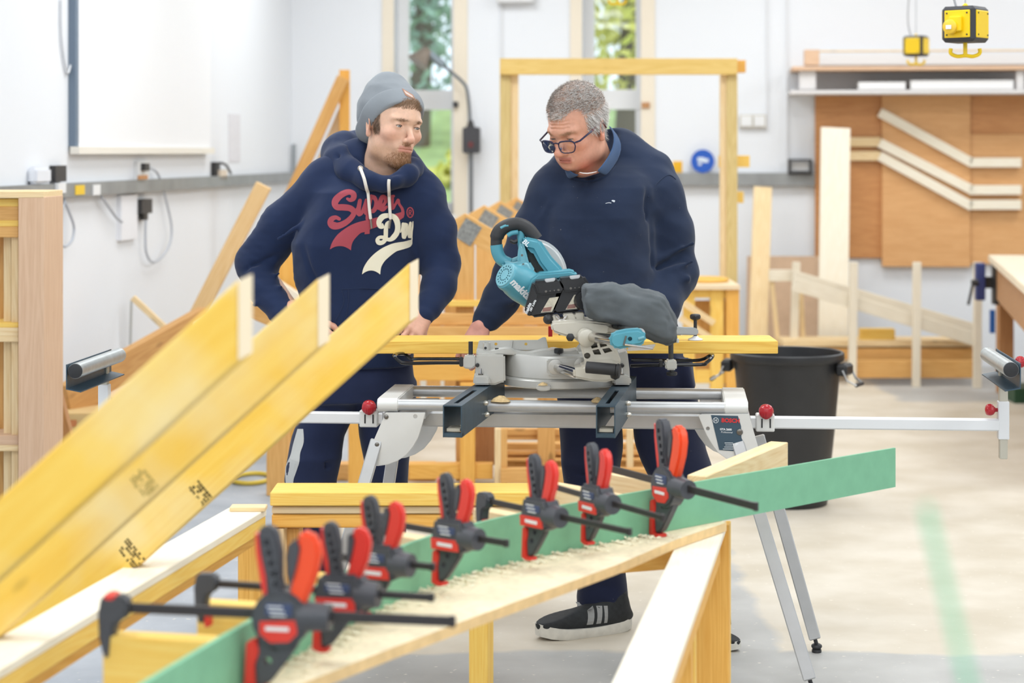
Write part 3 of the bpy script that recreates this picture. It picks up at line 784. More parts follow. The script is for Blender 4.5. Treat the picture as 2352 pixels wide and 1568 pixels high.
sm.build('small_print', LW, lb)
ic = MB(); c0 = spx(1692, 1021, -.0246); ic.lathe([(.0055, 0), (.0055, .0006)], c0, (0, -1, 0), 16); c1 = spx(1704, 1024, -.0246)
ic.box(c1 + Vector((0, 0, .004)), (.005, .0006, .006)); ic.box(c1 + Vector((0, 0, -.004)), (.011, .0006, .0014)); ic.box(c1 + Vector((-.005, 0, -.007)), (.0014, .0006, .006)); ic.box(c1 + Vector((.005, 0, -.007)), (.0014, .0006, .006))
ic.build('pictogram', LW, lb)
# roller supports at both ends
def roller(pxn, pyn, Dn, Df, post_px, left):
    pn = W(pxn, pyn, Dn); pf = pn + SD * ((Df - Dn) / SD.y)
    MB().tube([pn, pf], .0215, 20).build('roller_tube', plain('roller_galvanised', (176, 180, 180), .35, .6, noise=.1), stand, smooth=True)
    MB().lathe([(.0205, 0), (.0205, .003), (.018, .004)], pn, -SD, 20).build('roller_cap', BLK, stand, smooth=True)
    s = -1 if left else 1
    off = SR * (s * .030); L = (pf - pn)
    def q(x, z): return pn + SR * (s * x) + Vector((0, 0, z))
    br = MB(); prof = [(.024, .018), (.027, .018), (.027, -.052), (-.016, -.060), (-.016, -.057), (.024, -.049)]
    br.prism([q(x, z) for x, z in prof], L); br.build('stop_bracket', BLUEG, stand)
    mid = (pn + pf) / 2; k = (post_px - 1176.0) / FPX
    px_ = Vector((k * (SO.y + SD.y * .12 + SR.y * ((k * SO.y - SO.x) / (SR.x - k * SR.y))), 0, 0)).x
    c = spx(post_px, 970, .12)
    bottom = .615 if not left else .60
    plank((c.x, c.y, bottom + .06 if not left else .64), (c.x, c.y, pn.z - .015), .024, .024, plain('post_pale_metal', (198, 192, 176), .4, .3), 'roller_post', stand, up=SD, bev=.002)
    if not left: plank((c.x, c.y, bottom), (c.x, c.y, .70), .023, .023, plain('post_pale_metal', (198, 192, 176), .4, .3), 'roller_post', stand, up=SD, bev=.002)
    plank((c.x, c.y, .655 if left else .672), (c.x, c.y, .805 if left else .782), .031, .031, ALUP, 'post_sleeve', stand, up=SD, bev=.002)
    return c, pn
c, pn = roller(173, 852, 5.58, 6.02, 240, True)
c, pn = roller(2322, 849, 5.45, 5.86, 2304, False)
def hknob(p, d, name='clamp_knob'):
    MB().lathe([(.006, -.02), (.006, 0), (.015, .003), (.018, .012), (.017, .022), (.010, .027), (0, .028)], p, d, 8).build(name, REDK, stand, bev=.002)
hknob(spx(2288, 941, .12) - SR * .004, -SR); hknob(spx(2322, 831, .10) + SR * .012, SR)
# dark steel saw arms across the tubes
ZA = .821
arms = []
for f0, b0 in (((1039, 931), (1107, 885)), ((1391, 932), (1426, 885))):
    pf = Wz(f0[0], f0[1], ZA); pb = Wz(b0[0], b0[1], ZA); d = (pb - pf).normalized(); pe = pf + d * .72
    y = Vector((0, 0, 1)).cross(d)
    m = MB(); w, hgt, th = .026, .086, .003
    # hollow channel: three walls plus a lip below
    for prof in ([(-w, 0), (w, 0), (w, -th), (-w, -th)], [(-w, 0), (-w + th, 0), (-w + th, -hgt), (-w, -hgt)], [(w - th, 0), (w, 0), (w, -hgt), (w - th, -hgt)]):
        pass
    t = thing('saw_mounting_arm', 'dark blue steel arm across the stand tubes, ' + ('nearer the red knob by the rafters' if f0[0] < 1200 else 'nearer the maker label'), 'arm', pf, 'saw mounting arms')
    for nm, prof in (('top_web', [(-w, 0), (w, 0), (w, -th), (-w, -th)]), ('side_web', [(-w, -th), (-w + th, -th), (-w + th, -hgt), (-w, -hgt)]), ('side_web', [(w - th, -th), (w, -th), (w, -hgt), (w - th, -hgt)])):
        wb_ = MB().prism([pf + y * (-x) + Vector((0, 0, z)) for x, z in prof], d * .72).build(nm, BLUEG, t)
        if nm == 'top_web': cut(wb_, MB().prism([pf + d * .05 + y * (-x) + Vector((0, 0, z)) for x, z in [(-.006, .01), (.006, .01), (.006, -.02), (-.006, -.02)]], d * .30))
    MB().prism([pf + y * (-x) + Vector((0, 0, z)) for x, z in [(-w, -hgt + .012), (w, -hgt + .012), (w, -hgt), (-w, -hgt)]], d * .03).build('end_lip', BLUEG, t, bev=.002)
    MB().prism([pf + d * .015 + y * (-x) + Vector((0, 0, z)) for x, z in [(-w * .7, -hgt + .022), (w * .7, -hgt + .022), (w * .7, -hgt + .014), (-w * .7, -hgt + .014)]], d * .06).build('release_lever', plain('lever_pale', (196, 188, 170), .5), t)
    for k, z in ((.34, -.035), (.36, -.07)):
        MB().lathe([(.007, 0), (.008, .008), (.005, .014)], pf + d * k - y * w + Vector((0, 0, z)), -y, 10).build('bolt', plain('bright_bolt', (200, 196, 186), .25, .8), t, smooth=True)
    arms.append((pf, d))

# ================================================================ mitre saw
SAWG = plain('cast_aluminium', (198, 196, 190), .36, .35, noise=.03, nscale=10)
CREAM = plain('cream_casting', (206, 200, 186), .42, .2, noise=.04, nscale=12)
TEAL = plain('teal_plastic', (84, 156, 172), .38, noise=.07, nscale=9)
TEALD = plain('teal_plastic_dusty', (116, 174, 186), .5, noise=.08, nscale=14)
CHROME = plain('polished_steel', (210, 206, 202), .12, 1.0)
RUB = plain('black_rubber', (44, 44, 46), .55, noise=.12, nscale=20)
saw = thing('mitre_saw', 'teal and silver sliding mitre saw with two black batteries and a cloth dust bag', 'mitre saw', W(1270, 885, 5.93))
def pr(name, pts, D, th, mat, bev=.003, parent=saw, seg=2, ang=None):
    return MB().prism([W(x, y, D) for x, y in pts], (0, th, 0)).build(name, mat, parent, bev=bev, seg=seg, ang=ang)
# base castings
pr('base_casting', [(1094, 812), (1160, 815), (1161, 878), (1150, 879), (1138, 884), (1127, 884), (1090, 884), (1087, 866), (1092, 860)], 5.80, .30, SAWG, .005)
pr('base_casting', [(1418, 812), (1441, 806), (1446, 846), (1448, 884), (1408, 884), (1405, 868), (1415, 864)], 5.80, .30, SAWG, .005)
for px in (1104, 1428):
    f = pr('mounting_foot', [(px - 17, 868), (px - 13, 862), (px + 10, 862), (px + 22, 868), (px + 22, 884), (px - 17, 884)], 5.775, .05, SAWG, .005)
    MB().tube([W(px, 866, 5.79), W(px, 846, 5.79)], .0032, 8).build('bolt', CHROME, f); MB().tube([W(px, 864, 5.79), W(px, 858, 5.79)], .0075, 6).build('nut', BOLT, f)
# turntable
tcx = W(1290, 860, 5.925)
MB().lathe([(.172, .842), (.176, .846), (.176, .906), (.172, .911), (.02, .911)], (tcx.x, tcx.y, 0), (0, 0, 1), 64).build('turntable', SAWG, saw, smooth=True)
MB().lathe([(.176, .815), (.186, .819), (.186, .838), (.180, .843), (.02, .843)], (tcx.x, tcx.y, 0), (0, 0, 1), 64).build('turntable_ring', SAWG, saw, smooth=True)
pr('ring_lug', [(1234, 884), (1262, 884), (1266, 893), (1258, 898), (1238, 898), (1230, 892)], 5.725, .05, SAWG, .003)
# rear pipe housing of the turntable
pr('pipe_housing', [(1256, 826), (1412, 818), (1412, 864), (1262, 864), (1256, 858)], 5.735, .16, SAWG, .004)
# fence
fen = pr('fence', [(1100, 782), (1235, 781), (1246, 775), (1254, 774), (1260, 804), (1095, 804)], 5.895, .012, SAWG, .002)
pr('fence', [(1318, 806), (1330, 790), (1352, 776), (1410, 792), (1440, 800), (1440, 812), (1318, 812)], 5.895, .012, SAWG, .002)
for px in (1139, 1208):
    cut(fen, MB().lathe([(.0045, -.02), (.0045, .03)], W(px, 790, 5.895), (0, 1, 0), 12))
MB().prism([W(x, y, 5.885) for x, y in ((1174, 781), (1177, 781), (1175, 804), (1172, 804))], (0, .008, 0)).build('fence_rib', SAWG, saw)
wv = [(1094, 804)] + [(1094 + 8 * k, 804 + (3 * math.sin(k * .55)) + (4 if 10 < k < 22 else 0)) for k in range(1, 30)] + [(1330, 808), (1330, 820), (1290, 823), (1230, 822), (1205, 816), (1150, 814), (1094, 816)]
pr('fence_base', wv, 5.82, .09, SAWG, .003)
MB().lathe([(.011, -.03), (.011, .006), (.008, .006), (.008, 0)], W(1118, 792, 5.86), (0, 0, 1), 16).build('clamp_socket', SAWG, saw, smooth=True)
MB().lathe([(.0055, -.012), (.0055, .0)], W(1141, 799, 5.85), (0, 0, 1), 10).build('screw', BLK, saw)
MB().lathe([(.004, 0), (.004, .002)], W(1115, 799, 5.846), (0, -1, 0), 10).build('screw', BLK, saw)
for px, py in ((1283, 806),):
    st = W(px, py, 5.80)
    MB().tube([st + Vector((0, 0, -.02)), st], .004, 8).build('knob_stem', BOLT, saw)
    MB().lathe([(.010, -.007), (.0145, -.005), (.0145, .006), (.011, .008)], st, (0, 0, 1), 7).build('lock_knob', BLK, saw, bev=.001)
for px, py in ((1096.5, 838), (1429, 839)):
    MB().lathe([(.006, 0), (.006, .006), (.004, .009)], W(px, py, 5.797), (0, -1, 0), 12).build('screw', BLK, saw, smooth=True)
# lower slide pipes and bevel arm
p0, p1 = W(1274, 842, 5.76), W(1326, 858, 5.58)
MB().tube([p0, p1], .0145, 18).build('slide_pipe', CHROME, saw, smooth=True); MB().lathe([(.022, 0), (.022, .004), (.016, .006)], W(1276, 842, 5.733), (0.05, -1, -.02), 20).build('pipe_collar', SAWG, saw, smooth=True)
q0, q1 = W(1334, 838, 5.76), W(1364, 848, 5.60)
MB().tube([q0, q1], .0145, 18).build('slide_pipe', CHROME, saw, smooth=True); MB().lathe([(.022, 0), (.022, .004), (.016, .006)], W(1336, 838, 5.733), (0.05, -1, -.02), 20).build('pipe_collar', SAWG, saw, smooth=True)
pr('bevel_bracket', [(1316, 846), (1340, 842), (1348, 828), (1400, 826), (1426, 834), (1420, 870), (1392, 878), (1360, 876), (1318, 868)], 5.56, .09, CREAM, .006)
arm = pr('bevel_arm', [(1330, 786), (1362, 776), (1400, 790), (1418, 806), (1426, 826), (1424, 842), (1410, 858), (1380, 862), (1350, 850), (1342, 826)], 5.58, .10, CREAM, .007)
for pts in ([(1356, 791), (1371, 789), (1374, 799), (1360, 802)], [(1377, 789), (1391, 788), (1396, 796), (1380, 800)], [(1361, 806), (1376, 803), (1382, 816), (1366, 816)], [(1384, 803), (1400, 800), (1408, 808), (1390, 813)]):
    cut(arm, MB().prism([W(x, y, 5.56) for x, y in pts], (0, .075, 0)))
cut(arm, MB().lathe([(.009, -.02), (.009, .05)], W(1349, 817, 5.58), (0, 1, 0), 14))
MB().tube([W(1347, 843, 5.52), W(1415, 849, 5.50)], [.0165, .0165], 16).build('bevel_lever', RUB, saw, smooth=True)
MB().lathe([(.017, 0), (.018, .002), (.016, .008), (.010, .010)], W(1417, 849, 5.50), (1, -.3, -.08), 16).build('lever_end', RUB, saw, smooth=True)
MB().lathe([(.0, -.014), (.012, -.008), (.015, .002), (.010, .012), (0, .015)], W(1413, 861, 5.52), (0, 0, 1), 14).build('lever_knob', BLK, saw, smooth=True)
# upper carriage casting
up_ = pr('slide_carriage', [(1264, 744), (1272, 739), (1320, 736), (1360, 738), (1394, 742), (1410, 752), (1412, 762), (1396, 768), (1372, 788), (1352, 792), (1330, 786), (1318, 778), (1290, 770), (1268, 762)], 5.60, .16, CREAM, .012, seg=3)
MB().lathe([(.024, 0), (.025, .004), (.025, .03), (.020, .034)], W(1344, 772, 5.60), (.15, -1, -.1), 22).build('pipe_collar', CREAM, saw, smooth=True)
MB().lathe([(.024, 0), (.025, .004), (.025, .02), (.020, .024)], W(1394, 757, 5.63), (.15, -1, -.1), 22).build('pipe_collar', CREAM, saw, smooth=True)
MB().tube([W(1343, 771, 5.63), W(1432, 784, 5.36)], .0150, 20).build('slide_pipe', CHROME, saw, smooth=True)
MB().tube([W(1392, 756, 5.66), W(1470, 766, 5.38)], .0150, 20).build('slide_pipe', CHROME, saw, smooth=True)
cap = pr('pipe_end_cap', [(1400, 772), (1410, 763), (1440, 757), (1466, 755), (1480, 760), (1486, 772), (1484, 785), (1474, 793), (1440, 799), (1418, 803), (1406, 798), (1399, 786)], 5.33, .045, TEAL, .010, seg=3)
cut(cap, MB().lathe([(.006, -.02), (.006, .02)], W(1447, 778, 5.33), (0, 1, 0), 14))
MB().tube([W(1466, 778, 5.329), W(1480, 774, 5.329)], .004, 8).build('cap_slot', TEALD, cap)
MB().tube([W(1438, 771, 5.327), W(1432, 793, 5.327)], .0022, 8).build('stop_lever', BOLT, cap); MB().tube([W(1436, 791, 5.325), W(1500, 800, 5.30)], .0035, 8).build('stop_rod', CHROME, cap)
MB().lathe([(.010, 0), (.012, .003), (.012, .012), (.008, .014)], W(1311, 774, 5.592), (-.2, -1, 0), 6).build('lock_knob', BLK, saw, bev=.001)
pr('plate_guard', [(1444, 796), (1506, 790), (1500, 803), (1440, 806)], 5.60, .003, plain('scratched_steel', (214, 208, 196), .25, .7), .0006)
# small stop mechanism under the batteries
MB().lathe([(0, -.0145), (.010, -.010), (.0145, 0), (.010, .010), (0, .0145)], W(1259, 733, 5.66), (0, 1, 0), 16).build('stop_ball', BLK, saw, smooth=True)
for pts in ([(1268, 726), (1284, 724), (1290, 742), (1270, 742)], [(1292, 722), (1318, 720), (1330, 742), (1300, 744)], [(1320, 720), (1342, 718), (1342, 740), (1324, 742)]):
    pr('stop_bracket', pts, 5.66, .06, CREAM, .003)
MB().tube([W(1276, 724, 5.655), W(1284, 734, 5.655), (W(1294, 734, 5.655)), W(1302, 724, 5.655)], .004, 8).build('spring_wire', CHROME, saw, smooth=True)
MB().box(W(1264, 761, 5.97), (.012, .012, .03)).build('laser_marker', plain('laser_red', (200, 30, 30), .4), saw)

# ---- head
head_pts = [(1147, 592), (1158, 600), (1178, 602), (1204, 592), (1210, 570), (1200, 552), (1194, 545), (1214, 546), (1240, 552), (1262, 590), (1290, 622), (1298, 634), (1260, 640), (1222, 650), (1210, 700), (1198, 688), (1186, 668), (1168, 662), (1152, 640), (1148, 618)]
# slanted beam of the head with window openings
pr('head_beam', [(1194, 550), (1212, 545), (1240, 551), (1268, 592), (1296, 622), (1298, 636), (1256, 630), (1238, 606), (1222, 576), (1206, 572)], 5.86, .09, TEAL, .010, seg=3)
pr('head_rib', [(1196, 548), (1206, 570), (1214, 600), (1226, 628), (1232, 640), (1210, 640), (1196, 616), (1188, 598), (1190, 576)], 5.85, .08, TEALD, .009, seg=3)
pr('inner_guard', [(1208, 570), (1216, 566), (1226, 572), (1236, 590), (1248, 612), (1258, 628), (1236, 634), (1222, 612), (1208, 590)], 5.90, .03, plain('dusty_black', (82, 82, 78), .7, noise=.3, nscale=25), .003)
# motor housing
ax0, ax1 = W(1163, 633, 5.79), W(1236, 676, 5.86)
md = (ax1 - ax0).normalized()
motor = MB().lathe([(.034, -.006), (.040, -.002), (.043, .006), (.043, .020), (.048, .034), (.052, .060), (.052, .13)], ax0, md, 24).build('motor_housing', TEAL, saw, smooth=True)
fan = MB().lathe([(.036, 0), (.037, .004), (.012, .005)], ax0 - md * .008, md, 24).build('fan_cover', TEALD, saw, smooth=True)
fx = md.orthogonal().normalized(); fy = md.cross(fx); vents = MB(); rot_v = Matrix((fx, fy, md)).transposed()
for k in range(16):
    a_ = 2 * math.pi * k / 16
    for r_ in (.018, .027):
        c = ax0 + md * .004 + (fx * math.cos(a_) + fy * math.sin(a_)) * r_
        vents.box(c, (.0045, .0045, .030), rot_v)
cut(fan, vents); cut(motor, vents)
lettering('makita', .030, LW, saw, W(1196, 664, 5.752), (math.cos(R(46)), .45, -math.sin(R(46))), (math.sin(R(46)), 0, math.cos(R(46))), .15, .0012)
pr('head_neck', [(1150, 600), (1180, 604), (1214, 596), (1232, 626), (1228, 650), (1206, 654), (1176, 626), (1158, 622)], 5.83, .10, TEALD, .012, seg=3)
pr('battery_mount', [(1214, 690), (1206, 666), (1220, 640), (1236, 628), (1310, 622), (1324, 626), (1328, 634), (1300, 640), (1252, 646), (1238, 656), (1222, 712)], 5.775, .12, TEAL, .008, seg=3)
pr('battery_mount', [(1196, 640), (1220, 640), (1240, 650), (1222, 706), (1212, 700), (1198, 680), (1186, 660)], 5.80, .10, TEAL, .008, seg=3)
# handle loop
def loop(pts, D, r, mat, name, n=10, flat=1.0):
    return MB().tube(catmull([W(x, y, D) for x, y in pts], 5), r, n).build(name, mat, saw, smooth=True)
loop([(1140, 566), (1141, 545), (1150, 528), (1170, 517), (1194, 516), (1214, 527), (1232, 550)], 5.90, [.017] * 5 + [.0205] * 26, RUB, 'handle_grip', 14)
loop([(1140, 562), (1143, 580), (1152, 596), (1170, 606)], 5.90, .0185, TEAL, 'handle_base', 14)
loop([(1158, 604), (1176, 600), (1196, 592)], 5.90, .0085, TEALD, 'handle_bridge', 10)
loop([(1166, 541), (1176, 535), (1190, 533)], 5.885, .007, TEAL, 'trigger', 10)
loop([(1150, 524), (1160, 519), (1168, 518)], 5.885, .006, TEAL, 'lock_button', 8)
loop([(1172, 552), (1182, 556), (1192, 550)], 5.90, .006, BLK, 'trigger_pivot', 8)
loop([(1196, 530), (1198, 560), (1204, 590)], 5.90, .012, TEAL, 'handle_strut', 12)
lettering('BL', .020, LW, saw, W(1208, 558, 5.845), (.75, 0, -.66), (.66, 0, .75), .1, .0006)
for px, py in ((1199, 586), (1202, 607), (1190, 631)):
    MB().lathe([(.0035, 0), (.0035, .003)], W(px, py, 5.838), (0, -1, 0), 10).build('screw', BOLT, saw)
# blade guard
def guard_mat():
    m, nt, b = base_mat('clear_guard_plastic'); b.inputs['Base Color'].default_value = (.80, .82, .82, 1); b.inputs['Roughness'].default_value = .25
    b.inputs['Alpha'].default_value = .62; return m
gc_ = W(1222, 640, 6.02)
garc = [(1228 + 76 * math.cos(R(t_)), 636 - 86 * math.sin(R(t_))) for t_ in range(-8, 100, 9)]
pr('blade_guard', garc + [(1214, 600), (1214, 640)], 5.985, .05, guard_mat(), .010, seg=3)
MB().lathe([(.070, 0), (.070, .002), (.01, .002)], W(1228, 636, 6.01), (0, 1, 0), 48).build('blade', CHROME, saw, smooth=True)
# batteries
BATG = plain('battery_black', (36, 36, 38), .32)
LABL = plain('battery_label', (206, 198, 178), .5, noise=.2, nscale=60)
def battery(off, lbl):
    o = off
    b = pr('battery', [(1224 + o[0], 646 + o[1]), (1285 + o[0], 640 + o[1]), (1300 + o[0], 664 + o[1]), (1276 + o[0], 724 + o[1]), (1221 + o[0], 730 + o[1]), (1204 + o[0], 716 + o[1])], 5.70, .085, BATG, .008, seg=3)
    pr('battery_shoulder', [(1226 + o[0], 646 + o[1]), (1284 + o[0], 641 + o[1]), (1299 + o[0], 663 + o[1]), (1293 + o[0], 672 + o[1]), (1237 + o[0], 678 + o[1])], 5.682, .05, BATG, .006, b)
    pr('release_tab', [(1250 + o[0], 641 + o[1]), (1276 + o[0], 638 + o[1]), (1274 + o[0], 646 + o[1]), (1254 + o[0], 649 + o[1])], 5.680, .012, plain('tab_grey', (196, 198, 200), .4), .002, b)
    for k in range(4): MB().lathe([((.0034, .0018, .0018, .0034)[k], 0), ((.0034, .0018, .0018, .0034)[k], .002)], W(1254 + 9.6 * k + o[0], 669 - 1.1 * k + o[1], 5.681), (0, -1, 0), 10).build('screw', BOLT, b)
    lp = pr('rating_label', [(1262 + o[0], 684 + o[1]), (1284 + o[0], 681 + o[1]), (1268 + o[0], 716 + o[1]), (1242 + o[0], 718 + o[1])], 5.6985, .002, LABL, .0003, b)
    pr('label_print', [(1248 + o[0], 707 + o[1]), (1268 + o[0], 704 + o[1]), (1264 + o[0], 714 + o[1]), (1245 + o[0], 716 + o[1])], 5.6978, .001, plain('label_red_print', (150, 110, 100), .6), .0001, lp)
    return b
b1 = battery((0, 0), 1); b2 = battery((57, -7), 2)
sd = pr('battery_side', [(1223, 648), (1238, 679), (1216, 728), (1204, 716)], 5.693, .02, BATG, .004)
lettering('makita', .0125, LW, b1, W(1213, 708, 5.691), (.38, 0, .92), (-.9, 0, .4), .1, .0004); lettering('18V 5.0Ah', .0085, LW, b1, W(1224, 702, 5.691), (.42, 0, .9), (-.9, 0, .42), .1, .0003)
# dust bag
CLOTH = plain('dark_grey_bag_cloth', (86, 91, 94), .8, noise=.18, nscale=14, bump=.3, bscale=60)
bag_t = thing('dust_bag', 'dark grey cloth dust bag hanging off the saw with pleated end', 'dust bag', W(1450, 780, 5.6))
def bag():
    secs = [((1338, 690), 34, .055), ((1352, 692), 39, .062), ((1390, 698), 45, .070), ((1430, 706), 50, .075), ((1470, 714), 55, .078), ((1505, 724), 60, .076), ((1528, 736), 56, .068), ((1546, 752), 40, .05), ((1557, 772), 14, .018)]
    mb = MB(); n = 28
    for i, ((x, y), hh, dep) in enumerate(secs):
        c = W(x, y, 5.60); hz = hh * 5.6 / FPX
        for k in range(n):
            a_ = 2 * math.pi * k / n; ca, sa = math.cos(a_), math.sin(a_)
            e = .62; sx = math.copysign(abs(ca) ** e, ca); sz = math.copysign(abs(sa) ** e, sa)
            wr = 1 + .035 * math.sin(5 * a_ + i * 1.7) + .025 * math.sin(9 * a_ - i * 2.3)
            mb.v.append(c + Vector((-.22 * sz * hz * .35, -sx * dep * wr, sz * hz * wr)))
    for i in range(len(secs) - 1):
        for k in range(n): mb.f.append((i * n + k, i * n + (k + 1) % n, (i + 1) * n + (k + 1) % n, (i + 1) * n + k))
    mb.f.append(tuple(range(n))); mb.f.append(tuple((len(secs) - 1) * n + k for k in range(n - 1, -1, -1)))
    o = mb.build('bag_cloth', CLOTH, bag_t, smooth=True, ang=70)
    o.modifiers.new('s', 'SUBSURF').render_levels = 2; o.modifiers['s'].levels = 1
    tx = bpy.data.textures.new('bagwr', 'CLOUDS'); tx.noise_scale = .055
    md_ = o.modifiers.new('d', 'DISPLACE'); md_.texture = tx; md_.strength = .030; md_.texture_coords = 'GLOBAL'
bag()
MB().box(W(1556, 782, 5.59), (.008, .014, .012), bev=.002).build('bag_clip', plain('clip_pale', (200, 200, 196), .5), bag_t)
MB().tube([W(1322, 688, 5.82), W(1346, 691, 5.66)], .028, 16).build('bag_spout', BLK, bag_t, smooth=True)
# side extension loops and clamp
def loopbar(pts, r, name):
    MB().tube(catmull(pts, 4), r, 8).build(name, plain('gloss_black_rod', (24, 24, 26), .15), saw, smooth=True)
loopbar([W(1066, 833, 5.83), W(1000, 833, 5.83), W(935, 834, 5.83), W(918, 830, 5.83), (W(906, 818, 5.84)), W(911, 813, 5.90), W(930, 813, 5.96), W(944, 825, 5.97), W(960, 824, 5.97), W(1064, 824, 5.97)], .0052, 'extension_loop')
pr('loop_holder', [(1064, 822), (1070, 816), (1090, 816), (1094, 824), (1094, 840), (1084, 848), (1064, 846)], 5.81, .05, SAWG, .004)
MB().tube([W(1081, 816, 5.84), W(1081, 784, 5.84)], .0065, 12).build('stop_pin', BLK, saw); pr('loop_clip', [(1055, 820), (1064, 820), (1064, 842), (1055, 842)], 5.815, .02, BLK, .002)
loopbar([W(1448, 840, 5.83), W(1520, 838, 5.83), W(1610, 837, 5.83), W(1622, 833, 5.83), W(1636, 820, 5.85), W(1634, 814, 5.92), W(1610, 826, 5.97), W(1560, 828, 5.97), W(1450, 826, 5.97)], .0052, 'extension_loop')
pr('loop_holder', [(1531, 828), (1552, 826), (1556, 834), (1554, 850), (1530, 850), (1527, 838)], 5.81, .05, SAWG, .004)
MB().tube([W(1541, 828, 5.84), W(1541, 787, 5.84)], .0075, 12).build('clamp_post', plain('post_dark', (58, 56, 54), .4), saw, smooth=True)
MB().lathe([(.006, -.016), (.006, 0), (.016, .002), (.016, .010), (.012, .012)], W(1543, 853, 5.82), (0, 0, -1), 12).build('lock_knob', BLK, saw, bev=.001)
MB().box(W(1518, 834, 5.82), (.010, .014, .022), bev=.002).build('loop_clip', BLK, saw)
# vertical hold-down clamp on the timber
hc = thing('hold_down_clamp', 'screw hold-down with a black star knob and round pad pressing on the timber', 'clamp', W(1597, 788, 6.0))
pr('clamp_arm', [(1536, 750), (1600, 753), (1604, 756), (1604, 768), (1598, 770), (1536, 768)], 5.965, .022, plain('arm_grey', (176, 178, 178), .4, .3), .003, hc)
MB().tube([W(1597, 728, 5.975), W(1597, 780, 5.975)], .0052, 10).build('clamp_screw', BLK, hc, smooth=True)
MB().lathe([(.006, -.010), (.010, -.008), (.0165, -.004), (.0165, .006), (.013, .009)], W(1597, 728, 5.975), (0, 0, 1), 8).build('star_knob', BLK, hc, bev=.0015)
MB().lathe([(.007, .010), (.010, .006), (.022, .001), (.0225, -.002), (.0, -.002)], Vector((W(1597, 790, 5.975).x, 5.975, 1.5 - 433 * 5.95 / FPX + .003)), (0, 0, 1), 20).build('clamp_pad', ALUP, hc, smooth=True)
# timber being cut
zt_, zb_ = 1.5 - 433 * 5.95 / FPX, 1.5 - 462 * 5.95 / FPX
xa, xb = W(800, 800, 5.95).x, W(1787, 800, 5.95).x
plank((xa, 6.045, (zt_ + zb_) / 2), (xb, 6.045, (zt_ + zb_) / 2), .19, zt_ - zb_, wood('sawn_yellow_timber', (250, 206, 100), (232, 172, 58), ring=16, knots=.4), 'timber', label='yellow timber lying across the saw table against the fence', cat='timber')
# sawdust
SDUST = plain('sawdust', (222, 192, 142), .95, noise=.12, nscale=120, bump=.6, bscale=300)
def pile(c, r, h, lab):
    mb = MB(); mb.lathe([(r, 0), (r * .7, h * .45), (r * .3, h * .9), (0.001, h)], c, (0, 0, 1), 12)
    for v in mb.v: v += Vector((random.uniform(-.1, .1) * r, random.uniform(-.1, .1) * r, 0))
    tag(mb.build('sawdust_heap', SDUST, smooth=True), lab, 'sawdust')['kind'] = 'stuff'
for px, py, b, r, h, lab in ((1150, 922, .02, .030, .016, 'sawdust heap on the stand tube beside the left dark arm'), (1372, 922, .02, .020, .014, 'sawdust heap on the stand tube beside the right dark arm'), (1247, 884, 0, .016, .008, 'pinch of sawdust on the lug of the saw turntable')):
    c = spx(px, py, .0) if b else W(1247, 884, 5.735)
    if b: c.z = ZT + .014
    pile(c, r, h, lab)
# ================================================================ things along the left wall
GREYT = plain('grey_steel_trunking', (150, 152, 152), .45, .3, noise=.15, nscale=6)
DARK = plain('dark_plastic', (52, 50, 50), .5); CABLE = plain('grey_cable', (186, 190, 198), .5); YSTK = plain('yellow_sticker', (240, 200, 40), .5)
def lbox(px0, px1, py0, py1, u0, u1):      # box on the left wall from pixel bounds
    v0, z0 = leftp(px0, py1, u1); v1, z1 = leftp(px1, py0, u1); zA = leftp((px0 + px1) / 2, py1, u1)[1]; zB = leftp((px0 + px1) / 2, py0, u1)[1]
    return MB().rbox(u0, u1, v1, v0, zA, zB)
tz = leftp(330, 427, .05)[1]
tk = MB().rbox(0, .05, .0, 9.2, tz - .033, tz + .033).build('wall_trunking', GREYT, bev=.002); tag(tk, 'grey steel cable trunking running along the long white wall below the screen', 'trunking')
sv0, sv1 = leftp(482, 338, .03)[0], leftp(178, 340, .03)[0]; sz = leftp(330, 338, .03)[1]
sc_t = thing('projection_screen', 'large white wall screen with a cream bottom rail', 'screen', room(.02, (sv0 + sv1) / 2, sz))
MB().rbox(.012, .034, sv0, sv1, sz, 3.2).build('screen_sheet', plain('screen_white', (246, 246, 248), .5), sc_t)
MB().rbox(.0, .036, sv1, sv1 + .045, sz, 3.2).build('screen_edge', plain('screen_edge_blue_grey', (112, 128, 146), .5), sc_t); MB().rbox(.010, .055, sv0 - .02, sv1 + .05, sz - .035, sz).build('bottom_rail', plain('cream_rail', (240, 234, 222), .5), sc_t)
def ltag(o, l, c, g=None): return tag(o, l, c, g)
s1 = thing('wall_socket', 'dark surface socket with a white plug on the trunking near the stud panel', 'socket', room(.03, *[leftp(140, 400, .05)[0], leftp(140, 400, .05)[1]]))
lbox(128, 153, 380, 417, 0, .03).build('socket_box', DARK, s1); lbox(134, 152, 420, 443, .05, .065).build('plug', WHITE, s1)
ltag(lbox(174, 195, 425, 447, .05, .054).build('warning_sticker', YSTK), 'yellow warning sticker on the grey trunking', 'sticker')
ltag(lbox(215, 231, 424, 448, .05, .056).build('trunking_cover', WHITE), 'white joint cover on the grey trunking', 'cover')
s2 = thing('wall_socket', 'white socket with a dark plug above the trunking, its cable looping down', 'socket', room(.03, leftp(330, 390, .04)[0], leftp(330, 390, .04)[1])); lbox(318, 342, 370, 412, 0, .025).build('socket_plate', WHITE, s2); lbox(334, 344, 375, 392, .025, .05).build('plug', DARK, s2); lbox(320, 340, 402, 412, .05, .06).build('socket_base', BROWN, s2)
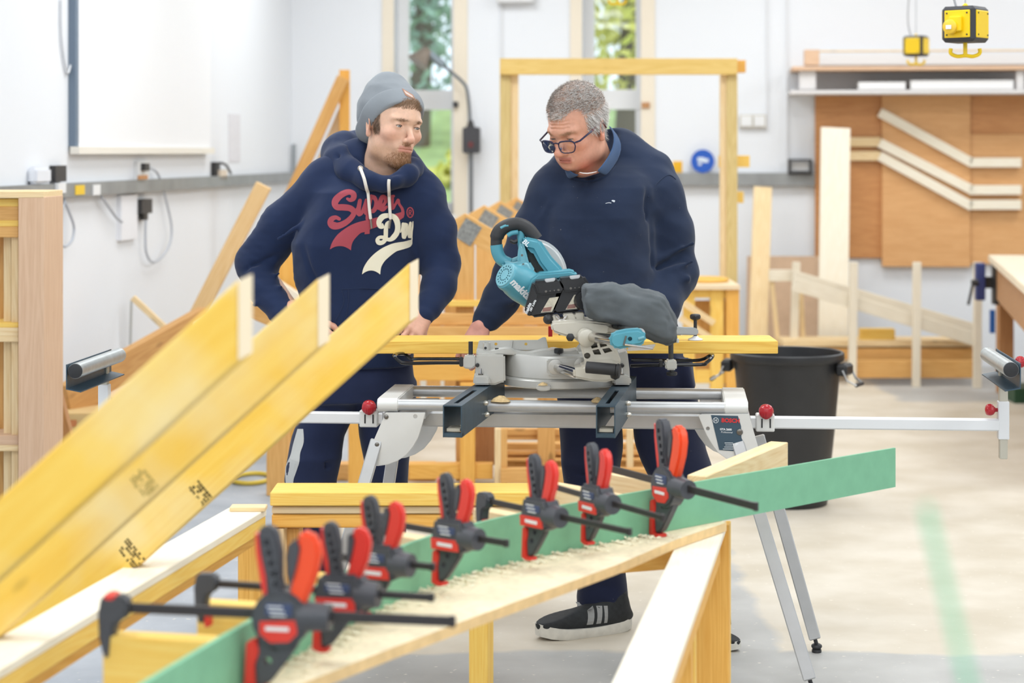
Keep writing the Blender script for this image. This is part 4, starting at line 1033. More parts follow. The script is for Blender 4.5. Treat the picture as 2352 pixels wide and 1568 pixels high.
s3 = thing('wall_socket', 'small dark bracket with a curled lead on the trunking near the corner', 'socket', room(.03, leftp(510, 390, .04)[0], leftp(510, 390, .04)[1])); lbox(497, 506, 372, 405, 0, .035).build('socket_plate', DARK, s3); lbox(506, 522, 390, 412, .02, .05).build('plug', plain('cream_plug', (226, 210, 190), .5), s3)
def lw(px, py, u=.06): v, z = leftp(px, py, u); return room(u, v, z)
def lcable(pts, r, label, u=.035, mat_=CABLE): ltag(MB().tube(catmull([lw(x, y, u) for x, y in pts], 5), r, 8).build('cable', mat_, smooth=True), label, 'cable')
lcable([(147, 440), (148, 462), (138, 490), (129, 520), (132, 550), (148, 566), (165, 552), (170, 522), (160, 490), (149, 464)], .007, 'grey lead hanging in a teardrop loop below the dark socket')
lcable([(340, 384), (360, 395), (372, 425), (384, 470), (394, 520), (390, 560), (372, 590), (350, 602), (336, 580), (334, 540), (335, 505)], .0065, 'grey lead looping from the white socket down to the black adapter')
lcable([(232, 450), (250, 475), (268, 500), (280, 510)], .007, 'short grey lead slanting from the trunking to the white panel'); lcable([(140, 0), (141, 80), (148, 140), (155, 168), (162, 150)], .006, 'thin pale lead hanging down the wall beside the screen', .01, plain('pale_lead', (214, 216, 220), .6)); lcable([(508, 374), (520, 380), (530, 398)], .008, 'short dark lead curling off the bracket near the corner', .05, DARK)
ad = thing('power_adapter', 'black power adapter hanging below the trunking', 'adapter', lw(338, 497)); lbox(327, 350, 457, 490, .0, .045).build('adapter_body', DARK, ad); lbox(331, 340, 490, 505, .01, .035).build('cable_boot', DARK, ad)
wp_ = thing('wall_panel', 'white wall box beside the black adapter below the trunking', 'wall box', lw(296, 552)); lbox(282, 316, 448, 550, .0, .022).build('panel_front', plain('panel_white', (240, 240, 244), .5), wp_); lbox(279, 283, 448, 552, .0, .024).build('panel_side', plain('panel_white', (240, 240, 244), .5), wp_)
hk_ = thing('wall_dispenser', 'white rounded wall dispenser above the trunking', 'dispenser', lw(100, 424)); lbox(84, 119, 384, 422, 0, .045).build('dispenser_body', plain('dispenser_white', (236, 238, 244), .4), hk_, bev=.012)
ltag(lbox(526, 552, 262, 372, 0, .004).build('notice_sheet', plain('faded_notice', (226, 224, 228), .7, noise=.06, nscale=60)), 'faded paper notice on the white wall by the corner', 'notice')
ltag(MB().tube([room(.03, .06, 1.36), room(.03, .06, 1.56)], .014, 10).build('conduit', plain('conduit_grey', (150, 156, 160), .5)), 'short grey conduit rising from the trunking in the corner', 'conduit')
# pale stud panel in front of the wall
sp_t = thing('stud_panel', 'open timber stud panel with a pinkish end board', 'stud panel', W(50, 1300, 7.3) * Vector((1, 1, 0)) if False else (W(50, 900, 7.3).x, 7.3, 0))
def fbx(px0, px1, py0, py1, D, th, mat_, name, par=None, bev=.002):
    a, b_ = W(px0, py0, D), W(px1, py1, D); z0 = min(a.z, b_.z)
    return plank((( a.x + b_.x) / 2, D + th / 2, z0), ((a.x + b_.x) / 2, D + th / 2, max(a.z, b_.z)), b_.x - a.x, th, mat_, name, par, up=(0, 1, 0), bev=bev)
def hbx(px0, px1, py0, py1, D, th, mat_, name, par=None, bev=.002):
    a, b_ = W(px0, py0, D), W(px1, py1, D)
    return plank((a.x, D + th / 2, (a.z + b_.z) / 2), (b_.x, D + th / 2, (a.z + b_.z) / 2), th, a.z - b_.z, mat_, name, par, bev=bev)
yb = HOR + CH * FPX / 7.2
fbx(42, 102, 452, yb, 7.2, .30, PINK, 'end_board', sp_t); hbx(-90, 101, 439, 455, 7.2, .30, PINE, 'top_plate', sp_t)
for a_, b_, m_ in ((456, 474, YEL), (474, 506, ORANGE), (506, 520, YEL), (520, 545, ORANGE), (741, 752, YEL), (752, 772, PINE), (772, 785, PINE), (1000, 1022, PINK), (1022, 1036, PINE)): hbx(-90, 42, a_, b_, 7.24, .24, m_, 'rail', sp_t)
fbx(8, 26, 540, yb, 7.30, .05, PINE, 'stud', sp_t); fbx(26, 42, 520, yb, 7.26, .04, PINE, 'stud', sp_t); fbx(-60, 8, 480, yb, 7.42, .02, ORANGE, 'back_board', sp_t)
# yellow floor sign half hidden behind the panel
ys = thing('floor_sign', 'bright yellow folding floor sign half hidden behind the stud panel', 'sign', (W(100, 1090, 7.75).x, 7.85, 0)); YS = plain('bright_yellow_plastic', (255, 222, 0), .35)
dz = CH - 0; b0 = HOR + CH * FPX / 7.75
MB().prism([W(x, y, 7.75) for x, y in ((72, 800), (104, 800), (127, b0), (60, b0))], (0, .02, 0)).build('sign_panel', YS, ys, bev=.003); b1_ = HOR + CH * FPX / 8.1
q0 = [W(x, 800, 7.77) for x in (72, 104)] + [W(118, b1_, 8.1), W(64, b1_, 8.1)]; MB().prism(q0, (0, .02, 0)).build('sign_panel', YS, ys)
# trestle leg, timber pile
plank(W(100, 800, 8.0), Vector((W(205, 1000, 8.0).x, 8.0, .02)), .05, .05, BROWN, 'trestle_leg', label='brown slanting trestle leg beside the yellow sign', cat='timber')
pile_lbl = 'timber pile by the long white wall'
def pk_(p0, D0, p1, D1, w, h_, mat_, label, name='timber'): return plank(W(*p0, D0), W(*p1, D1), w, h_, mat_, name, label=label, cat='timber', group=pile_lbl)
pk_((150, 925), 9.0, (470, 742), 9.9, .05, .17, wood('pile_board', (216, 166, 104), (196, 142, 82), knots=.3), 'wide brown board sloping up along the white wall')
pk_((250, 925), 8.9, (520, 800), 9.6, .10, .05, PINK, 'pinkish beige board lying on the pile below the wide brown board'); pk_((300, 950), 8.8, (560, 870), 9.4, .12, .06, PINE, 'pale board low in the pile beside the roller stand'); pk_((305, 683), 10.2, (392, 765), 10.2, .03, .03, PINE, 'thin pale batten leaning on the wall above the pile')
pk_((302, 690), 10.3, (298, 830), 10.3, .012, .012, plain('grey_rod', (190, 190, 186), .6), 'thin grey rod standing against the wall above the pile', 'rod'); pk_((330, 800), 9.7, (590, 690), 9.95, .05, .05, WHITEW, 'pale batten lying over the top of the pile')
pk_((560, 700), 9.2, (720, 770), 8.9, .06, .07, ORANGE, 'orange board behind the rafters, sloping down to the floor')
cb = thing('cardboard_box', 'low pale box with red print on the floor by the wall', 'box', (W(240, 960, 8.9).x, 9.0, 0)); m = MB(); a, b_ = W(105, 930, 8.85), W(330, 1005, 8.85); m.box(((a.x + b_.x) / 2, 9.05, .17), (b_.x - a.x, .4, .34)); m.build('box_body', plain('box_board', (220, 186, 128), .8), cb, bev=.004)
MB().box(W(150, 972, 8.845), (.10, .002, .03)).build('box_print', plain('red_print', (206, 130, 80), .8), cb); MB().box(W(120, 945, 8.846), (.03, .002, .06)).build('box_label', WHITE, cb)
# big timber braces behind the hooded person
br1 = thing('timber_brace', 'tall timber post with a long slanting brace against the far wall', 'timber frame', (W(790, 900, 12.2).x, 12.2, 0))
fbx(779, 802, 160, HOR + CH * FPX / 12.2, 12.2, .06, LEGW, 'post', br1); plank(W(788, 178, 12.15), W(600, 600, 12.15), .07, .07, ORANGE, 'brace', br1)
MB().prism([W(x, y, 12.26) for x, y in ((782, 240), (782, 640), (610, 640))], (0, .012, 0)).build('ply_web', plain('ply_web', (226, 198, 158), .7), br1)
br2 = thing('timber_brace', 'orange timber brace with an upright board rising beside the white wall', 'timber frame', (W(650, 900, 10.2).x, 10.2, 0))
plank(W(606, 425, 10.2), W(445, 740, 10.2), .06, .08, wood('pale_orange_pine', (240, 204, 150), (226, 182, 120), knots=.3), 'brace', br2); fbx(632, 700, 470, HOR + CH * FPX / 10.3, 10.3, .05, LEGW, 'upright_board', br2)

plank(W(560, 600, 10.22), W(720, 705, 10.22), .05, .04, WHITEW, 'crossing_batten', br2)
# ================================================================ back wall fittings
def bbox_(px0, px1, py0, py1, v0, v1):
    uA, zA = wallp(px0, py1, v1); uB, zB = wallp(px1, py0, v1); return MB().rbox(uA, uB, v0, v1, zA, zB)
tag(bbox_(1420, 1872, 397, 426, 0, .06).build('wall_trunking', GREYT, bev=.002), 'grey steel trunking on the far wall beside the brown ply boards', 'trunking')
so_ = thing('wall_socket', 'pair of white sockets high on the far wall beside the goalpost frame', 'socket', room(*[wallp(1728, 290)[0], .02, wallp(1728, 290)[1]])); bbox_(1698, 1760, 263, 294, 0, .03).build('back_plate', plain('aged_cream', (214, 208, 196), .6), so_)
for a_ in (1702, 1732): bbox_(a_, a_ + 25, 266, 290, .03, .045).build('socket_plate', WHITE, so_)
sg = thing('mandatory_sign', 'round blue safety sign with a white pictogram on the far wall', 'sign', room(wallp(1614, 398)[0], .05, wallp(1614, 398)[1])); u_, z_ = wallp(1614, 370, .065); c = room(u_, .062, z_)
MB().lathe([(.083, 0), (.083, .003)], c, -RD, 32).build('sign_disc', plain('sign_blue', (30, 90, 190), .4), sg)
for du, dz_, w_, h_ in ((-.012, .012, .05, .030), (.018, .004, .045, .028), (-.02, -.02, .024, .02)): MB().box(c - RD * .0045 + RR * du + Vector((0, 0, dz_)), (w_, .003, h_), bev=.001).build('pictogram', plain('sign_white', (222, 232, 244), .5), sg)
tag(bbox_(1545, 1567, 370, 397, .0, .004).build('warning_sticker', plain('amber_sign', (244, 184, 30), .5)), 'small amber sign beside the round blue sign', 'sign')
for px, y0, y1, l in ((1153, 0, 132, 'above the goalpost frame'), (1762, 0, 300, 'running down to the paired sockets'), (1808, 0, 400, 'running down to the wire tray')): tag(bbox_(px - 2, px + 2, y0 - 60, y1, 0, .015).build('conduit', plain('white_conduit', (228, 228, 230), .5)), 'thin white conduit on the far wall ' + l, 'conduit')
tag(bbox_(1140, 1226, -30, 6, 0, .09).build('wall_box', plain('pale_grey_box', (222, 222, 222), .5), bev=.004), 'pale grey box fixed high on the far wall above the goalpost', 'wall box')
wt = thing('wire_tray', 'small dark wire tray with papers on the far wall by the ply boards', 'tray', room(wallp(1838, 400)[0], .05, wallp(1838, 400)[1])); bbox_(1818, 1858, 372, 392, .03, .05).build('papers', WHITE, wt)
for q in ((1811, 1816, 365, 400), (1860, 1865, 365, 400), (1811, 1865, 396, 401), (1811, 1865, 365, 369)): bbox_(*q, .02, .10).build('wire', DARK, wt)
tag(bbox_(1474, 1492, 235, 248, 0, .03).build('window_block', BROWN), 'small brown block on the trim of the window behind the goalpost', 'block')
# machine lamp on its arm
lm = thing('arm_lamp', 'grey metal lamp on a bent arm with a black switch box, by the window', 'lamp', room(wallp(1080, 480)[0], .1, wallp(1080, 480)[1])); LG = plain('lamp_arm_grey', (112, 116, 120), .4, .4)
def bw(px, py, v=.12): u, z = wallp(px, py, v); return room(u, v, z)
MB().tube([bw(1082, 352), bw(1082, 520)], .014, 10).build('conduit', LG, lm); bbox_(1062, 1100, 292, 352, .06, .17).build('switch_box', plain('switch_box_black', (66, 66, 70), .5), lm, bev=.008); bbox_(1076, 1086, 326, 338, .17, .18).build('red_switch', plain('switch_red', (112, 52, 54), .5), lm)
MB().lathe([(.03, 0), (.016, .05)], bw(1081, 292), (0, 0, 1), 12).build('gland', DARK, lm); MB().tube(catmull([bw(1080, 285), bw(1077, 240), bw(1072, 205), bw(1062, 188), bw(1030, 160), bw(1000, 135)], 4), .012, 10).build('lamp_arm', LG, lm, smooth=True)
MB().tube([bw(1018, 150, .14), bw(985, 122, .16)], .03, 12).build('lamp_joint', plain('lamp_joint', (140, 152, 160), .4, .3), lm, smooth=True)
ax = (bw(956, 150, .2) - bw(985, 112, .16)).normalized(); MB().lathe([(.03, -.02), (.045, .0), (.055, .04), (.085, .10), (.088, .105)], bw(980, 118, .16), ax, 20).build('lamp_shade', plain('lamp_shade_bronze', (150, 138, 126), .35, .5), lm, smooth=True)

# ---------------------------------------------------------------- timber goalpost frame
gpf = thing('timber_goalpost_frame', 'tall door-like timber frame with a yellow header beam', 'timber frame', (W(1420, 900, 11.6).x, 11.6, 0)); gb = HOR + CH * FPX / 11.6
hbx(1148, 1694, 134, 171, 11.55, .06, wood('header_pine', (242, 208, 128), (228, 188, 98), knots=.5), 'header_beam', gpf); hbx(1690, 1713, 138, 166, 11.60, .10, LEGW, 'beam_end', gpf)
fbx(1148, 1173, 171, gb, 11.6, .05, GREENW, 'post', gpf); fbx(1173, 1191, 171, gb, 11.62, .09, PINE, 'post', gpf); fbx(1656, 1670, 171, gb, 11.62, .09, PINE, 'post', gpf); fbx(1669, 1694, 171, gb, 11.6, .05, GREENW, 'post', gpf)
for a_ in ((1652, 1722, 357, 384), (1656, 1708, 440, 466)): hbx(*a_, 11.66, .05, YEL, 'noggin', gpf)
# ---------------------------------------------------------------- ply display with handrails and shelf above
dp = thing('handrail_display', 'brown ply boards on the far wall carrying sloping pale handrails', 'display', room(wallp(2100, 610)[0], .03, wallp(2100, 610)[1]))
def pb(px0, px1, py0, py1, v0, v1, mat_):
    uA, zA = wallp(px0, py1, v1); uB, zB = wallp(px1, py0, v1); c = room((uA + uB) / 2, (v0 + v1) / 2, (zA + zB) / 2)
    return plank(c - RR * (uB - uA) / 2, c + RR * (uB - uA) / 2, v1 - v0, zB - zA, mat_, 'ply_board', dp)
pb(1872, 2030, 216, 592, .01, .03, PLYB); pb(2026, 2229, 216, 612, .01, .065, PLYL); pb(2229, 2420, 216, 308, .01, .035, PLYB); pb(2229, 2420, 308, 606, .01, .045, PLYL)
def hr(px0, py0, px1, py1, v=.09, mat_=WHITEW, th=.066): u0, z0 = wallp(px0, py0, v); u1, z1 = wallp(px1, py1, v); plank(room(u0, v, z0), room(u1, v, z1), .045, th, mat_, 'handrail', dp)
for a_ in ((2020, 258, 2232, 374), (2020, 328, 2232, 436), (2020, 358, 2232, 474)): hr(*a_)
for y_ in (373, 436, 470): hr(2226, y_, 2345, y_)
for y_ in (326, 358): hr(1950, y_, 2022, y_, .06, PINE)
shf = thing('wall_shelf', 'pale two-tier shelf unit above the brown ply boards', 'shelf', room(wallp(2080, 214)[0], .2, wallp(2080, 214)[1])); SG = plain('grey_white_board', (222, 218, 216), .6)
def sb(px0, px1, py0, py1, v0, v1, mat_, name): bbox_(px0, px1, py0, py1, v0, v1).build(name, mat_, shf, bev=.002)
sb(1815, 2440, 205, 216, 0, .42, SG, 'lower_board'); sb(1820, 2440, 150, 162, 0, .40, PINK, 'upper_board'); sb(1836, 1874, 162, 205, .3, .36, SG, 'upright'); sb(1870, 2440, 162, 205, .0, .03, SG, 'back_panel'); sb(2335, 2352, 162, 205, .3, .36, SG, 'upright')
sb(1848, 1882, 114, 150, .25, .38, PINK, 'end_block'); sb(1882, 2440, 113, 119, .30, .36, PINE, 'top_rail'); sb(1882, 2440, 120, 150, .02, .05, WHITE, 'top_panel')
for i_, a_ in enumerate(((1972, 2080, 188, 205), (2092, 2328, 184, 205))): tag(bbox_(*a_, .10, .34).build('paper_sheet', plain('sheet_white', (240, 238, 236), .6)), 'white sheets lying on the shelf ' + ('near its open end' if i_ == 0 else 'toward the yellow hook'), 'paper')
# boards leaning on the far wall
def lean(px0, py0, px1, D0, D1, w, mat_, label):
    a = W(px0, py0, D0); b_ = Vector((W(px1, 800, D1).x, D1, .0)); return plank(b_, a, w, .03, mat_, 'leaning_board', up=(0, -1, .2), label=label, cat='board', group='boards leaning on the far wall')
lean(1919, 294, 1912, 13.75, 13.36, .20, WHITEW, 'tall pale board leaning on the ply display'); lean(1752, 430, 1738, 13.75, 13.40, .125, PINE, 'shorter pale board with knots leaning on the wall beside the ply display')
tag(MB().hexa([W(1712, 770, 13.62) * Vector((1, 1, 0)), W(1905, 770, 13.62) * Vector((1, 1, 0)), W(1905, 770, 13.64) * Vector((1, 1, 0)), W(1712, 770, 13.64) * Vector((1, 1, 0)), W(1716, 588, 13.86), W(1900, 588, 13.86), W(1900, 588, 13.88), W(1716, 588, 13.88)]).build('ply_sheet', plain('pinkish_ply', (214, 182, 152), .7, noise=.05)), 'pinkish ply sheet leaning low against the far wall', 'sheet')
# ---------------------------------------------------------------- balustrade frame
bal = thing('balustrade_frame', 'unfinished stair balustrade of white posts with sloping rails', 'balustrade', (W(2040, 870, 12.9).x, 12.9, 0)); BWT = wood('white_primed_pine', (246, 236, 216), (236, 222, 198), knots=.1)
BD_ = 12.8; by = HOR + CH * FPX / BD_
for px, dx, D in ((1829, -8, 13.2), (1961, -4, 12.8), (2106, -2, 12.75), (2246, -2, 12.7)): 
    a = W(px, 602, D); plank((W(px + dx, 800, D).x, D, 0), (a.x, D, a.z), .048, .048, BWT, 'newel_post', bal, up=(0, 1, 0))
for a_, D in ((((1822, 652), (2250, 782)), 12.86), (((1824, 636), (2240, 758)), 12.98)): plank(W(*a_[0], D), W(*a_[1], D), .04, .085, BWT, 'sloping_rail', bal)
hbx(1768, 1832, 620, 646, 13.25, .05, BWT, 'top_rail', bal); plank(W(1772, 640, 13.3), Vector((W(1794, 800, 13.3).x, 13.3, 0)), .03, .03, PINE, 'spindle', bal); plank(W(1838, 640, 13.3), Vector((W(1848, 800, 13.3).x, 13.3, 0)), .03, .03, PINE, 'spindle', bal)
hbx(1966, 2240, 828, 868, 12.84, .08, ORANGE, 'base_beam', bal); hbx(1800, 2240, 782, 796, 13.0, .30, PINE, 'deck_board', bal); hbx(1800, 2244, 800, 826, 13.0, .20, ORANGE, 'deck_riser', bal)
tag(hbx(1978, 2056, 756, 781, 13.05, .10, YEL, 'offcut'), 'yellow offcut lying on the deck of the balustrade frame', 'offcut')
# ---------------------------------------------------------------- work bench with vice at the right
wbn = thing('work_bench', 'heavy brown work bench with a pale top and a vice', 'bench', (2.9, 11.2, 0)); e0, e1 = Vector((2.99, 12.5, 0)), Vector((2.36, 9.0, 0)); wd = Vector((.8, -.1, 0))
def bslab(z0, z1, ins, mat_, name): MB().hexa([Vector((p.x, p.y, z)) for z in (z0, z1) for p in (e1 + wd.normalized() * ins, e1 + wd, e0 + wd, e0 + wd.normalized() * ins)]).build(name, mat_, wbn, bev=.004)
bslab(.815, .858, 0, plain('bench_top_pale', (238, 222, 196), .6, noise=.06, nscale=8), 'bench_top'); bslab(.60, .815, .03, wood('bench_apron', (190, 142, 96), (168, 118, 74), ring=8, knots=.2), 'apron')
for p in (e0, e1): plank(p + wd.normalized() * .09 + Vector((0, -.05, 0)), p + wd.normalized() * .09 + Vector((0, -.05, .62)), .09, .09, BROWN, 'leg', wbn, up=(0, 1, 0)); plank(p + wd * .9, p + wd * .9 + Vector((0, 0, .62)), .09, .09, BROWN, 'leg', wbn, up=(0, 1, 0))
MB().hexa([Vector((p.x, p.y, z)) for z in (.12, .62) for p in (e1 + wd * .3, e1 + wd * .9, e0 + wd * .9, e0 + wd * .3)]).build('cupboard', plain('bench_cupboard', (206, 172, 132), .7), wbn)
vc = thing('bench_vice', 'blue bench vice with a black handle on the end of the work bench', 'vice', W(2252, 690, 12.2)); VB = plain('vice_blue', (52, 64, 120), .4)
fbx(2243, 2264, 604, 690, 12.15, .06, VB, 'front_jaw', vc, .006); hbx(2262, 2292, 636, 662, 12.2, .05, DARK, 'guide_bar', vc); fbx(2284, 2296, 610, 700, 12.15, .08, DARK, 'rear_jaw', vc); MB().tube([W(2232, 650, 12.15), W(2246, 648, 12.15)], .02, 10).build('screw_boss', DARK, vc); MB().tube([W(2236, 645, 12.12), W(2224, 700, 12.12)], .009, 8).build('handle', DARK, vc)
cl_ = tag(fbx(2275, 2286, 712, 765, 12.1, .03, plain('clamp_blue', (30, 92, 170), .4), 'blue_clamp'), 'small blue clamp hanging on the bench leg', 'clamp')
tag(fbx(2330, 2420, 892, HOR + CH * FPX / 11.9, 11.9, .3, plain('dark_green_plastic', (34, 74, 48), .5), 'storage_bin'), 'dark green box on the floor under the work bench', 'box')
# ---------------------------------------------------------------- black dustbin
bn = thing('dustbin', 'large black plastic dustbin with wire handles and an open top', 'bin', (W(1808, 900, 8.52).x, 8.52, 0)); cx, cy = W(1808, 900, 8.52).x, 8.52; BP = plain('black_bin_plastic', (36, 36, 38), .42, noise=.12, nscale=12)
prof = [(.165, 0), (.170, .006), (.172, .03), (.205, .35), (.226, .60), (.228, .612), (.240, .614), (.244, .625), (.242, .645), (.236, .650), (.228, .648), (.222, .60), (.200, .35), (.166, .02), (.001, .016)]
MB().lathe(prof, (cx, cy, 0), (0, 0, 1), 48).build('bin_body', BP, bn, smooth=True)
for sx, a_ in ((1, R(-28)), (-1, R(165))):
    d = Vector((math.cos(a_), math.sin(a_), 0)); t_ = Vector((-d.y, d.x, 0)); p = Vector((cx, cy, .585)) + d * .235
    MB().box(p + d * .02, (.05, .10, .05), Matrix.Rotation(a_, 3, 'Z'), bev=.01).build('handle_lug', BP, bn)
    MB().tube([p + d * .03 + t_ * .055, p + d * .05 + t_ * .06 - Vector((0, 0, .04)), p + d * .085 + t_ * .045 - Vector((0, 0, .06)), p + d * .085 - t_ * .045 - Vector((0, 0, .06)), p + d * .05 - t_ * .06 - Vector((0, 0, .04)), p + d * .03 - t_ * .055], .0045, 8).build('wire_handle', plain('bright_wire', (196, 196, 196), .3, .8), bn, smooth=True)
    MB().tube([p + d * .085 + t_ * .04 - Vector((0, 0, .06)), p + d * .085 - t_ * .04 - Vector((0, 0, .06))], .009, 8).build('grip', BLK, bn, smooth=True)
# ---------------------------------------------------------------- small roof trusses between the two people
PLATE = plain('galvanised_nail_plate', (150, 150, 146), .5, .5, noise=.3, nscale=90)
tl = ['nearest the saw, with a full king post', 'second in the row behind the saw', 'third in the row behind the saw', 'last in the row by the goalpost frame']
for i_, (px, py, D) in enumerate(((1068, 490, 9.1), (1112, 471, 10.3), (1148, 461, 11.3 - .15), (1186, 453, 11.35))):
    pkp = W(px, py, D); t = thing('roof_truss', 'small pine roof truss with grey nail plates, ' + tl[i_], 'truss', (pkp.x, D, 0), 'row of small roof trusses'); hw, rise = .62, .36
    for sx in (-1, 1):
        e = pkp + Vector((sx * hw, 0, -rise)); n_ = Vector((-sx * rise, 0, -hw)).normalized() * .048; n_ = Vector((0, 0, -.05 * math.hypot(hw, rise) / hw))
        plank(pkp + n_ + Vector((0, .02, 0)), e + n_ + Vector((0, .02, 0)), .04, .10, wood('truss_pine', (238, 188, 118), (222, 164, 88), knots=.6), 'rafter', t, cut0=(0, -sx * rise / hw * sx))
        plank(Vector((e.x * .6 + pkp.x * .4, D + .02, 0)), Vector((e.x * .6 + pkp.x * .4, D + .02, pkp.z - rise * .62)), .08, .04, ORANGE, 'stud', t, up=(0, 1, 0))
    plank((pkp.x, D + .022, 0), (pkp.x, D + .022, pkp.z - .06), .085, .04, ORANGE, 'king_post', t, up=(0, 1, 0))
    MB().box(pkp + Vector((.015, -.003, -.085)), (.085, .003, .10), Matrix.Rotation(R(32), 3, 'Y')).build('nail_plate', PLATE, t); MB().box(Vector((pkp.x - .01, D - .003, W(1060, 745, D).z)), (.065, .003, .10)).build('nail_plate', PLATE, t)
fr_t = thing('timber_rail_stack', 'orange pine boards fixed across the truss posts behind the saw', 'timber frame', (W(1080, 900, 9.0).x, 9.0, 0))
hbx(945, 1290, 720, 747, 9.04, .05, ORANGE, 'rail', fr_t); hbx(945, 1300, 750, 800, 9.0, .06, ORANGE, 'rail', fr_t); hbx(940, 1300, 806, 874, 8.98, .06, LEGW, 'rail', fr_t); hbx(1030, 1260, 690, 704, 9.06, .05, YEL, 'rail', fr_t)
bs = HOR + CH * FPX / 9.0
hbx(940, 1132, 1066, 1100, 8.96, .08, LEGW, 'sill', fr_t); fbx(1057, 1091, 880, bs, 8.94, .06, LEGW, 'post', fr_t); fbx(800, 833, 930, bs, 8.94, .06, LEGW, 'post', fr_t); fbx(612, 662, 930, HOR + CH * FPX / 8.7, 8.7, .08, ORANGE, 'post', fr_t)
hbx(750, 1000, 1066, 1104, 9.1, .10, ORANGE, 'sill', fr_t); fbx(1091, 1138, 960, 1068, 9.2, .02, BROWN, 'ply_web', fr_t)
# slatted crate frames seen under the stand
cr = thing('slatted_crate', 'stacked pine crate frame with slats standing behind the saw stand', 'crate', (W(1300, 1000, 9.2).x, 9.2, 0)); cbs = HOR + CH * FPX / 8.9
for y0, y1, m_, D in ((985, 1000, ORANGE, 9.15), (1000, 1010, ORANGE, 9.16), (1018, 1034, ORANGE, 9.4), (1036, 1044, ORANGE, 9.15), (1044, 1052, ORANGE, 9.2), (1054, 1060, ORANGE, 9.1), (1060, 1076, ORANGE, 9.15), (1076, 1110, ORANGE, 8.9)): hbx(1150, 1500, y0, y1, D, .05, m_, 'slat', cr)
for px, m_ in ((1136, PINE), (1150, ORANGE), (1440, PINE)): fbx(px, px + 15, 985, cbs, 8.92, .06, m_, 'corner_post', cr)
# small bench right of the saw
sb_t = thing('timber_work_box', 'yellow timber box bench with a pale ply top beyond the saw', 'bench', (W(1640, 800, 11.0).x, 11.2, 0)); z1_ = W(1640, 655, 11.0).z; sbs = HOR + CH * FPX / 11.0
m = MB(); xa_, xb_ = W(1566, 700, 11.0).x, W(1700, 700, 11.0).x; m.box(((xa_ + xb_) / 2, 11.27, z1_ - .012), (xb_ - xa_, .54, .024)); m.build('ply_top', plain('ply_top_pale', (240, 216, 180), .7), sb_t)
fbx(1668, 1698, 662, sbs, 11.02, .09, LEGW, 'leg', sb_t); fbx(1632, 1662, 662, sbs, 11.04, .06, YEL, 'leg', sb_t); fbx(1570, 1596, 662, sbs, 11.04, .06, YEL, 'leg', sb_t); hbx(1570, 1698, 662, 684, 11.05, .05, YEL, 'rail', sb_t); hbx(1570, 1698, 850, 880, 11.05, .05, YEL, 'rail', sb_t)
for y_ in (690, 730): plank(W(1562, y_, 10.98), W(1640, y_ + 52, 10.98), .03, .035, PINE, 'brace', sb_t)
fbx(1576, 1668, 690, 850, 11.3, .02, ORANGE, 'back_panel', sb_t); plank(W(1640, 690, 11.0), W(1640, 780, 11.0), .03, .03, PINE, 'brace', sb_t)
rg = MB(); cc_ = Vector((W(1620, 640, 11.3).x, 11.3, z1_ + .012)); rg.tube([cc_ + Vector((.12 * math.cos(a_), .12 * math.sin(a_), 0)) for a_ in [2 * math.pi * k / 24 for k in range(24)]], .014, 8, closed=True); tag(rg.build('hose_coil', plain('amber_hose', (240, 190, 90), .4), smooth=True), 'amber ring of hose lying on the timber work box', 'hose')
hz = MB(); cc_ = Vector((W(578, 1103, 9.1).x, 9.1, .012)); hz.tube([cc_ + Vector((.085 * math.cos(a_), .14 * math.sin(a_), 0)) for a_ in [2 * math.pi * k / 24 for k in range(24)]], .010, 8, closed=True); tag(hz.build('hose_coil', plain('yellow_hose', (226, 196, 70), .4), smooth=True), 'yellow hose loop lying on the grey floor', 'hose')
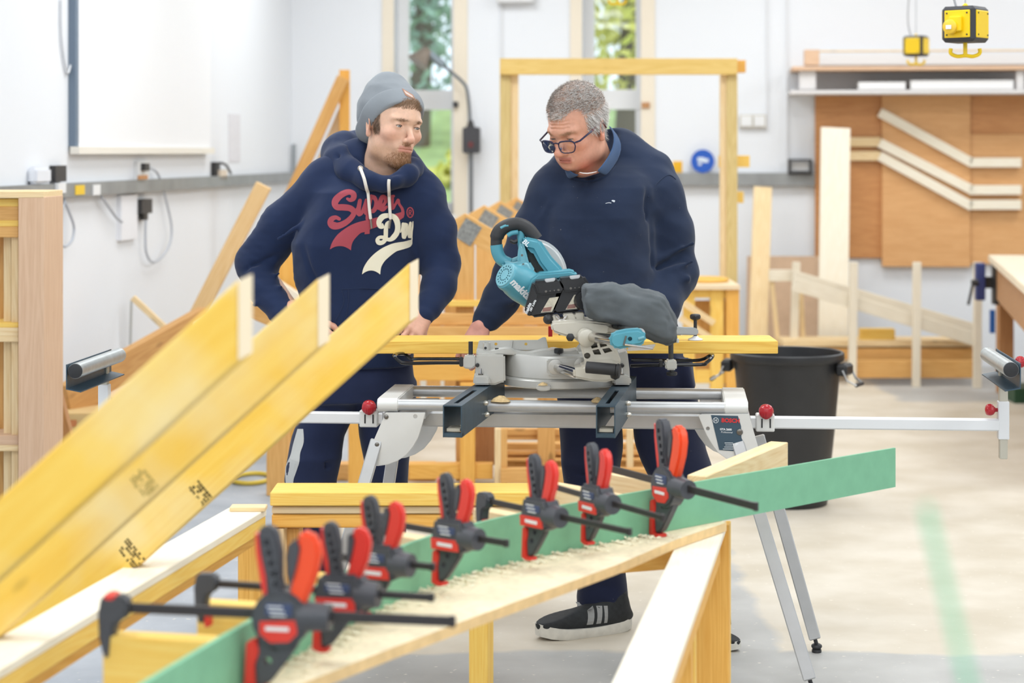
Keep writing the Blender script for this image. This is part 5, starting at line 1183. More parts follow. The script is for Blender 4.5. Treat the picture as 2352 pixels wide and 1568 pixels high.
# ---------------------------------------------------------------- hanging yellow power cubes
CY = plain('cube_yellow', (250, 208, 10), .35); CB = plain('cube_black_rubber', (52, 52, 56), .5)
def cube(px, py, D, s, yaw, label, full=True):
    c = W(px, py, D); t = thing('hanging_power_cube', label, 'power cube', c, 'hanging power cubes'); Rz = Matrix.Rotation(R(yaw), 3, 'Z'); h_ = s / 2
    MB().box(c, (s, s, s), Rz, bev=s * .09).build('cube_body', CB, t)
    for k in range(4):
        a_ = R(yaw + 90 * k); n_ = Vector((math.sin(a_), -math.cos(a_), 0)); fo = MB().box(c + n_ * (h_ + .001), (s * .76, .006, s * .76), Matrix.Rotation(a_, 3, 'Z'), bev=.002).build('face_plate', CY, t)
        tx = Vector((math.cos(a_), math.sin(a_), 0))
        if full and k == 0:
            so2 = MB().box(c + n_ * (h_ + .012), (s * .36, .022, s * .42), Matrix.Rotation(a_, 3, 'Z'), bev=.004).build('socket_block', CY, t); MB().lathe([(s * .20, 0), (s * .20, s * .14), (s * .16, s * .16)], c + n_ * (h_ + .015) - tx * s * .12 - Vector((0, 0, .01)), n_, 20).build('socket_lid', plain('socket_yellow', (244, 200, 60), .35), so2, smooth=True)
            MB().box(c + n_ * (h_ + .018 + s * .16) - tx * s * .12 - Vector((0, 0, .012)), (s * .16, .002, s * .11), Matrix.Rotation(a_, 3, 'Z')).build('rating_label', WHITE, so2)
        for du in (-.30, .30):
            for dz_ in (-.30, .30): MB().lathe([(s * .025, 0), (s * .025, .002)], c + n_ * (h_ + .004) + tx * s * du + Vector((0, 0, s * dz_)), n_, 8).build('screw', BLK, fo)
    b_ = c - Vector((0, 0, h_)); MB().tube([b_, b_ - Vector((0, 0, s * .36))], s * .06, 10).build('hook_stem', CY, t, smooth=True); tx = Vector((1, 0, 0)) * s
    MB().tube(catmull([b_ + tx * -.40 - Vector((0, 0, s * .16)), b_ + tx * -.40 - Vector((0, 0, s * .30)), b_ + tx * -.22 - Vector((0, 0, s * .38)), b_ - Vector((0, 0, s * .36)), b_ + tx * .22 - Vector((0, 0, s * .38)), b_ + tx * .40 - Vector((0, 0, s * .30)), b_ + tx * .40 - Vector((0, 0, s * .16))], 4), s * .055, 10).build('hook', CY, t, smooth=True)
    MB().lathe([(s * .08, 0), (s * .08, s * .05), (s * .03, s * .10)], c + Vector((0, 0, h_)), (0, 0, 1), 12).build('hanger_boss', CY, t); MB().tube([c + Vector((0, 0, h_)), Vector((c.x, c.y, CEIL))], s * .022, 8).build('hanging_chain', plain('chain_grey', (190, 192, 196), .4, .5), t); MB().tube(catmull([c + Vector((-s * .25, 0, h_)), c + Vector((-s * .4, 0, h_ + .12)), c + Vector((-s * .2, 0, h_ + .5)), Vector((c.x - s * .1, c.y, CEIL))], 4), s * .035, 8).build('supply_cable', plain('supply_cable_grey', (176, 176, 178), .5), t, smooth=True)
cube(2217, 57, 6.9, .124, -38, 'yellow and black hanging power cube with a socket lid, over the wall shelf'); cube(2104, 106, 11.6, .120, -52 + 20, 'smaller yellow and black power cube hanging farther back by the shelf', False); cube(1418, -32, 11.6, .120, 30, 'yellow power cube hanging before the window, only its hook showing', False)
# ---------------------------------------------------------------- blurred green strip close to the camera
a = W(2126, 1160, 1.32); b_ = W(2222, 1560, 1.25); d = (b_ - a); k_ = -(a.z) / d.z
plank(a, a + d * k_, .006, .0065, GREEN, 'green_strip', up=(1, .3, 0), label='narrow green board strip leaning up close in front of the floor', cat='strip')
# ================================================================ people: implicit surfaces meshed with surface nets
class Field:
    def __init__(s, lo, hi, h):
        s.h = h; s.lo = np.array(lo, float); n = np.ceil((np.array(hi) - s.lo) / h).astype(int) + 1
        s.n = n; s.F = np.full(n, 0.06, np.float32)
        s.ax = [s.lo[k] + h * np.arange(n[k]) for k in range(3)]
    def sub(s, lo, hi, pad):
        i0 = np.clip(np.floor((np.array(lo) - pad - s.lo) / s.h).astype(int), 0, s.n); i1 = np.clip(np.ceil((np.array(hi) + pad - s.lo) / s.h).astype(int) + 1, 0, s.n)
        sl = tuple(slice(a, b) for a, b in zip(i0, i1))
        X = s.ax[0][sl[0]][:, None, None]; Y = s.ax[1][sl[1]][None, :, None]; Z = s.ax[2][sl[2]][None, None, :]
        return sl, X, Y, Z
    def put(s, sl, d, k, op):
        f = s.F[sl]
        if f.size == 0: return
        if op == 's': d = -d; f2 = f; sg = -1
        if op == 'u':
            h = np.clip(.5 + .5 * (d - f) / k, 0, 1); s.F[sl] = d * (1 - h) + f * h - k * h * (1 - h)
        else:
            h = np.clip(.5 - .5 * (d - f) / k, 0, 1); s.F[sl] = d * (1 - h) + f * h + k * h * (1 - h)
    def cap(s, a, b, r0, r1=None, k=.02, op='u', flat=None):
        a = np.array(a, float); b = np.array(b, float); r1 = r0 if r1 is None else r1; m = max(r0, r1)
        sl, X, Y, Z = s.sub(np.minimum(a, b) - m, np.maximum(a, b) + m, .03 + k)
        ba = b - a; px, py, pz = X - a[0], Y - a[1], Z - a[2]; t = np.clip((px * ba[0] + py * ba[1] + pz * ba[2]) / (ba @ ba + 1e-12), 0, 1)
        dx, dy, dz = px - ba[0] * t, py - ba[1] * t, pz - ba[2] * t
        if flat is not None:          # (axis, factor>1 squeezes along that axis)
            u = np.array(flat[0], float); u /= np.linalg.norm(u); q = (dx * u[0] + dy * u[1] + dz * u[2]) * (flat[1] - 1)
            dx, dy, dz = dx + q * u[0], dy + q * u[1], dz + q * u[2]
        s.put(sl, np.sqrt(dx * dx + dy * dy + dz * dz) - (r0 + (r1 - r0) * t), k, op); return s
    def chain(s, pts, rs, k=.02, op='u', flat=None):
        for i in range(len(pts) - 1): s.cap(pts[i], pts[i + 1], rs[i], rs[i + 1], k, op, flat)
        return s
    def ell(s, c, r, k=.02, op='u', rot=None):
        c = np.array(c, float); r = np.array(r, float); m = r.max() if rot is not None else r
        sl, X, Y, Z = s.sub(c - m, c + m, .03 + k); px, py, pz = X - c[0], Y - c[1], Z - c[2]
        if rot is not None:
            Q = np.array(rot).T; px, py, pz = (Q[0, 0] * px + Q[0, 1] * py + Q[0, 2] * pz, Q[1, 0] * px + Q[1, 1] * py + Q[1, 2] * pz, Q[2, 0] * px + Q[2, 1] * py + Q[2, 2] * pz)
        k0 = np.sqrt((px / r[0]) ** 2 + (py / r[1]) ** 2 + (pz / r[2]) ** 2) + 1e-9; k1 = np.sqrt((px / r[0] ** 2) ** 2 + (py / r[1] ** 2) ** 2 + (pz / r[2] ** 2) ** 2) + 1e-9
        s.put(sl, k0 * (k0 - 1) / k1, k, op); return s
    def loft(s, secs, yaw, k=.02, e=2.3, op='u'):
        """secs: (z, cx, cy, half width, half depth)"""
        A = np.array(sorted(secs)); z0, z1 = A[0, 0], A[-1, 0]; m = A[:, 3:5].max()
        lo = (A[:, 1].min() - m, A[:, 2].min() - m, z0); hi = (A[:, 1].max() + m, A[:, 2].max() + m, z1)
        sl, X, Y, Z = s.sub(lo, hi, .04); zz = np.clip(Z, z0, z1); it = lambda j: np.interp(zz.ravel(), A[:, 0], A[:, j]).reshape(zz.shape)
        cx, cy, a, b = it(1), it(2), it(3), it(4); c_, s_ = math.cos(yaw), math.sin(yaw)
        dx, dy = X - cx, Y - cy; u, v = dx * c_ + dy * s_, -dx * s_ + dy * c_
        q = (np.abs(u / a) ** e + np.abs(v / b) ** e) ** (1 / e); d = (q - 1) * np.minimum(a, b); dz = np.maximum(z0 - Z, Z - z1)
        d = np.where(dz > 0, np.sqrt(np.maximum(d, 0) ** 2 + dz ** 2) + np.minimum(d, 0) * 0, np.maximum(d, dz)); s.put(sl, d, k, op); return s
    def below(s, p, n, k=.004):
        """cut away the side the normal points to"""
        X, Y, Z = s.ax[0][:, None, None], s.ax[1][None, :, None], s.ax[2][None, None, :]; d = (X - p[0]) * n[0] + (Y - p[1]) * n[1] + (Z - p[2]) * n[2]
        h = np.clip(.5 - .5 * (d - s.F) / k, 0, 1); s.F = (d * (1 - h) + s.F * h + k * h * (1 - h)).astype(np.float32)
    def noise(s, amp, freq, seed, squash=(1, 1, 1), n=7, mask=None, ridge=False):
        rng = np.random.RandomState(seed); X, Y, Z = s.ax[0][:, None, None], s.ax[1][None, :, None], s.ax[2][None, None, :]
        acc = 0
        wx = .03 * np.sin(9 * Z + 5 * X) + .02 * np.sin(13 * Y + 3); wz = .03 * np.sin(8 * X + 6 * Y + 1)
        for i in range(n):
            v = rng.normal(size=3); v /= np.linalg.norm(v); v = v * np.array(squash) * freq * rng.uniform(.6, 1.7); t_ = np.sin(v[0] * (X + wx) + v[1] * Y + v[2] * (Z + wz) + rng.uniform(0, 6.28)); acc = acc + (1.2 * np.abs(t_) - .75 if ridge else t_)
        acc = acc / math.sqrt(n)
        if mask is not None: acc = acc * mask(X, Y, Z)
        s.F = (s.F + amp * acc).astype(np.float32)
    def surf(s, x, z):
        i, k = int(round((x - s.lo[0]) / s.h)), int(round((z - s.lo[2]) / s.h)); j = int(np.argmax(s.F[i, :, k] < 0)); return s.lo[1] + s.h * j
    def mesh(s):
        F = s.F; I = F < 0; n = F.shape
        c = [(i, j, k) for i in (0, 1) for j in (0, 1) for k in (0, 1)]
        cnt = np.zeros((n[0] - 1, n[1] - 1, n[2] - 1), np.int8)
        for i, j, k in c: cnt += I[i:n[0] - 1 + i, j:n[1] - 1 + j, k:n[2] - 1 + k]
        act = (cnt > 0) & (cnt < 8); idx = np.argwhere(act); vid = -np.ones(act.shape, np.int64); vid[act] = np.arange(len(idx))
        acc = np.zeros((len(idx), 3)); w = np.zeros(len(idx))
        for a in c:
            for ax in range(3):
                if a[ax] == 1: continue
                b = list(a); b[ax] = 1
                fa = F[idx[:, 0] + a[0], idx[:, 1] + a[1], idx[:, 2] + a[2]]; fb = F[idx[:, 0] + b[0], idx[:, 1] + b[1], idx[:, 2] + b[2]]
                m = (fa < 0) != (fb < 0); t = np.where(m, fa / np.where(m, fa - fb, 1), 0); p = np.tile(np.array(a, float), (len(idx), 1)); p[:, ax] += t
                acc[m] += p[m]; w[m] += 1
        V = (idx + acc / w[:, None]) * s.h + s.lo
        Q = []
        for ax in range(3):
            u, v = [(1, 2), (2, 0), (0, 1)][ax]
            sa = [slice(None)] * 3; sb = [slice(None)] * 3; sa[ax] = slice(0, n[ax] - 1); sb[ax] = slice(1, n[ax])
            ia, ib = I[tuple(sa)], I[tuple(sb)]; e = np.argwhere(ia != ib); e = e[(e[:, u] > 0) & (e[:, v] > 0) & (e[:, u] < n[u] - 1) & (e[:, v] < n[v] - 1)]
            flip = ia[e[:, 0], e[:, 1], e[:, 2]]
            def cell(du, dv):
                q = e.copy(); q[:, u] -= du; q[:, v] -= dv; return vid[q[:, 0], q[:, 1], q[:, 2]]
            q = np.stack([cell(1, 1), cell(0, 1), cell(0, 0), cell(1, 0)], 1); q[~flip] = q[~flip][:, ::-1]; Q.append(q)
        Q = np.concatenate(Q); Q = Q[(Q >= 0).all(1)]
        return V, Q
def np_mesh(name, V, Q):
    me = bpy.data.meshes.new(name); me.vertices.add(len(V)); me.vertices.foreach_set('co', np.asarray(V, np.float32).ravel())
    me.loops.add(len(Q) * 4); me.loops.foreach_set('vertex_index', Q.astype(np.int32).ravel()); me.polygons.add(len(Q)); me.polygons.foreach_set('loop_start', np.arange(0, len(Q) * 4, 4, dtype=np.int32))
    me.update(calc_edges=True); me.polygons.foreach_set('use_smooth', np.ones(len(Q), bool)); return me
def relax(V, Q, it=2, lam=.5):
    for _ in range(it):
        S = np.zeros_like(V); C = np.zeros(len(V))
        for a, b in ((0, 1), (1, 2), (2, 3), (3, 0)):
            np.add.at(S, Q[:, a], V[Q[:, b]]); np.add.at(C, Q[:, a], 1); np.add.at(S, Q[:, b], V[Q[:, a]]); np.add.at(C, Q[:, b], 1)
        V = V + lam * (S / np.maximum(C, 1)[:, None] - V)
    return V
def set_col(me, C):
    at = me.color_attributes.new('Col', 'FLOAT_COLOR', 'POINT'); at.data.foreach_set('color', np.concatenate([C, np.ones((len(C), 1))], 1).astype(np.float32).ravel())
def skin_material(name):
    m, nt, b = base_mat(name); N = nt.nodes; L = nt.links
    a = N.new('ShaderNodeVertexColor'); a.layer_name = 'Col'
    tc = N.new('ShaderNodeTexCoord'); n = N.new('ShaderNodeTexNoise'); n.inputs['Scale'].default_value = 90; n.inputs['Detail'].default_value = 5; L.new(tc.outputs['Object'], n.inputs['Vector'])
    mr = N.new('ShaderNodeMapRange'); mr.inputs['To Min'].default_value = .86; mr.inputs['To Max'].default_value = 1.10; L.new(n.outputs['Fac'], mr.inputs['Value'])
    mu = N.new('ShaderNodeMix'); mu.data_type = 'RGBA'; mu.blend_type = 'MULTIPLY'; mu.inputs['Factor'].default_value = 1; L.new(a.outputs['Color'], mu.inputs['A']); L.new(mr.outputs[0], mu.inputs['B']); L.new(mu.outputs['Result'], b.inputs['Base Color'])
    b.inputs['Roughness'].default_value = .48; b.inputs['Subsurface Weight'].default_value = .12; b.inputs['Subsurface Radius'].default_value = (.012, .005, .003); b.inputs['Subsurface Scale'].default_value = .6
    bp = N.new('ShaderNodeBump'); bp.inputs['Strength'].default_value = .12; bp.inputs['Distance'].default_value = .001; L.new(n.outputs['Fac'], bp.inputs['Height']); L.new(bp.outputs[0], b.inputs['Normal'])
    return m
def cloth_material(name, rgb, dust=0.0, rough=.9):
    m, nt, b = base_mat(name); N = nt.nodes; L = nt.links; c = lin(rgb)
    tc = N.new('ShaderNodeTexCoord'); n = N.new('ShaderNodeTexNoise'); n.inputs['Scale'].default_value = 420; n.inputs['Detail'].default_value = 2; L.new(tc.outputs['Object'], n.inputs['Vector'])
    n2 = N.new('ShaderNodeTexNoise'); n2.inputs['Scale'].default_value = 6; n2.inputs['Detail'].default_value = 4; L.new(tc.outputs['Object'], n2.inputs['Vector'])
    r = N.new('ShaderNodeValToRGB'); r.color_ramp.elements[0].position = .25; r.color_ramp.elements[1].position = .8; r.color_ramp.elements[0].color = (*[x * .85 for x in c], 1); r.color_ramp.elements[1].color = (*[x * 1.18 + .004 for x in c], 1); L.new(n2.outputs['Fac'], r.inputs[0])
    out = r.outputs[0]
    if dust:
        v = N.new('ShaderNodeTexNoise'); v.inputs['Scale'].default_value = 170; v.inputs['Detail'].default_value = 1; L.new(tc.outputs['Object'], v.inputs['Vector'])
        vr = N.new('ShaderNodeValToRGB'); vr.color_ramp.elements[0].position = .79; vr.color_ramp.elements[1].position = .83; vr.color_ramp.elements[0].color = (0, 0, 0, 1); vr.color_ramp.elements[1].color = (dust, dust, dust, 1); L.new(v.outputs['Fac'], vr.inputs[0])
        mx = N.new('ShaderNodeMix'); mx.data_type = 'RGBA'; L.new(vr.outputs[0], mx.inputs['Factor']); L.new(out, mx.inputs['A']); mx.inputs['B'].default_value = (.5, .47, .42, 1); out = mx.outputs['Result']
    L.new(out, b.inputs['Base Color']); b.inputs['Roughness'].default_value = rough; b.inputs['Specular IOR Level'].default_value = .25; b.inputs['Sheen Weight'].default_value = .12; b.inputs['Sheen Roughness'].default_value = .5
    bp = N.new('ShaderNodeBump'); bp.inputs['Strength'].default_value = .25; bp.inputs['Distance'].default_value = .0008; L.new(n.outputs['Fac'], bp.inputs['Height']); L.new(bp.outputs[0], b.inputs['Normal'])
    return m
def smooth01(x, a, b):
    t = np.clip((x - a) / (b - a), 0, 1); return t * t * (3 - 2 * t)

def build_head(xf, age, neck_to, skin, lip, lid, seed=3):
    """head in its own frame: face towards -y, z up, +x the person's left; xf maps to the world. Returns verts, quads, colours"""
    inv = xf.inverted(); nb = inv @ Vector(neck_to)
    old = age == 'old'
    f = Field((-.105, -.150, -.25), (.105, .150, .142), .0021)
    f.ell((0, .018, .045 + (.007 if old else 0)), (.0775 + (.003 if old else 0), .099, .083 + (.005 if old else 0)), .02)     # cranium
    f.ell((0, -.012, .012), (.070, .082, .075), .03)
    f.ell((0, -.030, -.048), (.050 if not old else .056, .062, .060 if old else .066), .03)    # lower face
    f.ell((0, -.072, -.083 if old else -.100), (.024, .020, .018), .022)                        # chin
    for sx in (-1, 1):
        f.ell((sx * (.047 if old else .045), -.002, -.066), (.016, .028, .026), .03)             # jaw angle
        f.cap((sx * .045, -.005, -.080), (sx * .016, -.070, -.089 if old else -.104), .014, .013, .022)
        f.ell((sx * .042, -.062, -.022), (.022, .022, .018), .022)            # cheek bone
        if old: f.ell((sx * .036, -.055, -.064), (.020, .024, .026), .025)    # jowls
        f.cap((sx * .012, -.092, .022), (sx * .046, -.076, .024), .0085, .008, .014)   # brow ridge
    f.cap((0, -.090, .030), (0, -.086, .062), .020, .022, .03)
    # eye sockets
    for sx in (-1, 1):
        f.ell((sx * .032, -.098, .004), (.019, .016, .0105), .010, 's')
    # nose
    f.cap((0, -.090, .012), (0, -.1165, -.033), .0080, .0125 if old else .0095, .009)
    f.ell((0, -.1155, -.0360), (.0140 if old else .0105, .0115, .0095), .008)
    for sx in (-1, 1): f.ell((sx * (.0135 if old else .0120), -.103, -.0390), (.0082, .0100, .0078), .007)
    for sx in (-1, 1): f.ell((sx * .0070, -.1085, -.0475), (.0040, .0055, .0035), .003, 's')
    # mouth
    f.ell((0, -.078, -.064), (.030, .019, .020), .016)
    f.chain([(-.022, -.0860, -.0635), (-.010, -.0910, -.0612), (.010, -.0910, -.0612), (.022, -.0860, -.0635)], [.0035, .0050, .0050, .0035], .005)
    f.chain([(-.019, -.0860, -.0690), (0, -.0900, -.0710), (.019, -.0860, -.0690)], [.0040, .0056, .0040], .005)
    f.chain([(-.026, -.0880, -.0668), (-.012, -.0962, -.0660), (.012, -.0962, -.0660), (.026, -.0880, -.0668)], [.0016, .0020, .0020, .0016], .0025, 's')
    f.cap((-.012, -.101, -.083), (.012, -.101, -.083), .006, .006, .010, 's')
    for sx in (-1, 1):                                                        # nasolabial fold
        f.cap((sx * .020, -.104, -.036), (sx * .030, -.092, -.062), .0018 if old else .0014, .0014, .007, 's')
        if old: f.cap((sx * .022, -.094, -.013), (sx * .048, -.082, -.016), .002, .002, .006, 's')
    if old:
        for zz in (.040, .050, .060):
            ch = [(xx, f.surf(xx, zz + .003 * math.cos(xx * 90)) - .0005, zz + .003 * math.cos(xx * 90)) for xx in (-.036, -.024, -.012, 0, .012, .024, .036)]
            f.chain(ch, [.0014, .0018, .0018, .0018, .0018, .0018, .0014], .004, 's')
    # eyelids around eyeballs
    for sx in (-1, 1):
        e = (sx * .0315, -.0795, .0035); g = Field((e[0] - .018, e[1] - .018, e[2] - .018), (e[0] + .018, e[1] + .018, e[2] + .018), .0021)
        f.ell(e, (.0150, .0138, .0138), .006)
        # opening
        o = lid
        f.ell((e[0], e[1] - .012, e[2] - .0005 - (1 - o) * .004), (.0112, .010, .0033 * o + .0004), .002, 's')
    # ears
    for sx in (-1, 1):
        er = Matrix.Rotation(R(-12), 3, 'X') @ Matrix.Rotation(R(sx * 22), 3, 'Z')
        f.ell((sx * .079, .014, -.004), (.0065, .019, .033), .006, rot=er)
        f.ell((sx * .083, .010, -.002), (.0060, .0105, .018), .004, 's', rot=er)
        f.ell((sx * .0785, .006, -.031), (.0065, .009, .010), .006)
    # neck into the collar
    nr = .060 if old else .056
    f.cap((0, .022, -.055), (nb.x, nb.y, nb.z), nr, nr + .006, .028)
    f.cap((0, -.035, -.085), (nb.x * .8, nb.y * .8 - .03, nb.z * .9), .030, .032, .03)
    V, Q = f.mesh(); V = relax(V, Q, 1, .4)
    # pigments
    x, y, z = np.abs(V[:, 0]), V[:, 1], V[:, 2]; C = np.tile(np.array(lin(skin)), (len(V), 1))
    def mixc(C, col_, w): return C * (1 - w[:, None]) + np.array(lin(col_)) * w[:, None]
    red = np.exp(-(((x - .045) / .026) ** 2 + ((y + .06) / .05) ** 2 + ((z + .028) / .026) ** 2)) * .55 + np.exp(-((x / .016) ** 2 + ((y + .118) / .02) ** 2 + ((z + .034) / .018) ** 2)) * .6
    red += smooth01(x, .078, .084) * .5
    C = mixc(C, (222, 140, 116) if old else (222, 150, 128), np.clip(red, 0, .75))
    lipw = smooth01(-y, .080, .086) * (1 - smooth01(x, .021, .026)) * (1 - smooth01(np.abs(z + .0655), .0085, .0115)); C = mixc(C, lip, lipw * .8)
    return V, Q, C, mixc
def to_world(V, xf):
    M = np.array(xf); return V @ M[:3, :3].T + M[:3, 3]
def head_xf(yaw, pitch, roll, anchor_local, px, py, D, scale=1.0):
    Rm = (Matrix.Rotation(R(yaw), 4, 'Z') @ Matrix.Rotation(R(pitch), 4, 'X') @ Matrix.Rotation(R(roll), 4, 'Y')) @ Matrix.Scale(scale, 4)
    return Matrix.Translation(W(px, py, D) - (Rm @ Vector(anchor_local))) @ Rm
def ribbon_mesh(A, B, n, th, outward=None):
    """sheet between two polylines of points, thickness th"""
    mb = MB(); m = len(A)
    for i in range(m):
        for j in range(n + 1): mb.v.append(A[i].lerp(B[i], j / n))
    for i in range(m - 1):
        for j in range(n): a = i * (n + 1) + j; mb.f.append((a, a + 1, a + n + 2, a + n + 1))
    return mb
def sheet(name, A, B, n, th, mat, parent, sub=1):
    o = ribbon_mesh(A, B, n, th).build(name, mat, parent, smooth=True, ang=180)
    s = o.modifiers.new('th', 'SOLIDIFY'); s.thickness = th; s.offset = 0
    if sub: q = o.modifiers.new('s', 'SUBSURF'); q.levels = sub; q.render_levels = sub
    return o
EYEM = None
def eye_objs(xf, parent, iris, look=(0, -1, -.2), lid_=.8):
    wm = plain('eye_white', (214, 206, 200), .25); im = plain('iris_%d_%d_%d' % iris, iris, .1); pm = plain('pupil', (16, 14, 14), .08)
    for sx in (-1, 1):
        c = Vector((sx * .0315, -.0795, .0035)); d = Vector(look).normalized(); rr = .0122
        prof = [(rr * math.sin(a), -rr * math.cos(a)) for a in [math.pi * k / 12 for k in range(13)]]
        e = MB(); e.lathe(prof, c, d, 16); e.v = [xf @ v for v in e.v]; eo = e.build('eyeball', wm, parent, smooth=True, ang=180)
        lash = []
        for k in range(9):
            dx = -.0112 + .0224 * k / 8; dz = .0040 * lid_ * (1 - (dx / .0125) ** 2) - .0004 - (1 - lid_) * .004; r2 = .0146
            lash.append(xf @ (c + Vector((dx, -math.sqrt(max(r2 * r2 - dx * dx - dz * dz, 1e-8)) + .0004, dz))))
        q = MB(); q.tube(lash, .0007, 6); q.build('eyelashes', plain('lash_brown', (84, 60, 48), .6), eo, smooth=True)
        for nm, r_, h_, mm in (('iris', .0064, .0110, im), ('pupil', .0028, .01200, pm)):
            q = MB(); q.lathe([(r_, h_ - .0012), (r_ * .98, h_), (r_ * .5, h_ + .0006), (0, h_ + .0008)], c, d, 14); q.v = [xf @ v for v in q.v]; q.build(nm, mm, eo, smooth=True)
def strands(name, V, N, mat_, parent, length, width, dirs, seed, lift=.35):
    rng = np.random.RandomState(seed); n = len(V); L = length * rng.uniform(.6, 1.2, n)[:, None]
    d = dirs + N * lift + rng.normal(scale=.28, size=(n, 3)); d /= np.linalg.norm(d, axis=1)[:, None]
    s = np.cross(d, N); s /= np.linalg.norm(s, axis=1)[:, None] + 1e-9; s = s * width
    mid = V + d * L * .55 + N * .0006; tip = V + d * L - N * .15 * L
    P = np.stack([V - s, V + s, mid + s * .7, mid - s * .7, tip, tip], 1).reshape(-1, 3)
    me = bpy.data.meshes.new(name); F = []
    for i in range(n): k = i * 6; F.append((k, k + 1, k + 2, k + 3)); F.append((k + 3, k + 2, k + 4))
    me.from_pydata(P.tolist(), [], F); me.update(); return data_obj(name, me, mat_, parent)
def vnormals(V, Q):
    n = np.cross(V[Q[:, 2]] - V[Q[:, 0]], V[Q[:, 3]] - V[Q[:, 1]]); N = np.zeros_like(V)
    for k in range(4): np.add.at(N, Q[:, k], n)
    return N / (np.linalg.norm(N, axis=1)[:, None] + 1e-12)
def hand(f, wrist, direc, back, side, curl=(30, 35, 25), spread=.18, thumb=(.75, .5), size=1.0, forearm=None):
    """adds a hand to field f. direc: wrist to knuckles; back: normal of the back of the hand; side: direction to the thumb"""
    w = Vector(wrist); d = Vector(direc).normalized(); b = Vector(back); b = (b - d * b.dot(d)).normalized(); s = d.cross(b); s = s if s.dot(Vector(side)) > 0 else -s
    S = size
    if forearm is not None: f.cap(forearm, w, .036 * S, .027 * S, .01)
    for o_, r_ in ((-.028, .0125), (-.010, .0135), (.010, .0135), (.027, .0125)):
        f.cap(w + s * o_ * .6 * S + d * .008, w + d * .085 * S + s * o_ * S, .0155 * S, r_ * S, .010)
    for i, (o_, L) in enumerate(((.030, .070), (.010, .080), (-.010, .074), (-.029, .058))):
        p = w + d * .086 * S + s * o_ * S; dd = (d + s * spread * (o_ / .03)).normalized(); ang = 0; r_ = (.0095, .0098, .0095, .0085)[i] * S
        for j, (fr, cu) in enumerate(zip((.45, .32, .23), curl)):
            ang += R(cu); q = p + (dd * math.cos(ang) - b * math.sin(ang)) * L * fr * S
            f.cap(p, q, r_, r_ * .93, .004); p = q; r_ *= .93
    t0 = w + s * .018 * S + d * .018 * S; t1 = t0 + (s * thumb[0] + d * .75 - b * .25).normalized() * .045 * S; t2 = t1 + (s * thumb[1] + d * .9 - b * .3).normalized() * .034 * S; t3 = t2 + (s * thumb[1] * .5 + d - b * .3).normalized() * .026 * S
    f.chain([t0, t1, t2, t3], [.015 * S, .0125 * S, .011 * S, .0095 * S], .007)
def cast(bvh, px, py, off, origin=Vector((0, 0, CH))):
    d = (W(px, py, 1.0) - origin).normalized(); h = bvh.ray_cast(origin, d)
    if h[0] is None: return None
    n = h[1] if h[1].dot(d) < 0 else -h[1]
    return h[0] + n * off
def bvh_of(V, Q): return BVHTree.FromPolygons([tuple(v) for v in V], [tuple(q) for q in Q.tolist()])
def decal(bvh, A, B, n, off, name, mat, parent, sub=4, bulge=0.0):
    """printed patch between two pixel polylines, laid on the cloth"""
    if sub > 1:
        A = [v.xy for v in catmull([Vector((x, y, 0)) for x, y in A], sub)]; B = [v.xy for v in catmull([Vector((x, y, 0)) for x, y in B], sub)]
    mb = MB(); grid = []
    for i, (a, b) in enumerate(zip(A, B)):
        row = []
        for j in range(n + 1):
            t = j / n; x = a[0] * (1 - t) + b[0] * t; y = a[1] * (1 - t) + b[1] * t - bulge * 4 * t * (1 - t) * max(0, 1 - i / 4.0)
            p = cast(bvh, x, y, off)
            if p is None: row.append(None)
            else: row.append(len(mb.v)); mb.v.append(p)
        grid.append(row)
    for i in range(len(grid) - 1):
        for j in range(n):
            q = (grid[i][j], grid[i][j + 1], grid[i + 1][j + 1], grid[i + 1][j])
            if None in q: continue
            if max((mb.v[q[a]] - mb.v[q[(a + 1) % 4]]).length for a in range(4)) > .045: continue
            mb.f.append(q)
    return mb
def stroke_edges(path, sub=5):
    pts = catmull([Vector((x, y, r_)) for x, y, r_ in path], sub); A = []; B = []
    n = len(pts)
    for i in range(n):
        t = (pts[min(i + 1, n - 1)] - pts[max(i - 1, 0)]).xy
        t = t.normalized() if t.length > 1e-6 else Vector((1, 0)); nn = Vector((-t.y, t.x)); p = pts[i].xy; r_ = pts[i].z; A.append(p + nn * r_); B.append(p - nn * r_)
    def capend(i, sgn):
        t = (pts[min(i + 1, n - 1)] - pts[max(i - 1, 0)]).xy.normalized() * sgn; nn = Vector((-t.y, t.x)); p = pts[i].xy; r_ = pts[i].z; out = []
        for k in (30, 60, 85): a = R(k); out.append((p + t * r_ * math.sin(a) + nn * r_ * math.cos(a), p + t * r_ * math.sin(a) - nn * r_ * math.cos(a)))
        return out
    e = capend(n - 1, 1); A += [q[0] for q in e]; B += [q[1] for q in e]
    e = capend(0, -1); A = [q[1] for q in e[::-1]] + A; B = [q[0] for q in e[::-1]] + B
    return A, B
NAVY = cloth_material('navy_hoodie_fleece', (28, 42, 74)); NAVY2 = cloth_material('navy_sweatshirt_fleece', (30, 42, 66), dust=.35); TROU = cloth_material('navy_jogger_cloth', (35, 44, 74)); TROU2 = cloth_material('navy_work_trouser_cloth', (26, 32, 58), dust=.2)
BEANIE = cloth_material('grey_beanie_knit', (142, 147, 152)); 
def pxsec(rows, yaw):
    """rows: (py, left px, right px, D, half depth) -> loft sections (z, cx, cy, hw, hd)"""
    out = []
    for py, xl, xr, D, hd in rows:
        a, b = W(xl, py, D), W(xr, py, D); hw = (b.x - a.x) / 2
        # silhouette half width of a rotated ellipse: sqrt((hw' c)^2 + (hd s)^2)
        c_, s_ = math.cos(yaw), math.sin(yaw); h2 = max(hw * hw - (hd * s_) ** 2, .0004); out.append((a.z, (a.x + b.x) / 2, D, math.sqrt(h2) / c_, hd))
    return out
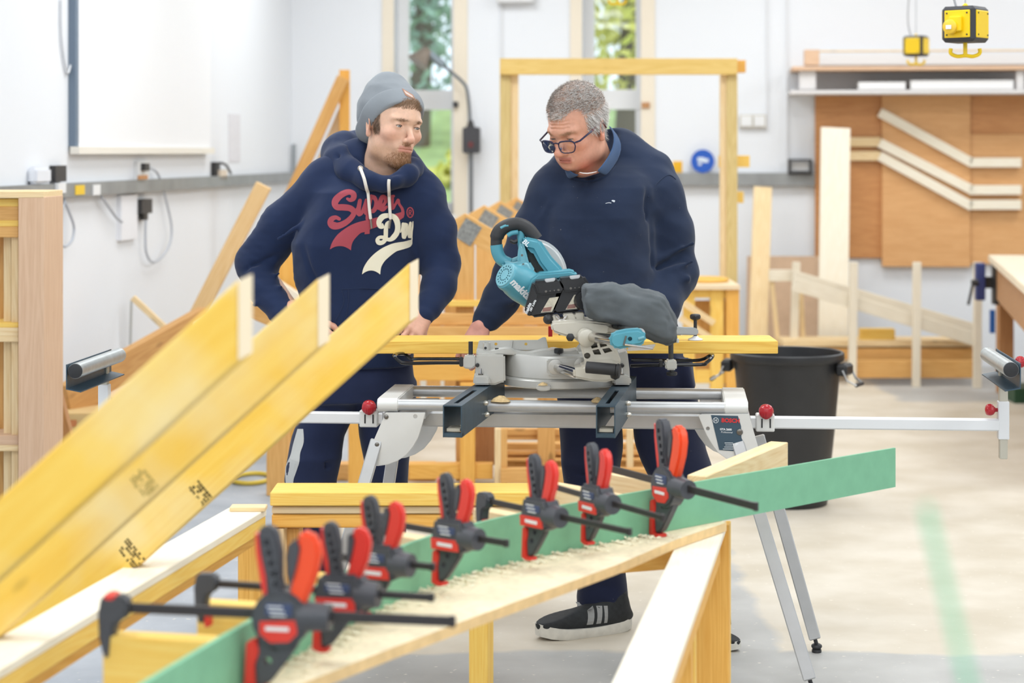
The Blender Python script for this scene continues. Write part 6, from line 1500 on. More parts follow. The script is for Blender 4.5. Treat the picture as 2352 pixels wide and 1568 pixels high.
def shoe(parent, heel, toe, name='shoe'):
    h, t = Vector(heel), Vector(toe); d = (t - h); L = d.length; x = d.normalized(); y = Vector((0, 0, 1)).cross(x); M = Matrix(((x.x, y.x, 0, h.x), (x.y, y.y, 0, h.y), (0, 0, 1, 0), (0, 0, 0, 1))); k = L / .30
    root = bpy.data.objects.new(name, None); root.location = h; col.objects.link(root); root.parent = parent; root.matrix_parent_inverse = ROOTW[parent.name].inverted(); ROOTW[root.name] = Matrix.Translation(h)
    f = Field((-.03, -.07, -.01), (.34, .07, .17), .004)
    f.ell((.060, 0, .060), (.055, .038, .055), .02); f.cap((.050, 0, .06), (.055, 0, .12), .038, .040, .02); f.cap((.085, 0, .056), (.21, 0, .036), .037, .031, .03); f.ell((.240, 0, .042), (.062, .043, .036), .02); f.ell((.12, 0, .04), (.13, .042, .032), .02)
    f.below((0, 0, .020), (0, 0, -1)); f.below((.05, 0, .108), (.25, 0, 1))
    V, Q = f.mesh(); V = relax(V, Q, 2); V = to_world(V * k, M)
    up = data_obj('upper', np_mesh('upper', V, Q), plain('black_mesh_fabric', (34, 36, 38), .75, noise=.3, nscale=60, bump=.3, bscale=400), root)
    prof = []
    for i in range(13):
        u = i / 12; prof.append((.002 + .296 * u, .033 + .012 * math.sin(math.pi * u * 1.0) + (.006 if u > .6 else 0) * (1 - abs(u - .75) * 4)))
    s = MB(); n = len(prof)
    for (u, w), zz in [(p, 0) for p in prof]:
        r_ = u / .30; lift = .012 * max(0, (r_ - .72) / .28) ** 2 + .005 * max(0, (.12 - r_) / .12); wv = w * (math.sqrt(max(0, 1 - ((r_ - .5) / .505) ** 8))) + .004
        for q in ((-wv * .9, lift), (-wv, lift + .014), (-wv * .97, lift + .030 + .004 * math.cos(r_ * 6.3)), (wv * .97, lift + .030 + .004 * math.cos(r_ * 6.3)), (wv, lift + .014), (wv * .9, lift)): s.v.append(M @ (Vector((u, q[0], q[1])) * k))
    for i in range(n - 1):
        for j in range(6): s.f.append((i * 6 + j, i * 6 + (j + 1) % 6, (i + 1) * 6 + (j + 1) % 6, (i + 1) * 6 + j))
    s.f += [(0, 1, 2, 3, 4, 5), tuple((n - 1) * 6 + j for j in range(6))]
    s.build('sole', plain('white_rubber_sole', (222, 218, 208), .6, noise=.08, nscale=40), root, smooth=True, ang=50)
    bv = bvh_of(V, Q); gm = plain('grey_shoe_stripe', (150, 150, 148), .6); tm_ = plain('toe_cap', (44, 46, 48), .6)
    for a0, a1, dx in ((.120, .135, -.012), (.145, .165, -.014), (.100, .110, -.006)):
        for sgn in (-1, 1):
            mb = MB()
            for i in range(6):
                for xx in (a0, a1):
                    o = M @ (Vector((xx + dx * i / 5, sgn * .12, .036 + .046 * i / 5)) * k); dr = (M.to_3x3() @ Vector((0, -sgn, 0))).normalized(); hh = bv.ray_cast(o, dr)
                    mb.v.append((hh[0] if hh[0] is not None else o + dr * .08) - dr * .0012)
            for i in range(5): mb.f.append((2 * i, 2 * i + 1, 2 * i + 3, 2 * i + 2))
            mb.build('side_stripe', gm, root)
    for i in range(4):
        xx = .105 + .022 * i; zt = .106 - .013 * i
        MB().tube([M @ (Vector((xx, -.020, zt - .030)) * k), M @ (Vector((xx + .006, 0, zt - .016)) * k), M @ (Vector((xx, .020, zt - .030)) * k)], .0028, 6).build('lace', plain('shoe_lace', (120, 120, 118), .8), root, smooth=True)
    return root
# ---------------------------------------------------------------- the man in the hooded top
P1 = thing('person', 'person in a navy hooded top and grey beanie, hands on hips, watching', 'person', (-.45, 6.45, 0))
YD = 6.45
xf1 = head_xf(34, 3, 7, (-.079, .014, -.012), 845, 292, 6.37, 1.05)
neck1 = W(868, 418, 6.46)
V, Q, C, mixc = build_head(xf1, 'young', neck1, (236, 192, 164), (206, 136, 120), .80)
x, y, z = np.abs(V[:, 0]), V[:, 1], V[:, 2]
rng = np.random.RandomState(2)
# beard and stubble pigment
b_ch = np.exp(-((x / .034) ** 2 + ((y + .075) / .035) ** 2 + ((z + .100) / .020) ** 2))
b_ja = smooth01(-z, .045, .075) * smooth01(-y, -.025, .02) * (1 - smooth01(-z, .118, .135)) * .55
b_mu = np.exp(-((x / .026) ** 2 + ((y + .1) / .02) ** 2 + ((z + .051) / .006) ** 2)) * .7
bw = np.clip(np.maximum(np.maximum(b_ch * 1.1, b_ja), b_mu), 0, .9) * (1 - .8 * smooth01(-y, .083, .089) * (1 - smooth01(x, .021, .026)) * (1 - smooth01(np.abs(z + .0655), .0085, .0115)))
C = mixc(C, (168, 118, 76), np.clip(bw * (.75 + .25 * rng.rand(len(V))), 0, .85))
brow = np.exp(-(((x - .031) / .017) ** 2 + ((z - .0205 + .0) / .0042) ** 2)) * smooth01(-y, .06, .08); C = mixc(C, (142, 108, 82), np.clip(brow, 0, .55))
scalp = smooth01(z + .42 * y, .022, .03); sdp = smooth01(z, -.035, -.02) * smooth01(x, .060, .068) * (1 - smooth01(np.abs(y + .022), .012, .022)); C = mixc(C, (112, 86, 64), np.clip(scalp * .85 + sdp * .7, 0, .9))
Nl = vnormals(V, Q)
parts_V, parts_Q, parts_C = [to_world(V, xf1)], [Q], [C]
# short beard hairs, eyebrows and the hair below the beanie
def pick(w, n, seed):
    r_ = np.random.RandomState(seed); i = np.argwhere(w > .15).ravel(); p = w[i] / w[i].sum(); return r_.choice(i, n, p=p)
M3 = np.array(xf1)[:3, :3]
def hairset(name, w, n, mat_, length, width, dloc, seed, parent, lift=.3):
    i = pick(w, n, seed); d = np.tile(np.array(dloc, float), (n, 1)) if np.ndim(dloc) == 1 else dloc[i]
    return strands(name, to_world(V[i], xf1), Nl[i] @ M3.T, mat_, parent, length, width, d @ M3.T, seed, lift)
# torso, arms and legs of the body below the clothes
sR, eR, wR = W(728, 428, 6.44), W(590, 606, 6.52), W(690, 740, 6.36)
sL, eL, wL = W(978, 458, 6.44), W(1014, 606, 6.46), W(972, 724, 6.30)
kneeR, ankR, kneeL, ankL = W(728, 1056, 6.40), W(712, 1355, 6.50), W(892, 1056, 6.46), W(892, 1340, 6.56)
hipR, hipL = W(770, 850, 6.45), W(880, 850, 6.47)
def body_low(pts):
    f = Field((-1.05, 6.05, .02), (.15, 6.85, 1.48), .010)
    f.loft(pxsec([(430, 770, 950, 6.47, .06), (520, 735, 925, YD, .09), (640, 725, 910, YD, .10), (760, 750, 925, YD, .10), (850, 755, 930, YD, .10)], R(25)), R(25), .03)
    f.cap(neck1, W(855, 520, YD), .058, .07, .03); f.cap(sR, sL, .05, .05, .03)
    for s_, e_, w_ in ((sR, eR, wR), (sL, eL, wL)): f.cap(s_, e_, .045, .036, .02); f.cap(e_, w_, .036, .026, .02)
    for h_, k_, a_ in ((hipR, kneeR, ankR), (hipL, kneeL, ankL)): f.cap(h_, k_, .066, .046, .03); f.cap(k_, a_, .044, .032, .02)
    return f.mesh()
v, q = body_low(None); parts_V.append(v); parts_Q.append(q); parts_C.append(np.tile(np.array(lin((228, 180, 152))), (len(v), 1)))
hf = Field((-.36, 6.05, .80), (-.14, 6.5, 1.05), .0026)
hand(hf, wL, W(944, 762, 6.225) - wL, (.25, -.9, .35), (1, .2, 0), curl=(25, 40, 30), spread=.10, thumb=(.3, .1), forearm=W(982, 700, 6.34))
v, q = hf.mesh(); parts_V.append(v); parts_Q.append(q)
cc = np.tile(np.array(lin((226, 172, 146))), (len(v), 1)); parts_C.append(cc)
hf = Field((-.76, 6.0, .78), (-.48, 6.5, 1.06), .0026)
hand(hf, wR, W(748, 762, 6.25) - wR, (-.1, -.9, .45), (0, -.2, 1), curl=(25, 35, 25), spread=.12, thumb=(.3, .1), forearm=W(672, 715, 6.38))
v, q = hf.mesh(); parts_V.append(v); parts_Q.append(q); parts_C.append(np.tile(np.array(lin((222, 164, 138))), (len(v), 1)))
def join_parts(PV, PQ, PC, name, mat_, parent):
    off_ = 0; qs = []
    for v, q in zip(PV, PQ): qs.append(q + off_); off_ += len(v)
    me = np_mesh(name, np.concatenate(PV), np.concatenate(qs)); set_col(me, np.concatenate(PC)); return data_obj(name, me, mat_, parent)
SKIN1 = skin_material('skin_fair')
body1 = join_parts(parts_V, parts_Q, parts_C, 'body', SKIN1, P1)
eye_objs(xf1, body1, (78, 92, 100), (.30, -1, -.30), .8)
BH = plain('brown_hair', (104, 80, 60), .5); BB = plain('ginger_beard', (150, 106, 66), .5)
hairset('beard', np.clip(b_ch + .25 * b_ja + .5 * b_mu - .08, 0, 1), 2600, BB, .007, .00032, (0, -.3, -1), 5, body1, .35)
for sd2 in (-1, 1): hairset('eyebrow', np.clip(brow - .25, 0, 1) * (V[:, 0] * sd2 > 0), 85, plain('brow_hair', (124, 92, 66), .6), .006, .0003, (0, -.2, .1), 6, body1, .2)
# side and fringe hair showing under the beanie
fr = smooth01(z, .052, .058) * (1 - smooth01(z, .078, .09)) * smooth01(-y, .02, .05)
sd_ = (smooth01(z, -.035, -.02) * (1 - smooth01(z, .05, .06))) * smooth01(x, .060, .068) * (1 - smooth01(np.abs(y + .022), .010, .020)) + smooth01(z, -.075, -.05) * (1 - smooth01(z, .0, .02)) * smooth01(y, .045, .065)
hairset('fringe_hair', fr, 1800, plain('light_brown_hair', (148, 116, 88), .5), .016, .0004, (0.3, -.1, .8), 8, body1, .15); hairset('side_hair', np.clip(sd_, 0, 1), 4200, BH, .016, .0004, (0, .35, -.9), 9, body1, .18)
# beanie
fb = Field((-.13, -.15, -.09), (.13, .17, .22), .0034)
fb.ell((0, .028, .060), (.089, .116, .082), .02); fb.ell((0, .052, .096), (.070, .082, .062), .03); fb.ell((.0, .060, .128), (.042, .044, .034), .03); fb.ell((0, .085, .03), (.076, .060, .06), .03)
fb.noise(.0036, 34, 5, ridge=True)
fb.below((0, -.085, .084), (0, -.70, -.714))
v, q = fb.mesh(); v = relax(v, q, 2); bo = data_obj('beanie', np_mesh('beanie', to_world(v, xf1), q), BEANIE, P1); bo['label'] = 'grey knitted beanie'
fc = Field((-.13, -.15, -.09), (.13, .17, .20), .0032)
fc.ell((0, .024, .050), (.0955, .1200, .092), .01); fc.ell((0, .085, .0), (.080, .062, .07), .03); fc.noise(.0012, 60, 7)
fc.below((0, -.085, .078), (0, -.70, -.714)); fc.below((0, -.085 + .060 * .70, .078 + .060 * .714), (0, .70, .714), .006)
v, q = fc.mesh(); v = relax(v, q, 2); cu = data_obj('beanie_cuff', np_mesh('beanie_cuff', to_world(v, xf1), q), BEANIE, bo)
bvc = bvh_of(to_world(v, xf1), q)
mb = decal(bvc, [(923, 203), (948, 218)], [(931, 219), (956, 232)], 4, .0012, 'patch', None, None, sub=4); mb.build('leather_patch', plain('tan_leather_patch', (172, 124, 100), .6), bo)
mb = decal(bvc, [(927, 208), (946, 220)], [(932, 216), (951, 227)], 3, .0018, 'patch', None, None, sub=3); mb.build('patch_print', plain('patch_pale_print', (214, 190, 176), .6), bo)

# hooded top
f = Field((-1.0, 6.08, .80), (.04, 6.86, 1.62), .0052)
f.loft(pxsec([(378, 838, 915, 6.50, .06), (394, 800, 940, 6.49, .085), (412, 765, 962, 6.47, .105), (440, 728, 985, YD, .122), (500, 700, 972, YD, .135), (560, 676, 962, YD, .138), (640, 684, 955, YD, .138), (720, 704, 950, YD, .138), (790, 722, 947, YD, .135), (838, 730, 946, YD, .130)], R(25)), R(25), .03)
f.chain([W(762, 408, 6.46), W(830, 385, 6.50), W(900, 392, 6.50), W(958, 432, 6.46)], [.074, .085, .085, .070], .05)
f.cap(W(742, 436, 6.46), W(965, 462, 6.46), .085, .078, .04)
f.chain([W(738, 440, 6.45), W(652, 514, 6.49), eR], [.080, .074, .070], .014); f.chain([eR, W(606, 664, 6.45), W(660, 728, 6.38)], [.068, .054, .046], .014)
f.chain([W(968, 465, 6.45), W(1000, 530, 6.46), eL], [.070, .062, .058], .035); f.chain([eL, W(1008, 660, 6.40), W(984, 706, 6.33)], [.056, .052, .045], .03)
f.cap(W(668, 726, 6.38), W(690, 742, 6.355), .037, .034, .008); f.cap(W(986, 704, 6.335), W(974, 724, 6.30), .037, .034, .008)
# folds: sleeves and flank
for (a, b_, D, r_) in (((640, 548), (700, 510), 6.375, .010), ((560, 640), (632, 600), 6.46, .008), ((570, 672), (640, 628), 6.43, .008), ((585, 700), (648, 656), 6.40, .007), ((1040, 640), (985, 622), 6.42, .008), ((1035, 668), (980, 648), 6.39, .007), ((1020, 692), (978, 676), 6.36, .007)):
    f.cap(W(*a, D), W(*b_, D), r_, r_ * .6, .012)
for (a, b_, D, r_) in (((622, 560), (680, 520), 6.385, .008), ((552, 625), (625, 590), 6.445, .006), ((690, 560), (730, 660), 6.31, .008), ((700, 600), (760, 700), 6.30, .006)):
    f.cap(W(*a, D), W(*b_, D), r_, r_ * .6, .012, 's')
f.noise(.0030, 26, 11, ridge=True); f.noise(.0022, 62, 12, squash=(.6, .6, 1.5), ridge=True, mask=lambda X, Y, Z: np.clip(np.abs(X + .46 + .1 * (Z - 1.2)) * 4 - .55, .15, 1))
# ribbed hem
f.below(W(838, 838, YD), (0, 0, -1))
f.loft(pxsec([(806, 732, 942, YD, .124), (838, 734, 940, YD, .122)], R(25)), R(25), .006)
# neck opening
f.cap(W(876, 300, 6.42), W(874, 366, 6.40), .060, .056, .012, 's')
V1, Q1 = f.mesh(); V1 = relax(V1, Q1, 1)
hood = data_obj('hooded_top', np_mesh('hooded_top', V1, Q1), NAVY, P1); hood['label'] = 'navy fleece hooded top with a printed chest'
bv1 = bvh_of(V1, Q1)
# hood lying round the neck
f = Field((-.66, 6.10, 1.33), (-.20, 6.86, 1.60), .0046)
ringp = [W(880, 420, 6.30), W(912, 414, 6.29), W(940, 400, 6.33), W(947, 388, 6.42), W(925, 364, 6.55), W(870, 348, 6.63), W(818, 338, 6.64), W(792, 340, 6.56), W(786, 364, 6.45), W(808, 392, 6.37), W(844, 414, 6.31), W(880, 420, 6.30)]
rr_ = [.012, .018, .026, .032, .042, .052, .052, .044, .038, .030, .020, .012]
f.chain(ringp, rr_, .025)
f.chain([W(770, 368, 6.50), W(782, 352, 6.60), W(830, 372, 6.68), W(900, 385, 6.66), W(945, 398, 6.54)], [.040, .055, .065, .06, .040], .04)
f.chain([W(770, 372, 6.46), W(800, 392, 6.39), W(840, 414, 6.33), W(880, 424, 6.31), W(930, 414, 6.33)], [.030, .030, .022, .016, .020], .03)
f.chain([W(852, 300, 6.42), W(862, 350, 6.41), W(878, 384, 6.37)], [.066, .060, .042], .012, 's')
for (a, b_, D, r_) in (((800, 322), (812, 356), 6.43, .008), ((812, 356), (852, 394), 6.33, .007), ((770, 352), (800, 384), 6.40, .006), ((905, 400), (945, 388), 6.28, .006)): f.cap(W(*a, D), W(*b_, D), r_, r_ * .7, .012, 's')
f.noise(.0030, 34, 21, ridge=True)
v, q = f.mesh(); v = relax(v, q, 1); data_obj('hood', np_mesh('hood', v, q), NAVY, P1); bvh_hood = bvh_of(v, q)
# draw cords with eyelets
CORD = plain('off_white_cord', (236, 230, 220), .8); TIP = plain('cord_tip_metal', (150, 140, 130), .3, .8)
def cord(pts, tip, eye=True):
    ps = []
    pts = [(q.x, q.y) for q in catmull([Vector((a, b_, 0)) for a, b_ in pts], 6)]
    for px, py in pts:
        p = None
        for bv_ in (bv1, bvh_hood):
            h_ = cast(bv_, px, py, .006)
            if h_ is not None and (p is None or h_.y < p.y): p = h_
        ps.append(p if p is not None else W(px, py, 6.3))
    ps = [ps[0]] + [(ps[i - 1] + ps[i] * 2 + ps[i + 1]) / 4 + Vector((0, -.002, 0)) for i in range(1, len(ps) - 1)] + [ps[-1]]
    o = MB(); o.tube(ps, .0052, 10); o.build('draw_cord', CORD, hood, smooth=True)
    e = cast(bv1, *tip, .006) or W(*tip, 6.3); MB().tube([ps[-1], e], .0034, 8).build('cord_tip', TIP, hood, smooth=True)
    pe = ps[0]
    if eye: MB().lathe([(.005, 0), (.009, 0), (.009, .002), (.005, .003)], pe + Vector((0, .002, 0)), (0, -1, .1), 16).build('eyelet', TIP, hood)
cord([(829, 390), (838, 410), (844, 440), (847, 475), (850, 502)], (852, 524)); cord([(896, 413), (892, 440), (893, 470), (895, 502)], (892, 524), False)
# printed lettering
ZX = lambda x, y: (740 + x / 6.817, 420 + y / 6.817)
PRED = plain('print_faded_red', (170, 72, 84), .8); PCRM = plain('print_cream', (240, 234, 212), .8)
def strokes(paths, off_, name, mat_):
    mb = MB()
    for p in paths:
        A, B = stroke_edges(p); m = decal(bv1, [ZX(a.x, a.y) for a in A], [ZX(b.x, b.y) for b in B], 3, off_, '', None, None, sub=1); mb.add(m.v, m.f)
    return mb
S_ = [(395, 248, 20), (440, 268, 31), (488, 238, 42), (492, 180, 44), (440, 145, 40), (375, 152, 45), (290, 195, 50), (222, 262, 55), (200, 325, 50), (235, 378, 48), (330, 382, 50), (430, 395, 48), (488, 438, 45), (490, 490, 40), (440, 560, 42), (355, 628, 46), (250, 672, 52), (170, 664, 60), (130, 620, 48), (152, 565, 42), (215, 540, 32), (268, 565, 26)]
up = [[(520, 430, 14), (560, 380, 22), (590, 275, 30)], [(590, 275, 30), (572, 390, 34), (572, 485, 36), (620, 465, 28), (655, 380, 26), (690, 270, 24)], [(690, 270, 26), (672, 400, 30), (680, 475, 26)],
      [(768, 205, 26), (735, 350, 30), (712, 480, 28), (700, 560, 24)], [(755, 225, 24), (808, 225, 34), (842, 290, 30), (835, 380, 34), (795, 440, 34), (755, 430, 24)],
      [(880, 400, 22), (935, 370, 24), (985, 300, 26), (985, 235, 32), (940, 220, 34), (908, 290, 36), (905, 370, 40), (945, 415, 34), (1005, 375, 22)],
      [(1030, 300, 14), (1085, 225, 30), (1118, 205, 20)], [(1095, 240, 26), (1085, 330, 34), (1095, 390, 36), (1140, 340, 20), (1185, 270, 26)], [(1190, 275, 26), (1205, 330, 20), (1250, 400, 22), (1262, 470, 26), (1245, 520, 34)]]
strokes([S_] + up, .0012, 'print', None).build('print_lettering', PRED, hood)
U = [(122, 1040), (140, 970), (180, 890), (250, 800), (350, 720), (450, 660), (560, 615), (680, 585), (790, 555), (880, 535)]; Lw = [(450, 1055), (460, 970), (490, 900), (540, 840), (600, 785), (665, 765), (740, 730), (790, 712), (850, 690), (880, 680)]
decal(bv1, [ZX(*p) for p in U], [ZX(*p) for p in Lw], 8, .0012, '', None, None, sub=4, bulge=9).build('print_swoosh', PRED, hood)
decal(bv1, [ZX(665, 755), ZX(662, 803)], [ZX(742, 725), ZX(740, 795)], 3, .0013, '', None, None, sub=2).build('print_swoosh', PRED, hood)
decal(bv1, [ZX(1110, 490), ZX(1180, 472), ZX(1285, 440)], [ZX(1165, 520), ZX(1210, 582), ZX(1280, 520)], 3, .0013, '', None, None, sub=3).build('print_swoosh', PRED, hood)
D_ = [[(940, 640, 12), (950, 690, 20), (905, 680, 34), (885, 630, 40), (900, 575, 44), (950, 525, 44), (1030, 510, 36), (1110, 525, 40), (1162, 590, 46), (1180, 690, 42), (1162, 780, 42), (1112, 850, 42), (1060, 885, 32), (1000, 878, 28)],
      [(1040, 600, 14), (1010, 640, 28), (995, 720, 34), (992, 800, 34), (985, 880, 32), (940, 930, 34), (885, 932, 38), (860, 890, 30), (895, 850, 26), (960, 850, 28)],
      [(1222, 770, 8), (1245, 700, 14), (1262, 640, 24)], [(1270, 650, 26), (1265, 760, 28), (1275, 850, 30), (1305, 800, 16), (1318, 650, 24)], [(1318, 650, 22), (1295, 640, 20), (1262, 640, 18)], [(1310, 820, 14), (1345, 720, 18), (1380, 620, 20)], [(1380, 630, 20), (1362, 740, 26), (1362, 845, 26), (1392, 790, 16), (1412, 690, 14), (1420, 600, 6)], [(1408, 700, 14), (1402, 820, 10), (1398, 890, 10)]]
strokes(D_, .0020, 'print', None).build('print_lettering', PCRM, hood)
U = [(620, 1430), (640, 1340), (700, 1230), (800, 1120), (920, 1030), (1050, 965), (1150, 935), (1280, 915), (1405, 880)]; Lw = [(905, 1432), (920, 1320), (970, 1230), (1050, 1150), (1150, 1075), (1220, 1050), (1290, 1030), (1370, 1000), (1405, 950)]
decal(bv1, [ZX(*p) for p in U], [ZX(*p) for p in Lw], 8, .0020, '', None, None, sub=4, bulge=9).build('print_swoosh', PCRM, hood)
ringpts = [(1377 + 50 * math.cos(a), 460 + 76 * math.sin(a), 9) for a in [2 * math.pi * k / 16 for k in range(17)]]
strokes([ringpts, [(1360, 500, 7), (1362, 430, 7), (1385, 425, 7), (1395, 445, 7), (1380, 465, 7), (1364, 468, 6)], [(1378, 468, 7), (1395, 500, 7)]], .0013, 'print', None).build('print_mark', PRED, hood)
# pocket seam
for pts in (((785, 668), (790, 690), (780, 720), (772, 738), (800, 746)), ((800, 664), (800, 690), (796, 720), (788, 742)), ((785, 664), (830, 662), (880, 664))):
    ps = [cast(bv1, a, b_, .0006) for a, b_ in pts]; ps = [p for p in ps if p is not None]
    if len(ps) > 1: MB().tube(catmull(ps, 4), .0016, 6).build('pocket_seam', NAVY, hood, smooth=True)
# jogging trousers
f = Field((-.90, 6.10, .10), (-.15, 6.80, .95), .0056)
f.loft(pxsec([(812, 738, 940, YD, .115), (870, 728, 948, YD, .128), (915, 712, 950, YD, .130)], R(20)), R(20), .03)
f.loft(pxsec([(880, 712, 842, 6.45, .09), (940, 690, 818, 6.44, .09), (1000, 672, 795, 6.42, .085), (1050, 664, 790, 6.40, .082), (1100, 656, 776, 6.42, .080), (1180, 664, 766, 6.46, .075), (1280, 672, 756, 6.5, .068), (1370, 682, 748, 6.5, .058)], R(10)), R(10), .03)
f.loft(pxsec([(880, 812, 950, 6.47, .09), (940, 818, 948, 6.47, .088), (1000, 825, 942, 6.47, .085), (1050, 834, 940, 6.46, .082), (1100, 846, 936, 6.48, .080), (1180, 850, 934, 6.52, .074), (1280, 854, 930, 6.55, .068), (1360, 862, 924, 6.56, .058)], R(10)), R(10), .03)
for (a, b_, D, r_) in (((690, 1058), (780, 1066), 6.335, .005), ((700, 1068), (775, 1074), 6.34, .004), ((760, 880), (830, 930), 6.34, .006)): f.cap(W(*a, D), W(*b_, D), r_, r_ * .7, .010, 's')
f.noise(.0040, 26, 31); f.noise(.0014, 60, 32)
v, q = f.mesh(); v = relax(v, q, 1); tr1 = data_obj('jogging_trousers', np_mesh('jogging_trousers', v, q), TROU, P1); bvt = bvh_of(v, q)
decal(bvt, [(684, 985), (674, 1020), (668, 1045), (657, 1072), (657, 1107), (662, 1150), (668, 1220), (676, 1300)], [(697, 985), (698, 1015), (690, 1040), (688, 1060), (680, 1085), (674, 1107), (676, 1150), (682, 1220), (688, 1300)][:8], 3, .0014, '', None, None, sub=4).build('side_stripe', plain('stripe_pale_grey', (206, 206, 202), .8), tr1)
shoe(P1, (ankR.x + .03, ankR.y + .06, 0), (ankR.x - .04, ankR.y - .22, 0)); shoe(P1, (ankL.x - .02, ankL.y + .06, 0), (ankL.x + .08, ankL.y - .21, 0))
# ---------------------------------------------------------------- the man in glasses at the saw
P2 = thing('person', 'person with short grey hair and glasses in a navy sweatshirt, leaning over the saw', 'person', (.33, 6.36, 0))
OD = 6.42
xf2 = head_xf(-38, 22, 1, (.082, .012, -.012), 1385, 301, 6.30, 1.05)
neck2 = W(1372, 410, 6.46)
V, Q, C, mixc = build_head(xf2, 'old', neck2, (226, 166, 138), (196, 112, 100), .55)
x, y, z = np.abs(V[:, 0]), V[:, 1], V[:, 2]
hl = z - (.060 + .16 * np.clip(-y - .03, -.2, 1) * .35 + .022 * smooth01(x, .020, .045) * smooth01(-y, .02, .06))      # receding hairline
hairw = smooth01(hl, -.004, .010) + smooth01(y, -.035, -.012) * smooth01(z, -.012, .010) * (1 - smooth01(np.abs(V[:, 0]) - .078, .0, .004)) + smooth01(y, .03, .05) * smooth01(z, -.065, -.045)
side_ = smooth01(x, .055, .066) * smooth01(z, .002, .016) * smooth01(y, -.050, -.030)
hairw = np.clip(np.maximum(hairw, side_), 0, 1); hairw[x > .0815] = 0
C = mixc(C, (196, 168, 150), hairw * .75)
brow = np.exp(-(((x - .031) / .018) ** 2 + ((z - .0215) / .0050) ** 2)) * smooth01(-y, .06, .08); C = mixc(C, (176, 132, 104), np.clip(brow, 0, .55))
stub = smooth01(-z, .050, .075) * smooth01(-y, .0, .04); C = mixc(C, (204, 140, 116), stub * .25)
Nl = vnormals(V, Q); M3 = np.array(xf2)[:3, :3]
parts_V, parts_Q, parts_C = [to_world(V, xf2)], [Q], [C]
sR, eR, wR = W(1262, 440, 6.46), W(1186, 622, 6.40), W(1106, 746, 6.30)
sL, eL, wL = W(1512, 440, 6.46), W(1548, 632, 6.42), W(1468, 752, 6.20)
kneeR, ankR, kneeL, ankL = W(1352, 1062, 6.30), W(1392, 1392, 6.27), W(1545, 1062, 6.28), W(1610, 1412, 6.08)
hipR, hipL = W(1370, 830, 6.42), W(1490, 830, 6.42)
f = Field((.0, 6.0, .02), (.72, 6.75, 1.48), .010)
f.loft(pxsec([(430, 1300, 1460, 6.46, .07), (520, 1285, 1460, OD, .11), (640, 1275, 1480, OD, .13), (740, 1300, 1510, OD, .13), (830, 1310, 1530, OD, .12)], R(-22)), R(-22), .03)
f.cap(neck2, W(1385, 520, OD), .062, .08, .03); f.cap(sR, sL, .035, .035, .03)
for h_, k_, a_ in ((hipR, kneeR, ankR), (hipL, kneeL, ankL)): f.cap(h_, k_, .068, .048, .03); f.cap(k_, a_, .044, .034, .02)
v, q = f.mesh(); parts_V.append(v); parts_Q.append(q); parts_C.append(np.tile(np.array(lin((226, 170, 142))), (len(v), 1)))
f = Field((-.25, 6.0, .84), (.72, 6.62, 1.46), .008)
for s_, e_, w_ in ((sR, eR, wR), (sL, eL, wL)): f.cap(s_, e_, .046, .038, .02); f.cap(e_, w_, .036, .028, .02)
v, q = f.mesh(); parts_V.append(v); parts_Q.append(q); parts_C.append(np.tile(np.array(lin((226, 170, 142))), (len(v), 1)))
hf = Field((-.30, 6.06, .76), (-.02, 6.42, 1.06), .0026)
zt2 = zt_ + .012
hk = Vector((W(1090, 770, 6.09).x - .01, 6.09, zt2 + .004)); wr_ = W(1104, 752, 6.285)
hand(hf, wr_, Vector((-.035, -.045, -.070)), (-.2, -.85, .5), (1, -.2, 0), curl=(35, 55, 40), spread=.10, thumb=(.5, .3), forearm=W(1114, 736, 6.31), size=1.04)
v, q = hf.mesh(); parts_V.append(v); parts_Q.append(q); parts_C.append(np.tile(np.array(lin((222, 158, 140))), (len(v), 1)))
hf = Field((.22, 5.98, .84), (.46, 6.34, 1.06), .0026)
wl_ = Vector((wL.x, 6.20, zt2 + .032)); hand(hf, wl_, Vector((-.05, -.085, -.02)), (0, -.1, 1), (-1, -.2, 0), curl=(10, 16, 14), spread=.12, thumb=(.9, .6), forearm=wL + Vector((.03, .05, .03)), size=1.04)
v, q = hf.mesh(); parts_V.append(v); parts_Q.append(q); parts_C.append(np.tile(np.array(lin((222, 158, 140))), (len(v), 1)))
body2 = join_parts(parts_V, parts_Q, parts_C, 'body', skin_material('skin_ruddy'), P2)
eye_objs(xf2, body2, (96, 110, 120), (0, -1, -.75), .55)
def hairset2(name, w, n, mat_, length, width, dloc, seed, lift=.3):
    i = pick(w, n, seed); d = np.tile(np.array(dloc, float), (n, 1)) if np.ndim(dloc) == 1 else dloc[i]
    return strands(name, to_world(V[i], xf2), Nl[i] @ M3.T, mat_, body2, length, width, d @ M3.T, seed, lift)
hd = np.stack([V[:, 0] * 3, np.where(V[:, 2] > .06, -1.0, .25) * np.ones(len(V)), np.where(V[:, 2] > .06, .15, -1.0)], 1)
hairset2('grey_hair', hairw, 9000, plain('grey_hair', (166, 156, 148), .45), .021, .00042, hd, 3, .28)
hairset2('white_hair', hairw * smooth01(z, -.07, .0), 7000, plain('white_hair', (226, 221, 216), .45), .023, .00042, hd, 4, .33)
for sd2 in (-1, 1): hairset2('eyebrow', np.clip(brow - .1, 0, 1) * (V[:, 0] * sd2 > 0), 130, plain('sandy_brow', (190, 150, 118), .6), .007, .0004, (0, -.3, .1), 6, .25)
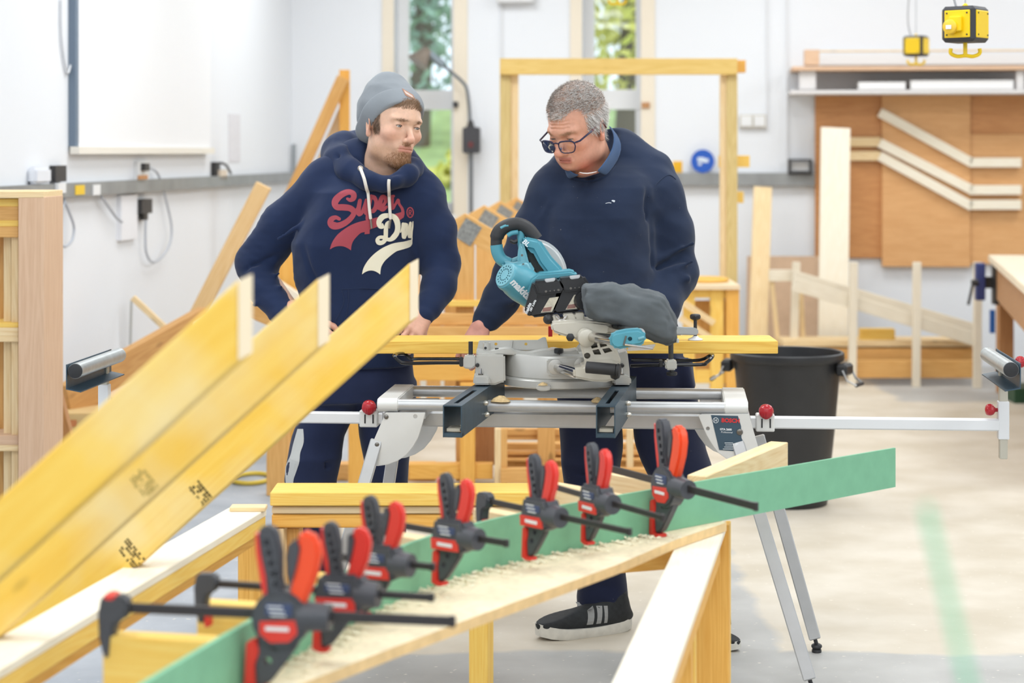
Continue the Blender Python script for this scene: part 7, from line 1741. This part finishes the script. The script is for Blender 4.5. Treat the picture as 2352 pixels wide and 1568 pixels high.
# glasses
FRM = plain('dark_blue_spectacle_frame', (34, 34, 66), .25); TMP = plain('maroon_temple', (96, 40, 48), .35)
gl = bpy.data.objects.new('glasses', None); gl.location = xf2 @ Vector((0, -.12, -.01)); col.objects.link(gl); ROOTW[gl.name] = Matrix.Translation(gl.location)
tag(gl, 'dark-rimmed glasses worn low on the nose of the grey-haired person', 'glasses')
def LM(p): return xf2 @ Vector(p)
GY, GZ = -.121, -.0135
for sx in (-1, 1):
    rim = []
    for k in range(24):
        a = 2 * math.pi * k / 24; ca, sa = math.cos(a), math.sin(a); e = .62
        rx, rz = math.copysign(abs(ca) ** e, ca) * .0262, math.copysign(abs(sa) ** e, sa) * .0185
        if sa < 0: rx *= .90
        rim.append(Vector((sx * (.0345) + rx, GY + .012 * (abs(sx * .0345 + rx) / .06) ** 2, GZ + rz)))
    MB().tube([LM(p) for p in rim], .0019, 8, closed=True).build('rim', FRM, gl, smooth=True)
    top = [p for k, p in enumerate(rim) if 1 <= k <= 11]; MB().tube([LM(p + Vector((0, 0, .0008))) for p in top], .0026, 8).build('rim_top', FRM, gl, smooth=True)
    ln = MB(); ln.v = [LM(p) for p in rim] + [LM((sx * .0345, GY + .003, GZ))]; ln.f = [(k, (k + 1) % 24, 24) for k in range(24)]; ln.build('lens', GLASS, gl)
    MB().tube([LM((sx * .060, GY + .012, GZ + .012)), LM((sx * .074, GY + .022, GZ + .014)), LM((sx * .0795, -.040, GZ + .022))], [.0024, .0030, .0032], 8).build('temple', FRM, gl, smooth=True)
    MB().tube([LM((sx * .0795, -.040, GZ + .022)), LM((sx * .0815, .000, GZ + .030)), LM((sx * .082, .020, GZ + .026)), LM((sx * .080, .034, GZ + .004))], [.0033, .0030, .0028, .0024], 8).build('temple_tip', TMP, gl, smooth=True)
    MB().lathe([(0, -.004), (.0045, -.001), (.0045, .001), (0, .004)], LM((sx * .0105, GY + .006, GZ - .006)), (1, 0, 0), 8).build('nose_pad', plain('clear_pad', (120, 120, 150), .2), gl, smooth=True)
MB().tube([LM((-.010, GY + .001, GZ + .012)), LM((0, GY - .001, GZ + .0145)), LM((.010, GY + .001, GZ + .012))], .0022, 8).build('bridge', FRM, gl, smooth=True)
# sweatshirt
f = Field((-.26, 6.05, .82), (.74, 6.80, 1.60), .0054)
f.loft(pxsec([(362, 1345, 1450, 6.51, .07), (384, 1302, 1480, 6.485, .098), (405, 1275, 1496, 6.462, .120), (430, 1258, 1508, 6.442, .136), (465, 1248, 1508, 6.428, .150), (500, 1240, 1505, OD, .160), (580, 1235, 1508, OD, .170), (660, 1240, 1525, OD, .172), (720, 1258, 1546, OD, .168), (752, 1270, 1552, OD, .155)], R(-22)), R(-22), .03)
f.chain([W(1282, 420, 6.47), W(1340, 392, 6.52), W(1420, 372, 6.54), W(1490, 402, 6.50)], [.072, .095, .098, .085], .05)
f.cap(W(1278, 455, 6.46), W(1500, 455, 6.46), .085, .095, .04)
f.chain([W(1272, 452, 6.45), W(1232, 530, 6.43), eR], [.080, .074, .066], .035); f.chain([eR, W(1148, 690, 6.36), W(1120, 730, 6.315)], [.066, .056, .046], .03)
f.chain([W(1506, 452, 6.46), W(1536, 540, 6.45), eL], [.084, .078, .072], .035); f.chain([eL, W(1518, 700, 6.32), W(1484, 735, 6.235)], [.070, .058, .046], .03)
f.cap(W(1121, 729, 6.315), W(1110, 752, 6.295), .041, .038, .006); f.cap(W(1486, 734, 6.235), W(1472, 750, 6.205), .038, .036, .006)
for (a, b_, D, r_) in (((1215, 560), (1262, 470), 6.36, .010), ((1120, 700), (1195, 690), 6.30, .008), ((1130, 680), (1200, 662), 6.33, .008), ((1590, 560), (1505, 600), 6.36, .009), ((1588, 600), (1500, 636), 6.35, .009), ((1580, 640), (1500, 668), 6.34, .008)):
    f.cap(W(*a, D), W(*b_, D), r_, r_ * .6, .014)
for (a, b_, D, r_) in (((1246, 470), (1246, 640), 6.32, .010), ((1500, 470), (1496, 610), 6.325, .007), ((1590, 580), (1505, 618), 6.355, .007), ((1110, 690), (1190, 676), 6.28, .006), ((1270, 430), (1262, 520), 6.29, .006), ((1490, 420), (1480, 500), 6.32, .006)):
    f.cap(W(*a, D), W(*b_, D), r_, r_ * .5, .024, 's')
f.noise(.0040, 22, 41, ridge=True); f.noise(.0018, 60, 42, squash=(.6, .6, 1.4), ridge=True)
f.below(W(1400, 752, OD), (0, 0, -1))
f.cap(W(1385, 290, 6.46), W(1360, 362, 6.40), .064, .060, .008, 's')
V2, Q2 = f.mesh(); V2 = relax(V2, Q2, 1); sw = data_obj('sweatshirt', np_mesh('sweatshirt', V2, Q2), NAVY2, P2); sw['label'] = 'navy crew-neck sweatshirt dusted with sawdust'
bv2 = bvh_of(V2, Q2)
def seam(pts, name, r_=.0022, mat_=None, off_=.0004):
    ps = [cast(bv2, a, b_, off_) for a, b_ in pts]; ps = [p for p in ps if p is not None]
    if len(ps) > 1: MB().tube(catmull(ps, 5), r_, 6).build(name, mat_ or NAVY2, sw, smooth=True)
seam([(1305, 402), (1325, 412), (1350, 416), (1375, 412), (1398, 400), (1412, 382)], 'neck_rib', .006, NAVY2); seam([(1488, 452), (1510, 420), (1535, 402), (1552, 412)], 'shoulder_seam')
decal(bv2, [(1391, 467), (1398, 465), (1404, 466)], [(1391, 468), (1398, 466.3), (1404, 467.3)], 2, .0012, '', None, None, sub=2).build('chest_logo', plain('logo_thread_white', (206, 210, 216), .7), sw)
decal(bv2, [(1405, 460), (1409, 459.5), (1413, 461)], [(1405, 462), (1408, 463.5), (1411, 465)], 2, .0012, '', None, None, sub=2).build('chest_logo', plain('logo_thread_white', (206, 210, 216), .7), sw)
# polo collar
COL = cloth_material('blue_polo_collar', (52, 82, 122)); PNK = cloth_material('pink_shirt_placket', (232, 160, 140))
def on2(px, py, D, off_=.006):
    p = cast(bv2, px, py, off_); return p if p is not None and abs(p.y - D) < .12 else W(px, py, D)
A = [W(1302, 384, 6.33), W(1312, 395, 6.30), W(1322, 400, 6.27), W(1332, 402, 6.26)]; B = [W(1296, 384, 6.33), on2(1299, 398, 6.28), on2(1303, 411, 6.26), on2(1311, 413, 6.26)]
sheet('collar', A, B, 3, .004, COL, P2)
A = [W(1398, 288, 6.52), W(1406, 296, 6.47), W(1411, 314, 6.40), W(1408, 338, 6.35), W(1396, 362, 6.29), W(1380, 384, 6.245), W(1370, 393, 6.235)]; B = [W(1400, 294, 6.56), on2(1421, 312, 6.52), on2(1427, 334, 6.46), on2(1424, 358, 6.38), on2(1413, 381, 6.31), on2(1403, 395, 6.26), on2(1392, 407, 6.25)]
sheet('collar', A, B, 4, .005, COL, P2)
A = [W(1328, 395, 6.245), W(1348, 400, 6.24), W(1374, 393, 6.24)]; B = [on2(1326, 401, 6.24, .003), on2(1348, 406, 6.235, .003), on2(1376, 400, 6.235, .003)]
sheet('shirt_placket', A, B, 2, .003, PNK, P2)
A = [W(1328, 394, 6.243), W(1348, 399, 6.238), W(1374, 392, 6.238)]; B = [W(1328, 396, 6.240), W(1348, 401.5, 6.236), W(1374, 394, 6.236)]
sheet('placket_edge', A, B, 1, .003, plain('placket_white', (236, 230, 226), .8), P2)
# work trousers
f = Field((.04, 5.98, .06), (.74, 6.80, 1.02), .0056)
f.loft(pxsec([(740, 1280, 1552, OD, .145), (800, 1285, 1568, OD, .145), (860, 1285, 1580, OD, .140), (910, 1285, 1590, OD, .135)], R(-15)), R(-15), .03)
f.loft(pxsec([(880, 1284, 1436, 6.41, .10), (960, 1282, 1428, 6.37, .095), (1060, 1288, 1424, 6.30, .090), (1140, 1304, 1428, 6.29, .086), (1220, 1322, 1432, 6.28, .082), (1310, 1330, 1438, 6.28, .078), (1370, 1326, 1442, 6.28, .078), (1416, 1330, 1444, 6.28, .080)], R(-10)), R(-10), .03)
f.loft(pxsec([(880, 1436, 1590, 6.42, .10), (960, 1448, 1606, 6.36, .098), (1060, 1476, 1632, 6.28, .092), (1140, 1510, 1650, 6.22, .088), (1240, 1545, 1668, 6.16, .082), (1340, 1560, 1676, 6.11, .078), (1440, 1566, 1680, 6.08, .076)], R(-5)), R(-5), .03)
pk = W(1548, 854, 6.33); f.loft([(pk.z - .045, pk.x, pk.y + .02, .070, .050), (pk.z + .045, pk.x - .004, pk.y + .02, .066, .044)], R(-20), .012, e=5)
for (a, b_, D, r_) in (((1300, 1090), (1420, 1080), 6.215, .006), ((1330, 1370), (1400, 1390), 6.20, .006), ((1340, 1345), (1430, 1350), 6.20, .005), ((1500, 1040), (1600, 1060), 6.19, .006)): f.cap(W(*a, D), W(*b_, D), r_, r_ * .7, .010, 's')
f.noise(.0040, 26, 51); f.noise(.0014, 62, 52)
f.below((0, 0, .055), (0, 0, -1))
v, q = f.mesh(); v = relax(v, q, 1); tr2 = data_obj('work_trousers', np_mesh('work_trousers', v, q), TROU2, P2); bvt2 = bvh_of(v, q)
decal(bvt2, [(1494, 822), (1550, 818), (1604, 822)], [(1497, 832), (1550, 829), (1606, 834)], 3, .003, '', None, None, sub=4).build('pocket_flap', TROU2, tr2)
h0 = Vector((W(1446, 1440, 6.28).x, 6.28, 0)); t0 = Vector((W(1234, 1460, 6.13).x, 6.13, 0)); shoe(P2, h0, t0)
h1 = Vector((W(1560, 1450, 6.10).x, 6.12, 0)); t1 = Vector((W(1698, 1490, 5.98).x, 5.985, 0)); shoe(P2, h1, t1 + (t1 - h1).normalized() * .0)
